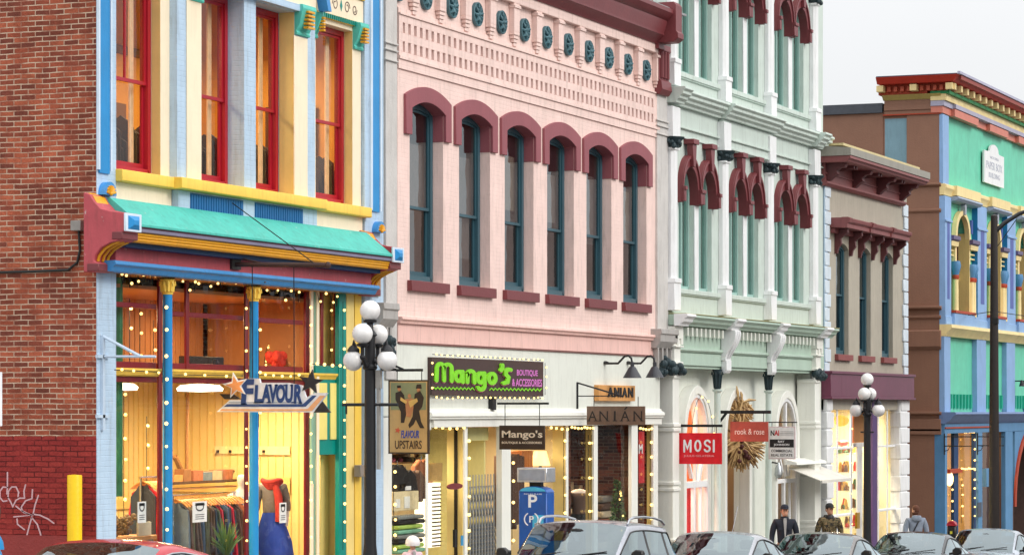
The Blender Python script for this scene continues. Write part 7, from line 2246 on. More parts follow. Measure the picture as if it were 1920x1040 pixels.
# graffiti: thin paint on the brick
gm = MB()
Pg = S(A0-0.013)
for ln in ([(14, 885), (14, 912), (13, 925)], [(14, 913), (6, 912), (0, 920), (0, 932), (6, 939), (13, 938)], [(15, 932), (16, 920), (22, 912), (30, 912), (35, 922), (34, 930)], [(15, 932), (20, 940), (24, 949), (30, 937), (37, 933), (46, 933), (45, 920), (48, 908)], [(61, 917), (60, 934), (48, 938), (40, 950), (42, 957), (59, 965)], [(72, 928), (66, 945), (62, 964)], [(30, 948), (45, 960), (59, 965), (26, 968)], [(62, 963), (75, 965), (90, 972), (101, 980)], [(60, 968), (55, 985), (50, 1005), (46, 1035)], [(60, 970), (70, 982), (76, 1000), (80, 1022)], [(32, 972), (33, 982), (46, 992)]):
    for pl_ in gm.stroke_(ln, 2.6, 4): polys(gm, [[Pg(*q) for q in pl_][::-1]], on_side(A0-0.013), 0.002)
tag(gm.build('graffiti', plain('graffiti_pink_white', (206, 168, 172), 0.8), smooth=0), 'scrawled pale graffiti tag sprayed on the dark red painted brick', 'graffiti')

# dried palm swag hanging in the middle arch
xs_, Ys = PX(1386, .05), 0.02
t = thing('dried_swag', 'big bunch of dried straw coloured palm leaves hanging in the middle arch', 'dried palm', (xs_, Ys, PZ(1385, 890, Ys)))
rr = random.Random(21)
m, m2 = MB(), MB()
zt_, zm_ = PZ(1386, 748, Ys), PZ(1386, 830, Ys)
kk = 81.0
for i in range(820):
    lower = i > 230
    if lower:
        cx, cz, sp = -0.1, PZ(1386, 832, Ys), 0.42
        q = rr.uniform(R(190), R(395)); ln = rr.uniform(0.38, 0.58)
        o_ = (xs_+cx+rr.uniform(-0.22, 0.22), Ys+rr.uniform(-0.12, 0.12), cz+rr.uniform(-0.10, 0.15))
        # fan mostly across the camera's view: spread in Y and X together
        dx, dz = math.cos(q)*ln, math.sin(q)*ln
        e_ = (o_[0]+dx*0.6, o_[1]-dx*0.75, o_[2]+dz)
    else:
        zc_ = rr.uniform(zm_, zt_)
        o_ = (xs_+rr.uniform(-0.12, 0.12), Ys+rr.uniform(-0.1, 0.1), zc_)
        q = rr.uniform(-1.9, -0.4) if rr.random() < 0.6 else rr.uniform(0, 6.28); ln = rr.uniform(0.2, 0.42)
        e_ = (o_[0]+math.cos(q)*ln*0.7, o_[1]-math.cos(q)*ln*0.6, o_[2]+math.sin(q)*ln)
    (m if rr.random() < 0.7 else m2).tube([o_, ((o_[0]+e_[0])/2, (o_[1]+e_[1])/2, (o_[2]+e_[2])/2+0.03), e_], [0.016, 0.036, 0.012], 4)
m.build('palm_leaves', paint('straw_leaf', (204, 168, 116), var=0.3), t); m2.build('dark_leaves', paint('brown_leaf', (140, 104, 66), var=0.3), t)
m = MB()
for i in range(16): m.ball((xs_-0.25+rr.uniform(-0.2, 0.2), Ys-0.15+rr.uniform(-0.1, 0.1), PZ(1370, 842, Ys)+rr.uniform(-0.28, 0.25)), rr.uniform(0.04, 0.07), 7, 5)
m.build('seed_heads', paint('dark_red_seed', (84, 34, 30), var=0.4), t)

# lantern and notices by the office door
xx = PX(1456, .1); t = thing('wall_lantern', 'small silver wall lantern beside the office doorway under the agent board', 'wall lamp', (xx, 0.1, PZ(1456, 890, .1)))
MB().lathe([(0.05, -0.2), (0.10, -0.12), (0.08, 0.05), (0.04, 0.12), (0.02, 0.18)], (xx, 0.05, PZ(1456, 880, .1)), 12).build('shade', plain('lantern_silver', (170, 174, 176), 0.3, metal=0.8), t)
MB().tube([(xx, 0.05, PZ(1456, 868, .1)), (xx, 0.2, PZ(1456, 866, .1)), (xx, 0.34, PZ(1456, 872, .1))], 0.02, 6).build('arm', IRON, t)
xx, Y = PX(1363, .85), 0.85
t = thing('notice', 'small white notice with a red stripe at the back of the passage arch', 'notice', (xx, Y, PZ(1365, 912, Y)))
m = MB().box(PX(1355, 2.5), PX(1372, 2.5), 2.57, 2.6, PZ(1363, 915, 2.5), PZ(1363, 895, 2.5)).build('board', SW, t); MB().box(PX(1356, 2.5), PX(1371, 2.5), 2.565, 2.569, PZ(1363, 912, 2.5), PZ(1363, 908, 2.5)).build('red_stripe', plain('agent_red'), m)

# ================================================================== string lights
bulb_me = None
def fairy(label, pts, spacing, r=0.019, sag=0, maxn=100, jit=0.012, cable=True, seed=1):
    """pts in world space"""
    global bulb_me
    rr = random.Random(seed)
    t = thing('string_lights', label, 'string lights', pts[0], 'warm white string lights')
    V_ = [Vector(p) for p in pts]
    if cable: MB().tube(pts, 0.006, 4).build('cable', WIRE, t)
    if bulb_me is None:
        bulb_me = MB().ball((0, 0, 0), 1.0, 10, 8).build('bulb', BULB, None, smooth=80); me_ = bulb_me.data; bpy.data.objects.remove(bulb_me); bulb_me = me_
    d, acc, n = spacing*0.5, 0.0, 0
    for a_, b_ in zip(V_[:-1], V_[1:]):
        ln = (b_-a_).length
        while d <= acc+ln and n < maxn:
            p = a_+(b_-a_)*((d-acc)/ln)
            o = bpy.data.objects.new('bulb', bulb_me); COL.objects.link(o); o.parent = t
            o.location = p-Vector(pts[0])+Vector((rr.uniform(-jit, jit), -0.03, rr.uniform(-jit, jit))); s_ = r*rr.uniform(0.85, 1.15); o.scale = (s_, s_, s_)
            d += spacing*rr.uniform(0.84, 1.16); n += 1
        acc += ln
    return t
def VP(px, y0, y1, Y): return [(PX(px, Y), Y, PZ(px, y0, Y)), (PX(px, Y), Y, PZ(px, y1, Y))]
def HP(p0, y0, p1, y1, Y): return [(PX(p0, Y), Y, PZ(p0, y0, Y)), (PX(p1, Y), Y, PZ(p1, y1, Y))]
k1 = 1/132.0
fairy('string of warm bulbs down the left blue column', VP(309, 555, 1035, -0.30), 43*k1, 0.023)
fairy('string of warm bulbs down the middle red frame', VP(459, 560, 1035, 0.02), 40*k1)
fairy('string of warm bulbs down the right side of the second blue column', VP(485, 600, 800, -0.22), 40*k1, 0.021)
fairy('string of warm bulbs down the cream door post', VP(580, 560, 1035, 0.0), 38*k1, 0.021)
fairy('string of warm bulbs down the teal door surround', VP(643, 565, 1030, -0.06), 39*k1, 0.021)
fairy('string of bulbs inside the door transom', VP(619, 565, 670, 0.2), 20*k1*2)
fairy('row of bulbs along the yellow cornice in the left bay', HP(214, 693, 300, 697, -0.06), 22/66.0)
fairy('row of bulbs along the yellow cornice of the wide bay', HP(325, 702, 455, 704, -0.06), 38/62.0)
fairy('row of bulbs along the yellow cornice before the third bay', HP(487, 703, 570, 704, -0.06), 16/58.0)
fairy('row of bulbs over the teal door', HP(585, 682, 640, 684, -0.06), 14/52.0, 0.024)
def icicle(label, p0, p1, yt, seed, Y=0.0):
    rr = random.Random(seed); pts = []
    p = p0
    while p < p1:
        pts.append((PX(p, Y), Y, PZ(p, yt+rr.uniform(-2, 2), Y)))
        if rr.random() < 0.5: pts.append((PX(p+2, Y), Y, PZ(p+2, yt+rr.uniform(10, 26), Y))); pts.append((PX(p+4, Y), Y, PZ(p+4, yt+rr.uniform(-2, 2), Y)))
        p += rr.uniform(9, 15)
    fairy(label, pts, 0.34, 0.019, seed=seed)
icicle('icicle lights under the beam above the left window', 214, 300, 516, 1)
icicle('icicle lights under the beam above the wide window', 328, 455, 530, 2)
icicle('icicle lights under the beam above the third window', 488, 568, 544, 3)
icicle('icicle lights above the shop door transom', 596, 640, 550, 4)
# upstairs of the left bay: string reflections imitated by bulbs behind the glass
for i, (px_, y0, y1, Y_) in enumerate(((224, 560, 685, .6), (243, 560, 690, 1.0), (262, 570, 680, 1.4), (288, 600, 690, .5), (232, 720, 1000, .6), (275, 780, 940, 1.2))):
    fairy('reflected string of bulbs modelled inside the left window, %s' % ('nearest the pier, above the cornice', 'second from the pier, above the cornice', 'third from the pier, above the cornice', 'nearest the column, above the cornice', 'below the cornice near the pier', 'below the cornice near the column')[i], VP(px_, y0, y1, Y_), 0.30, 0.022, cable=True)
ring_ = [(PX(515, 1.2)+0.55*math.cos(math.pi*k/14)*1.0, 1.2-0.10*k/14, PZ(515, 690, 1.2)+0.48*math.sin(math.pi*k/14)*1.05) for k in range(15)]
fairy('arched string of tiny bulbs inside the third window above the cornice', ring_[::-1], 0.075, 0.016)
# boutique and outfitter
fairy('warm bulbs along the top edge of the dark wall board', HP(811, 664, 1019, 675, -0.13), 20/44.0/2*1.0, 0.017)
fairy('warm bulbs along the bottom edge of the dark wall board', HP(811, 745, 1019, 746, -0.13), 20/44.0/2, 0.017)
fairy('warm bulbs on the right end of the dark wall board', VP(1022, 680, 740, -0.13), 0.18, 0.017)
fairy('warm bulbs on the left end of the dark wall board', VP(808, 670, 740, -0.13), 0.20, 0.017)
fairy('warm bulbs over the left boutique window', HP(808, 801, 868, 802, 0.02), 0.30, 0.025)
fairy('warm bulbs down the left edge of the boutique window', VP(738, 870, 1030, 0.06), 0.26, 0.025)
fairy('warm bulbs down the white post left of the folding gate', VP(877, 810, 1030, 0.0), 0.32, 0.027)
fairy('warm bulbs over the lit boutique doorway', HP(1026, 802, 1062, 803, 0.0), 0.28, 0.025)
fairy('warm bulbs down the left edge beside the pay station', VP(960, 850, 1020, 0.04), 0.35, 0.027)
fairy('warm bulbs down the white post right of the pay station', VP(1057, 810, 968, 0.0), 0.34, 0.026)
fairy('warm bulbs over the outfitter display window', HP(1067, 801, 1110, 802, 0.0), 0.17, 0.024)
for i, (p_a, nm) in enumerate(((1103, 'first'), (1109, 'second'))): fairy('warm bulbs down the cream jamb left of the brick room, %s run' % nm, VP(p_a, 815, 972, 0.05), 0.33, 0.026)
fairy('warm bulbs down the outfitter right hand jamb', VP(1219, 815, 972, 0.02), 0.32, 0.028)
fairy('warm bulbs over the red poster window', HP(1196, 803, 1222, 804, 0.0), 0.17, 0.024)
fairy('pale bulbs down the first arcade window', VP(1344, 880, 1000, 0.1), 0.35, 0.022)
fairy('warm bulbs round the first arch', [(p[0], 0.02, p[1]) for p in archpts('gothic', arx[0][0]+0.05, arx[0][1]-0.05, ZSP, arx[0][2]-0.05)], 0.45, 0.024)
fairy('pale bulbs down the inside of the red arcade window', VP(1281, 880, 1000, 0.2), 0.45, 0.024)
fairy('warm bulbs along the corner shop window head', HP(1799, 809, 1826, 810, 0.0), 0.22, 0.026)
fairy('warm bulbs along the corner shop transom', HP(1800, 878, 1828, 878, -0.02), 0.22, 0.026)
for px_, y0, y1, nm in ((1784, 890, 980, 'left navy post'), (1803, 900, 980, 'middle of the amber glass'), (1826, 815, 980, 'right navy post')): fairy('warm bulbs down the %s of the corner shop' % nm, VP(px_, y0, y1, 0.02), 0.30, 0.028)
fairy('pale bulbs down the gift shop frame', VP(1596, 760, 985, 0.0), 0.42, 0.018)
# ================================================================== goods behind the glass
GARM = [plain('garment_%s' % n, c, 0.9) for n, c in (('charcoal', (52, 52, 58)), ('rust', (150, 88, 58)), ('slate', (92, 104, 116)), ('scarlet', (190, 24, 40)), ('umber', (88, 64, 52)), ('denim', (70, 90, 120)), ('sand', (176, 150, 120)), ('black', (28, 28, 30)), ('olive', (88, 88, 60)))]
HANG = plain('hanger_wood', (204, 132, 62), 0.5)
def clothes_rack(label, p0, p1, Y, ztop, seed, n):
    rr = random.Random(seed)
    x0, x1 = PX(p0, Y), PX(p1, Y)
    g0 = -2.6
    t = thing('clothes_rack', label, 'clothes rack', (x0, Y, g0), 'clothes racks in the blue shop')
    MB().tube([(x0, Y, ztop), (x1, Y, ztop)], 0.018, 8).build('rail', CHRM, t)
    for x in (x0+0.03, x1-0.03):
        MB().tube([(x, Y, g0), (x, Y, ztop)], 0.018, 8).build('upright', CHRM, t)
    for i in range(n):
        x = x0+0.08+(x1-x0-0.16)*(i+0.5)/n+rr.uniform(-0.01, 0.01)
        h = MB()
        h.tube([(x, Y, ztop+0.02), (x, Y+0.02, ztop-0.02), (x, Y, ztop-0.06)], 0.005, 4)
        h.tube([(x, Y-0.21, ztop-0.17), (x, Y-0.10, ztop-0.09), (x, Y, ztop-0.06), (x, Y+0.10, ztop-0.09), (x, Y+0.21, ztop-0.17)], [0.010, 0.014, 0.016, 0.014, 0.010], 5)
        h.build('hanger', HANG, t)
        ln = rr.uniform(0.7, 1.15)
        g = MB(); w1_, w2_ = 0.20, rr.uniform(0.22, 0.30)
        zt_ = ztop-0.12
        n_ = 7
        rows_ = []
        for k in range(n_+1):
            s = k/n_
            wd = (0.10 if k == 0 else w1_+(w2_-w1_)*s); rows_.append([(x+0.018*math.sin(5*s+i)+dx_*(0.018+0.012*s), Y-wd+2*wd*j/6, zt_-ln*s-(0.05 if j in (0, 6) and k == 0 else 0)+0.01*math.sin(j*2+i)) for dx_ in (-1, 1) for j in range(7)])
        vs = [p for r_ in rows_ for p in r_]
        fs = []
        for k in range(n_):
            for j in range(6):
                a_ = k*14+j; fs.append((a_, a_+1, a_+15, a_+14)); a_ += 7; fs.append((a_, a_+14, a_+15, a_+1))
            for j in (0, 6):
                a_ = k*14+j; fs.append((a_, a_+14, a_+21, a_+7) if j == 0 else (a_, a_+7, a_+21, a_+14))
        g.add(vs, fs); g.build('garment', GARM[rr.randrange(len(GARM))], t)
clothes_rack('long rack of dresses on wooden hangers in the wide window', 322, 448, 1.0, PZ(400, 924, 1.0), 4, 22)
clothes_rack('shorter rack of jackets on wooden hangers in the left window', 262, 300, 1.2, PZ(280, 894, 1.2), 8, 9)
def mannequin(label, px, Y, zt_, top_m, skirt_m, scarf=None, head=False, rot=0):
    X = PX(px, Y); z0 = zt_-1.62
    t = thing('mannequin', label, 'mannequin', (X, Y, z0), rotz=0)
    WO[t.name] = (0, 0, 0)
    V = [(0,0,0.95,(0.15,0.11)), (0,0,1.12,(0.12,0.09)), (0,0,1.30,(0.16,0.11)), (0,0,1.42,(0.13,0.09)), (0,0,1.52,0.05)]
    Ed = [(0,1),(1,2),(2,3),(3,4)]
    if head: V.append((0,-0.01,1.58,0.05)); V.append((0,-0.01,1.68,0.085)); V.append((0,-0.01,1.76,0.06)); Ed += [(4,5),(5,6),(6,7)]
    for s in (-1, 1):
        ch = [(s*0.17,0,1.40,0.065), (s*0.22,0.02,1.20,0.05), (s*0.24,0.0,1.0,0.04), (s*0.23,-0.08,0.86,0.028), (s*0.225,-0.11,0.78,0.022)]
        n = len(V); V += ch; Ed.append((3, n)); Ed += [(n+i, n+i+1) for i in range(4)]
    b = MB(); b.add(*skin(V, Ed)); M_ = Matrix.Rotation(rot, 4, 'Z')
    def ch_(mb, nm, m_): mb.mat(M_); o = mb.build(nm, m_, None, smooth=60); o.parent = t; return o
    ch_(b, 'torso', plain('mannequin_ivory', (206, 190, 178), 0.5))
    V = [(0,0,0.90,(0.17,0.13)), (0,0,1.08,(0.15,0.115)), (0,0,1.30,(0.185,0.135)), (0,0,1.43,(0.14,0.10))]; Ed = [(0,1),(1,2),(2,3)]
    for s in (-1, 1):
        c_ = [(s*0.175,0,1.40,0.08), (s*0.23,0.02,1.20,0.066), (s*0.25,0.0,1.0,0.056)]
        n = len(V); V += c_; Ed.append((3, n)); Ed += [(n, n+1), (n+1, n+2)]
    b = MB(); b.add(*skin(V, Ed)); ch_(b, 'jacket', top_m)
    b = MB(); b.lathe([(0.34, 0.18), (0.34, 0.30), (0.30, 0.55), (0.21, 0.80), (0.15, 1.0)], (0,0,0), 24, 1, 0.8)
    b.v = [(x*(1+0.05*math.sin(9*math.atan2(y, x)+z*2)), y*(1+0.05*math.sin(9*math.atan2(y, x)+z*2)), z) for x, y, z in b.v]; ch_(b, 'skirt', skirt_m)
    b = MB(); b.lathe([(0.20, 0), (0.20, 0.02), (0.02, 0.03), (0.02, 0.3)], (0,0,0), 16); ch_(b, 'stand', CHRM)
    if scarf:
        b = MB()
        for k in range(4): b.tube([((0.11+0.012*k)*math.cos(q*math.pi/8), (0.10+0.01*k)*math.sin(q*math.pi/8), 1.40+0.03*k+0.015*math.sin(q)) for q in range(17)], 0.038, 8, cap=False)
        b.tube([(0.05,-0.12,1.42), (0.09,-0.16,1.25), (0.11,-0.17,1.05), (0.10,-0.16,0.86)], [0.05,0.065,0.07,0.06], 8)
        ch_(b, 'scarf', scarf)
    return t
mannequin('headless mannequin in a red scarf, grey jacket and blue skirt in the third window', 510, 0.75, PZ(510, 886, 0.75), plain('grey_jacket', (122, 112, 104), 0.9), plain('royal_blue_skirt', (34, 66, 160), 0.8), plain('red_scarf', (178, 52, 44), 0.95), rot=R(-60))
mannequin('mannequin in a pale denim jacket between the red frame and the dress rack', 452, 0.95, PZ(448, 905, 0.95), plain('washed_denim', (138, 156, 160), 0.9), plain('dark_skirt', (60, 42, 40), 0.9), None, head=True, rot=R(-40))
# spiky plant
X, Y = PX(425, 0.45), 0.45
t = thing('potted_plant', 'spiky green potted plant at the foot of the wide window', 'plant', (X, Y, -2.3))
rr = random.Random(2); m = MB()
for i in range(90):
    q = rr.uniform(0, 6.28); ln = rr.uniform(0.25, 0.58); e = rr.uniform(0.5, 1.4)
    m.tube([(X, Y, -0.62), (X+0.5*ln*math.cos(q)*math.cos(e), Y+0.25*ln*math.sin(q)*math.cos(e), -0.58+0.6*ln*math.sin(e)), (X+ln*math.cos(q)*math.cos(e)*1.1, Y+0.5*ln*math.sin(q)*math.cos(e), -0.58+ln*math.sin(e))], [0.012, 0.016, 0.003], 4)
m.build('leaves', paint('yucca_green', (92, 118, 50), var=0.35), t); MB().lathe([(0.14, -2.3), (0.16, -0.8), (0.18, -0.6)], (X, Y, 0), 16).build('pot', plain('pot_terracotta', (150, 90, 66), 0.8), t)
# notices taped to the glass
def notice(label, p0, p1, y0, y1):
    Y_ = GY-0.012
    t = thing('window_notice', label, 'notice', (PX(p0, Y_), Y_, PZ(p0, y1, Y_)), 'printed notices taped to the blue shop glass')
    P_ = Fp(Y_)
    a_, b_, c_, d_ = PX(p0, Y_), PX(p1, Y_), PZ(p0, y1, Y_), PZ(p0, y0, Y_)
    MB().box(a_, b_, Y_, Y_+0.002, c_, d_).build('paper', plain('notice_paper', (228, 226, 220), 0.8), t)
    m = MB(); w_, h_ = b_-a_, d_-c_; f = on_front(Y_)
    cx, cz = (a_+b_)/2, d_-h_*0.27
    ring_ = [(cx+w_*0.26*math.cos(q), cz+h_*0.17*math.sin(q)) for q in [math.pi*2*i/14 for i in range(15)]]
    polys(m, m.stroke_(ring_, 0.018, 3), f)
    polys(m, [[(cx-w_*0.33, cz+h_*0.07), (cx+w_*0.33, cz+h_*0.07), (cx+w_*0.30, cz+h_*0.20), (cx-w_*0.30, cz+h_*0.20)]], f)
    for k in range(3): polys(m, [[(a_+w_*0.2, c_+h_*(0.15+0.1*k)), (b_-w_*0.2, c_+h_*(0.15+0.1*k)), (b_-w_*0.2, c_+h_*(0.18+0.1*k)), (a_+w_*0.2, c_+h_*(0.18+0.1*k))]], f)
    m.build('printing', plain('print_dark', (44, 42, 44)), t, smooth=0)
notice('half hidden printed notice at the left edge of the left window', 208.8, 218, 944, 985)
notice('narrow printed notice near the right of the left window', 258, 274, 940, 980)
notice('large printed notice in the wide window before the dresses', 361, 388, 940, 979)
notice('slim printed notice by the red scarf in the third window', 524, 537, 942, 980)
# things on the left window's display
t = thing('display_table', 'low table piled with framed print and brown ornaments in the left window', 'table', (PX(250, .5), 0.5, -2.6))
x0, x1 = PX(211, .4), PX(294, .4)
MB().box(x0, x1, 0.3, 0.9, PZ(250, 1005, .4)-0.05, PZ(250, 1005, .4)).build('top', plain('shelf_pine', (180, 124, 70)), t)
for xx in (x0+0.05, x1-0.1): MB().box(xx, xx+0.05, 0.35, 0.4, -2.6, PZ(250, 1005, .4)-0.05).build('leg', plain('shelf_pine'), t)
tag(MB().box(PX(262, .4), PX(286, .4), 0.42, 0.45, PZ(275, 1003, .4), PZ(275, 978, .4)).build('framed_print', plain('print_stone', (186, 182, 160))), 'small stone grey framed print standing on the window table', 'picture')
m = MB(); rr = random.Random(6)
for i in range(60): m.ball((PX(225, .5)+rr.uniform(-0.12, 0.30), 0.5+rr.uniform(-0.1, 0.1), PZ(225, 1002, .5)+rr.uniform(0, 0.26)), rr.uniform(0.02, 0.045), 6, 5)
tag(m.build('beaded_basket', paint('basket_bronze', (130, 100, 56), var=0.5)), 'heap of bronze coloured beads beside the framed print', 'ornament')
MBd = MB(); X, Y = PX(232, .8), 0.8
t = thing('garment_bust', 'black hooded garment on a bust in the left window', 'mannequin', (X, Y, -2.6))
MBd.lathe([(0.22, -1.1), (0.25, -0.7), (0.22, -0.35), (0.10, -0.2), (0.12, -0.05), (0.06, 0.08)], (X, Y, 0.0), 16, 1, 0.7); MBd.build('hooded_top', GARM[7], t); MB().lathe([(0.02, -2.6), (0.02, -1.1)], (X, Y, 0), 8).build('stand', CHRM, t)
x_ = PX(222, .35)
tag(MB().tube([(x_, 0.36, PZ(222, 520, .35)), (x_, 0.36, PZ(222, 930, .35))], 0.07, 10).build('drape', paint('bottle_green_cloth', (46, 120, 80), var=0.4)), 'tall green gathered drape behind the left window by the pier', 'drape')
# laptop-like radio shape and red blanket over the transom
X, Y = PX(388, .6), 0.6
t = thing('music_player', 'black boxy stereo on the ledge above the yellow cornice', 'stereo', (X, Y, PZ(388, 684, Y)))
MB().box(PX(357, Y), PX(420, Y), Y, Y+0.2, PZ(388, 688, Y), PZ(388, 668, Y)).build('case', plain('stereo_black', (30, 28, 28), 0.5), t, bevel=0.008)
m = MB(); m.tube([(PX(403, Y)+0.10*math.cos(q*math.pi/8), Y-0.004, PZ(403, 682, Y)+0.07*math.sin(q*math.pi/8)) for q in range(17)], 0.008, 5, cap=False); m.build('speaker_ring', CHRM, t)
m = MB(); rr = random.Random(14)
X, Y = PX(525, .9), 0.9
for i in range(40): m.ball((X+rr.uniform(-0.32, 0.32), Y+rr.uniform(-0.1, 0.1), PZ(525, 684, Y)+rr.uniform(0, 0.16)), rr.uniform(0.05, 0.09), 8, 6)
tag(m.build('folded_blanket', plain('coral_blanket', (214, 70, 56), 0.9)), 'coral red folded blanket on the ledge above the third window', 'blanket')
# boutique windows
def rackbox(nm, label, cat, p0, p1, Y, y0, y1, m_, dep=0.3):
    t = thing(nm, label, cat, (PX(p0, Y), Y, PZ(p0, y1, Y)))
    MB().box(PX(p0, Y), PX(p1, Y), Y, Y+dep, PZ(p0, y1, Y), PZ(p0, y0, Y)).build('carcass', m_, t, bevel=0.006)
    return t
t = rackbox('eyewear_stand', 'bright white backlit stand of small items in the boutique window', 'display stand', 806, 826, 0.7, 905, 1026, glow('backlit_panel', (255, 244, 214), 1.6))
m = MB()
for r_ in range(16):
    for c_ in range(3):
        x = PX(809, .7)+(PX(824, .7)-PX(809, .7))*(c_+0.5)/3; z_0 = PZ(815, 1022-7.3*r_, .7); m.box(x-0.05, x+0.05, 0.66, 0.70, z_0-0.012, z_0+0.012)
m.build('small_goods', plain('goods_dark', (84, 70, 54)), t)
tp_ = rackbox('header_board', 'tan header board over the backlit stand', 'sign', 803, 830, 0.75, 868, 902, plain('header_tan', (196, 160, 100)), 0.04)
m = MB(); rr = random.Random(31)
hoods = [(745, 870, 900, GARM[7]), (760, 880, 915, GARM[7]), (778, 880, 930, GARM[4]), (790, 860, 905, GARM[1]), (748, 895, 920, GARM[4])]
for i, (p, y0, y1, g_) in enumerate(hoods):
    X, Y = PX(p, .5+.12*i), .5+.12*i
    t = thing('hanging_garment', ('black hoodie hanging nearest the white pillar', 'black hoodie with a pale print, second from the pillar', 'long umber coat hanging beside the stand', 'rust coloured knit hanging high by the post', 'umber shirt behind the black hoodies')[i], 'garment', (X, Y, PZ(p, y1, Y)), 'clothes in the boutique window')
    zt_ = PZ(p, y0, Y)
    g = MB(); hz = (y1-y0)/110*1.25
    g.ext_y([(X-0.12, zt_), (X-0.34, zt_-0.12), (X-0.42, zt_-hz*0.9), (X-0.30, zt_-hz*0.92), (X-0.25, zt_-0.4), (X-0.26, zt_-hz), (X+0.26, zt_-hz), (X+0.25, zt_-0.4), (X+0.30, zt_-hz*0.92), (X+0.42, zt_-hz*0.9), (X+0.34, zt_-0.12), (X+0.12, zt_), (X, zt_-0.06)], Y-0.05, Y+0.05)
    g.build('cloth', g_, t, bevel=0.02); MB().tube([(X, Y, zt_-0.05), (X, Y, zt_+0.06)], 0.006, 4).build('hook', CHRM, t)
    if i == 1: MB().box(X-0.12, X+0.12, Y-0.056, Y-0.051, zt_-0.35, zt_-0.28).build('print', SW, t)
t = rackbox('jewellery_shelf', 'cream shelf of cards and earrings in the boutique window', 'shelf', 738, 785, 0.35, 922, 958, plain('shelf_cream', (232, 214, 170)), 0.10)
m = MB()
for k, (a_, b_, c_, d_) in enumerate(((758, 768, 930, 952), (742, 750, 934, 950))): m.box(PX(a_, .34), PX(b_, .34), 0.335, 0.349, PZ(760, d_, .34), PZ(760, c_, .34))
m.build('card', plain('card_white', (240, 240, 232)), t)
t = thing('merchandise_pile', 'green and grey printed tops folded at the foot of the boutique window', 'merchandise', (PX(755, .4), 0.4, -1.9))
for k in range(8):
    z0_ = PZ(755, 1036-9*k, .4)
    MB().box(PX(738, .4), PX(788-2*(k % 3), .4), 0.30, 0.55, z0_, z0_+0.07).build('folded_top', [plain('mint_top', (120, 180, 150)), plain('lime_top', (170, 200, 90)), GARM[7], plain('grey_top', (120, 124, 120))][k % 4], t, bevel=0.02)
# folding gate in the boutique doorway
Y = 0.14
t = thing('folding_gate', 'grey steel lattice folding gate across the boutique doorway', 'gate', (PX(879, Y), Y, gz(PX(879, Y))))
x0, x1 = PX(879, Y), PX(929, Y); z1_, z0_ = PZ(900, 895, Y), -1.75
m = MB(); n = 9
for i in range(-14, n+1):
    for s in (-1, 1):
        xa = x0+(x1-x0)*i/n; run = (x1-x0)/n*5; rise = (z1_-z0_)*0.62
        a_ = (xa, z0_) if s == 1 else (xa+run, z0_)
        b_ = (xa+run, z0_+rise) if s == 1 else (xa, z0_+rise)
        for lift in (0, 0.5):
            p_, q_ = Vector((a_[0], 0, a_[1]+lift*rise)), Vector((b_[0], 0, b_[1]+lift*rise))
            if min(p_.x, q_.x) < x0-0.01:
                if max(p_.x, q_.x) <= x0: continue
                f_ = (x0-p_.x)/(q_.x-p_.x); 
                if p_.x < x0: p_ = p_+(q_-p_)*f_
                else: q_ = p_+(q_-p_)*f_
            if max(p_.x, q_.x) > x1+0.01:
                if min(p_.x, q_.x) >= x1: continue
                f_ = (x1-p_.x)/(q_.x-p_.x)
                if p_.x > x1: p_ = p_+(q_-p_)*f_
                else: q_ = p_+(q_-p_)*f_
            if max(p_.z, q_.z) > z1_+0.01:
                f_ = (z1_-p_.z)/(q_.z-p_.z)
                if not 0 < f_ < 1: continue
                if p_.z > z1_: p_ = p_+(q_-p_)*f_
                else: q_ = p_+(q_-p_)*f_
            m.tube([(p_.x, Y+s*0.012, p_.z), (q_.x, Y+s*0.012, q_.z)], 0.011, 4)
m.build('lattice', plain('gate_grey', (104, 110, 118), 0.5, metal=0.3), t)
m = MB()
for k in range(n+1): m.box(x0+(x1-x0)*k/n-0.012, x0+(x1-x0)*k/n+0.012, Y-0.03, Y-0.018, z0_, z1_+0.06)
m.build('upright_bars', plain('gate_light', (150, 152, 150), 0.5), t)
t = thing('open_sign', 'small dark red oval sign on the lit boutique jamb', 'sign', (PX(852, .0), 0.0, PZ(852, 911, 0)))
n = 16; X = PX(852, .02)
MB().ext_y([(X+0.33*math.cos(2*math.pi*k/n), PZ(852, 911, .02)+0.055*math.sin(2*math.pi*k/n)) for k in range(n)], 0.0, 0.03).build('plate', plain('oval_red', (120, 44, 50), 0.5), t)
t = thing('door_handle_bar', 'long black pull handle on the boutique door', 'handle', (PX(853, .05), 0.05, PZ(853, 1020, .05)))
MB().box(PX(851, .05), PX(854.5, .05), 0.03, 0.07, PZ(853, 1025, .05), PZ(853, 992, .05)).build('bar', IRON, t)
tag(MB().box(PX(864, .03), PX(868, .03), 0.02, 0.035, PZ(866, 1022, .03), PZ(866, 1003, .03)).build('blue_sticker', plain('sticker_blue', (60, 150, 200))), 'small bright blue card stuck on the boutique jamb', 'card')
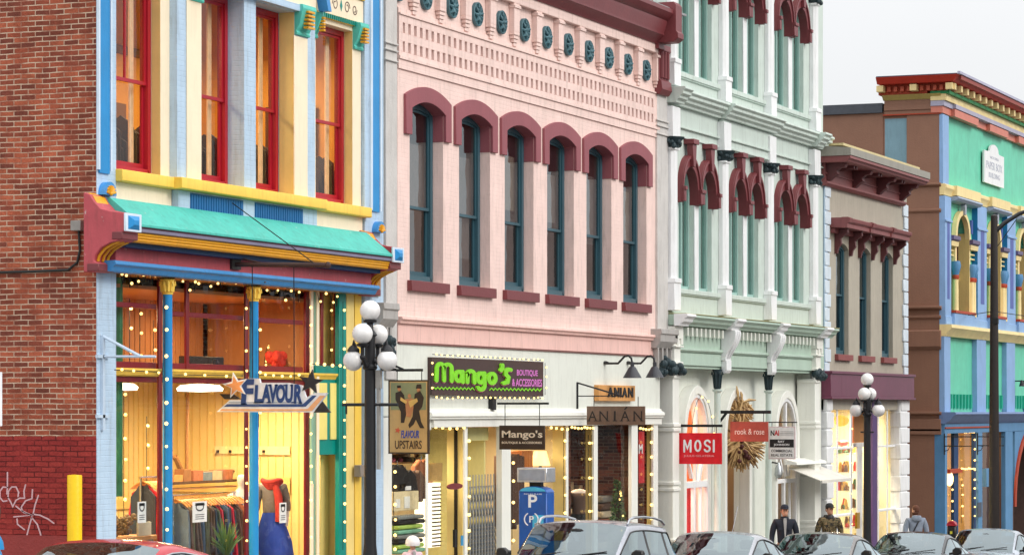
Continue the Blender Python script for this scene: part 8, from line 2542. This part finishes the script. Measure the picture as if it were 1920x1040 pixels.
# second boutique window: shoes, lamp, dark clothes
for i, (p0, p1, y0, y1, mm_, nm, lb, ct) in enumerate(((958, 985, 850, 1000, GARM[4], 'hanging_garment', 'dark umber coats hanging at the left of the second boutique window', 'garment'), (979, 998, 845, 885, plain('orange_wood', (190, 108, 46)), 'wood_cabinet', 'orange wooden cabinet glowing in the second boutique window', 'cabinet'), (1020, 1034, 840, 960, GARM[7], 'hanging_garment', 'black clothes hanging right of the pay station', 'garment'))):
    Y = 0.5+0.1*i
    t = thing(nm, lb, ct, (PX(p0, Y), Y, PZ(p0, y1, Y)))
    m = MB(); rr = random.Random(50+i); x = PX(p0, Y)
    while x < PX(p1, Y)-0.05:
        w_ = rr.uniform(0.06, 0.14); m.box(x, x+w_*0.9, Y, Y+0.35, PZ(p0, y1, Y)+rr.uniform(0, 0.5)*(nm != 'wood_cabinet'), PZ(p0, y0, Y)-rr.uniform(0, 0.06)*(nm != 'wood_cabinet')); x += w_
    m.build('cloth' if nm != 'wood_cabinet' else 'door', mm_, t, bevel=0.01)
X, Y = PX(1013, .6), 0.6
t = thing('table_lamp', 'glowing cream table lamp shade in the second boutique window', 'lamp', (X, Y, PZ(1013, 885, Y)))
MB().lathe([(0.20, 0), (0.12, 0.28)], (X, Y, PZ(1013, 872, Y)), 18).build('lamp_shade', glow('lit_shade', (255, 220, 150), 1.5), t); MB().lathe([(0.08, 0), (0.03, 0.03), (0.03, 0.25)], (X, Y, PZ(1013, 890, Y)), 10).build('stem', CHRM, t)
# outfitter's: little conifer, blankets, red poster
X, Y = PX(1158, .35), 0.35
t = thing('christmas_tree', 'little green conifer tree in the outfitter window', 'tree', (X, Y, -1.75))
MB().lathe([(0.05, -1.75), (0.04, -0.2)], (X, Y, 0), 8).build('trunk', plain('bark', (84, 60, 44), 0.9), t)
m, m2 = MB(), MB(); rr = random.Random(77); zt_ = PZ(1158, 900, Y); zb0 = -1.70
for i in range(900):
    s = rr.random()**0.7; z0_ = zt_-(zt_-zb0)*s; r_ = 0.05+0.44*s*rr.uniform(0.55, 1.0); q = rr.uniform(0, 6.28)
    p = Vector((X+r_*math.cos(q), Y+r_*math.sin(q)*0.5, z0_)); d_ = Vector((math.cos(q)*0.09, math.sin(q)*0.05, rr.uniform(-0.02, 0.07))); sd = Vector((-math.sin(q), math.cos(q), 0))*0.025
    (m if rr.random() < 0.65 else m2).add([p-sd, p+sd, p+d_*1.2, p+Vector((0, 0, 0.03))], [(0, 1, 2), (0, 2, 3), (1, 3, 2)])
m.build('crown', paint('fir_green', (58, 92, 46), var=0.3), t, smooth=0); m2.build('light_sprays', paint('fir_light', (108, 140, 74), var=0.3), t, smooth=0)
m = MB()
for i in range(10): s = rr.random(); q = rr.uniform(0, 6.28); m.ball((X+0.35*s*math.cos(q), Y-0.22*s-0.02, zt_-(zt_-zb0)*s), 0.022, 6, 5)
m.build('baubles', BULB, t)
t = thing('blanket_stack', 'stacked grey and brown blankets in the brick walled outfitter window', 'blankets', (PX(1135, .9), 0.9, -1.9))
for k in range(9):
    z0_ = -1.6+0.16*k; MB().box(PX(1122, .9), PX(1146-(k % 3)*2, .9), 0.8, 1.2, z0_, z0_+0.14).build('blanket', [plain('blanket_grey', (130, 124, 116), 0.95), GARM[1], plain('blanket_cream', (190, 176, 150), 0.95), GARM[4]][k % 4], t, bevel=0.03)
t = thing('wall_panel', 'woven tan panel on the inner brick wall of the outfitter', 'wall hanging', (PX(1126, 1.5), 1.5, PZ(1130, 895, 1.5)))
MB().box(PX(1124, 1.5), PX(1137, 1.5), 1.5, 1.54, PZ(1130, 897, 1.5), PZ(1130, 860, 1.5)).build('panel', paint('woven_tan', (170, 130, 76), var=0.3), t)
t = thing('window_poster', 'bright red vertical poster with a white M and hearts in the last outfitter window', 'poster', (PX(1196, .14), 0.14, PZ(1200, 906, .14)))
MB().box(PX(1196.5, .14), PX(1207, .14), 0.125, 0.13, PZ(1200, 905, .14), PZ(1200, 808, .14)).build('sheet', plain('poster_red', (196, 24, 40)), t)
m = MB(); lettering(m, 'M', on_front(0.124), PX(1198, .12), PX(1205, .12), PZ(1200, 850, .12), PZ(1200, 832, .12), bold=0.02); m.build('lettering', SW, t, smooth=0)
X, Y = PX(1088, .6), 0.6
mannequin('dark figure of a mannequin in the left outfitter window', 1086, 0.7, PZ(1086, 905, 0.7), GARM[4], GARM[7], None, head=False, rot=R(-50))
# red things in the jewellery arch
t = thing('red_screen', 'tall red panel behind the first arch window under the red sign', 'panel', (PX(1283, .5), 0.5, -2.9))
MB().box(PX(1288, .55), PX(1300, .55), 0.55, 0.58, -3.2, PZ(1285, 905, .55)).build('panel', plain('screen_red', (214, 22, 40), 0.6), t)
MB().box(PX(1301, .55), PX(1308, .55), 0.55, 0.58, -3.2, PZ(1285, 890, .55)).build('amber_panel', plain('amber_panel', (224, 140, 50), 0.6), t)
# office doorway
t = thing('office_door', 'white framed glass office door under the small awning', 'door', (PX(1480, .4), 0.4, -2.9))
m = MB()
for p0, p1 in ((1466, 1469), (1484, 1487), (1494, 1497)): m.box(PX(p0, .3), PX(p1, .3), 0.24, 0.30, -3.3, PZ(1480, 872, .3))
m.box(PX(1469, .3), PX(1497, .3), 0.245, 0.295, PZ(1480, 900, .3), PZ(1480, 896, .3)); m.build('frame', WHT, t, bevel=0.004)
MB().box(PX(1487, .3), PX(1494, .3), 0.27, 0.275, -3.3, PZ(1480, 900, .3)).build('pane', GLSD, t)
# corner-shop brackets and neon
for i, p0 in enumerate((1770, 1832)):
    X = PX(p0, -.12); t = thing('wall_bracket', 'black scrolled iron bracket on the blue pier, %s' % ('nearest the brown flank' if i == 0 else 'left of the tall road light pole'), 'bracket', (X, -0.12, PZ(p0, 850, -.12)), 'scrolled iron brackets')
    z1_ = PZ(p0, 818, -.12)
    MB().box(X-0.03, X+0.03, -0.15, -0.12, PZ(p0, 852, -.12), PZ(p0, 812, -.12)).build('back_bar', IRON, t)
    m = MB(); m.tube([(X, -0.13, z1_), (X, -0.95, z1_)], 0.016, 6); m.tube([(X, -0.13, z1_-0.27), (X, -0.95, z1_-0.27)], 0.016, 6); m.tube([(X, -0.14, PZ(p0, 845, -.12)), (X, -0.24, PZ(p0, 845, -.12)+0.03), (X, -0.30, PZ(p0, 845, -.12)+0.14), (X, -0.22, z1_-0.27)], 0.014, 6); m.build('arm', IRON, t)
t = thing('wall_light', 'small glowing globe light by the corner shop door', 'wall lamp', (PX(1779, -.1), -0.1, PZ(1779, 895, -.1)))
MB().ball((PX(1779, .1), 0.08, PZ(1779, 897, .1)), 0.12, 14, 10, (0.7, 1, 1.8)).build('globe', glow('globe_glow', (255, 224, 160), 2.5), t)
t = thing('info_plate', 'small dark plaque on the blue pier left of the road light pole', 'plaque', (PX(1834, -.13), -0.13, PZ(1834, 968, -.13)))
MB().box(PX(1833, -.13), PX(1840, -.13), -0.145, -0.121, PZ(1836, 968, -.13), PZ(1836, 941, -.13)).build('plate', plain('plaque_slate', (70, 80, 96)), t)
t = thing('spot_lamp', 'small black twin spotlights on the turquoise wall right of the pole', 'wall lamp', (PX(1908, -.1), -0.1, PZ(1908, 720, -.1)))
m = MB()
for dx in (0, 0.5): X = PX(1903, -.1)+dx; m.tube([(X, 0.05, PZ(1905, 714, 0)), (X, -0.3, PZ(1905, 714, 0))], 0.02, 6); m.lathe([(0.09, -0.14), (0.05, 0.0), (0.03, 0.06)], (X, -0.32, PZ(1905, 716, 0)), 10)
m.build('lamp_heads', IRON, t)
# gift shop brass handle, heater glow
tag(MB().box(PX(1604, .55), PX(1609, .55), 0.5, 0.56, PZ(1606, 990, .55), PZ(1606, 960, .55)).build('brass_handle', plain('brass', (200, 160, 60), 0.3, metal=0.9)), 'brass pull handle on the gift shop door', 'handle')
tag(MB().ball((PX(1577, .9), 0.9, PZ(1577, 788, .9)), 0.22, 12, 8, (1, 1, 0.7)).build('amber_pendant', glow('amber_glow', (255, 150, 50), 1.8)), 'orange glowing pendant behind the gift shop glass', 'lamp')
tag(MB().ball((PX(1580, .9), 0.9, PZ(1580, 830, .9)), 0.16, 12, 8, (1.6, 1, 0.5)).build('red_lamp', glow('red_glow', (255, 90, 70), 1.8)), 'red glowing lamp below the orange pendant in the gift shop', 'lamp')
# ================================================================== the other side of the street, seen only as reflections
OBR = brickmat('far_side_brick', (70, 40, 36), (112, 62, 48), (134, 82, 60), (150, 132, 112), streak=0.4)
def far_side(x0, x1, h, mt, label, nwin):
    g0 = gz(x0)
    t = thing('opposite_building', label, 'building', (x0, -22, g0-0.3))
    zb_ = gz(x1)-0.4; zt_ = g0+h
    nf = int(h//3.4)
    ops_rows = []
    m = MB(); z0_ = zb_
    for f in range(nf):
        z1_ = g0+3.6+3.3*f if f < nf-1 else zt_
        step = (x1-x0)/nwin
        ops = [(x0+step*(i+0.28), x0+step*(i+0.72), g0+0.9+3.4*f, g0+2.9+3.4*f, 'seg', g0+2.75+3.4*f) for i in range(nwin)]
        wall(m, x0, x1, z0_, z1_, -22.3, -22.0, ops); z0_ = z1_
        for o in ops:
            sash = MB().box(o[0], o[1], -22.22, -22.16, o[2], o[2]+0.07); sash.box(o[0], o[0]+0.07, -22.22, -22.16, o[2]+0.07, o[3]-0.1); sash.box(o[1]-0.07, o[1], -22.22, -22.16, o[2]+0.07, o[3]-0.1); sash.box(o[0]+0.07, o[1]-0.07, -22.22, -22.16, (o[2]+o[3])/2-0.03, (o[2]+o[3])/2+0.03)
            wn = sash.build1('window', OFFW, t); MB().box(o[0]+0.02, o[1]-0.02, -22.20, -22.195, o[2]+0.02, o[3]-0.02).build('pane', GLSD, wn)
            MB().box(o[0]-0.1, o[1]+0.1, -22.0, -21.9, o[2]-0.14, o[2]-0.003).build('sill', OFFW, t)
    m.build1('wall', mt, t, smooth=0)
    MB().box(x0, x1, -32, -31.7, zb_, zt_).build('rear_wall', mt, t); MB().box(x0, x0+0.3, -31.7, -22.3, zb_, zt_).build('side_wall', mt, t); MB().box(x1-0.3, x1, -31.7, -22.3, zb_, zt_).build('side_wall', mt, t)
    MB().box(x0, x1, -32, -21.6, zt_+0.003, zt_+0.25).build('roof', plain('tar_roof'), t)
far_side(38, 58, 7.6, OBR, 'brick building across the street opposite the pink building', 8)
far_side(58.5, 79, 9.4, paint('far_cream_stucco', (190, 176, 150), grime=0.3), 'cream building across the street opposite the arcade', 8)
far_side(79.5, 106, 8.2, OBR, 'long brick building across the street opposite the alley', 10)
far_side(106.5, 150, 9.0, paint('far_grey_stucco', (140, 138, 134), grime=0.3), 'grey building across the street at the far end', 14)
# shelves, beam and pipes in the blue shop, fixed to its inner wall
XW = PX(645, .3)-0.115
def wall_rect(nm, p0, p1, y0, y1, th, m_):
    return MB().box(XW-th, XW-0.002, QY(p0, XW), QY(p1, XW), QZ((p0+p1)/2, y1, XW), QZ((p0+p1)/2, y0, XW)).build(nm, m_, shop)
wall_rect('wall_board', 404, 470, 836, 850, 0.03, paint('board_cream', (238, 214, 160)))
wall_rect('wall_board', 486, 545, 836, 852, 0.03, paint('board_cream'))
for p in (411, 434, 497): wall_rect('coat_peg', p-1.7, p+1.7, 843, 848, 0.07, IRON)
wall_rect('shelf_edge', 400, 440, 880, 884, 0.16, plain('shelf_brown', (130, 84, 48), 0.7))
Yq = 1.9
for (ya, yb_, dp, mt) in ((900, 905, 0.25, plain('beam_dark_brown', (70, 44, 30), 0.7)), (912, 915, 0.18, plain('shelf_brown'))):
    MB().box(PX(322, Yq), PX(455, Yq)-0.2, Yq, Yq+dp, PZ(390, yb_, Yq), PZ(390, ya, Yq)).build('stock_shelf', mt, shop)
m = MB()
m.tube([(PX(352, 2.4), 2.4, PZ(352, 722, 2.4)), (PX(350, 2.4), 2.4, PZ(350, 885, 2.4))], 0.03, 8); m.build('pipe', plain('pipe_brown', (150, 104, 60), 0.6), shop)
MB().tube([(PX(328, 2.4), 2.4, PZ(328, 855, 2.4)), (PX(348, 2.4), 2.4, PZ(348, 898, 2.4))], 0.045, 8).build('pipe', plain('pipe_brown'), shop)
# books and boxes on the shelf
rr = random.Random(41)
for k in range(6):
    p = 330+18*k
    m = MB(); x = PX(p, Yq); w_ = rr.uniform(0.2, 0.4); h_ = rr.uniform(0.08, 0.2); z_0 = PZ(390, 900, Yq)
    m.box(x, x+w_, Yq+0.03, Yq+0.2, z_0, z_0+h_)
    t = thing('storage_box', ('tan box first from the left on the dark shelf', 'brown box second on the dark shelf', 'orange box third on the dark shelf', 'slate box fourth on the dark shelf', 'sand box fifth on the dark shelf', 'rust box last on the dark shelf near the red frame')[k], 'box', (x, Yq, z_0), 'boxes on the dark shelf of the blue shop')
    m.build('carton', [plain('shelf_pine'), plain('shelf_brown'), GARM[1], GARM[2], GARM[6], GARM[1]][k], t)
# roof clutter that breaks the skyline
for i, (x, y, h_) in enumerate(((70.5, 3.0, 0.9), (73.5, 5.0, 0.7))):
    t = thing('roof_vent', 'small grey vent pipe on the taupe roof, %s' % ('nearer the mint building' if i == 0 else 'nearer the alley'), 'vent', (x, y, 8.1), 'roof vents')
    MB().lathe([(0.10, 8.1), (0.10, 8.1+h_), (0.18, 8.1+h_), (0.18, 8.25+h_), (0.02, 8.35+h_)], (x, y, 0), 12).build('pipe', plain('vent_grey', (130, 130, 128), 0.5), t)
# crowded stock behind the boutique and outfitter glass
def stock(label, p0, p1, Y, y0, y1, seed, shelves, n, cs):
    rr = random.Random(seed)
    x0, x1 = PX(p0, Y), PX(p1, Y); zt_, zb_ = PZ(p0, y0, Y), PZ(p0, y1, Y)
    t = thing('stock_display', label, 'display', (x0, Y, zb_))
    m = MB()
    for k in range(shelves+1): m.box(x0, x1, Y, Y+0.32, zb_+(zt_-zb_)*k/shelves-0.012, zb_+(zt_-zb_)*k/shelves+0.012)
    m.box(x0, x1, Y+0.325, Y+0.345, zb_, zt_)
    m.build1('shelves', plain('shelf_dark_oak', (110, 78, 52), 0.7), t)
    ms = [MB() for _ in cs]
    for k in range(shelves):
        for i in range(n):
            if rr.random() < 0.2: continue
            w_ = (x1-x0)/n; x = x0+w_*i; h_ = (zt_-zb_)/shelves*rr.uniform(0.35, 0.85); z_0 = zb_+(zt_-zb_)*k/shelves+0.013; q = ms[rr.randrange(len(ms))]
            if rr.random() < 0.5: q.box(x+w_*0.1, x+w_*0.85, Y+0.03, Y+0.26, z_0, z_0+h_)
            else: q.lathe([(w_*0.28, 0), (w_*0.36, h_*0.5), (w_*0.16, h_)], (x+w_*0.5, Y+0.14, z_0), 8)
    for q, c in zip(ms, cs):
        if q.v: q.build1('small_goods', c, t, bevel=0.008)
    return t
P_ = [plain('good_teal', (60, 120, 124)), plain('good_plum', (110, 50, 80)), plain('good_cream', (226, 206, 166)), plain('good_rust', (170, 84, 44)), plain('good_black', (34, 30, 30))]
stock('tall dark shelves of mixed goods in the second boutique window', 962, 1032, 1.5, 812, 1010, 3, 9, 12, P_)
stock('shelf of small goods at the back of the first boutique window', 740, 800, 1.4, 812, 868, 5, 3, 9, P_[1:])
stock('narrow shelf of goods seen past the backlit stand', 808, 836, 2.0, 812, 862, 8, 3, 6, P_)
stock('dark shelf behind the folding gate in the boutique doorway', 879, 906, 1.2, 816, 1020, 9, 8, 5, P_[3:]+[GARM[0]])
stock('low shelf of folded knitwear in the brick walled outfitter', 1068, 1096, 1.4, 900, 985, 11, 4, 5, [GARM[1], GARM[6], GARM[0], P_[2]])
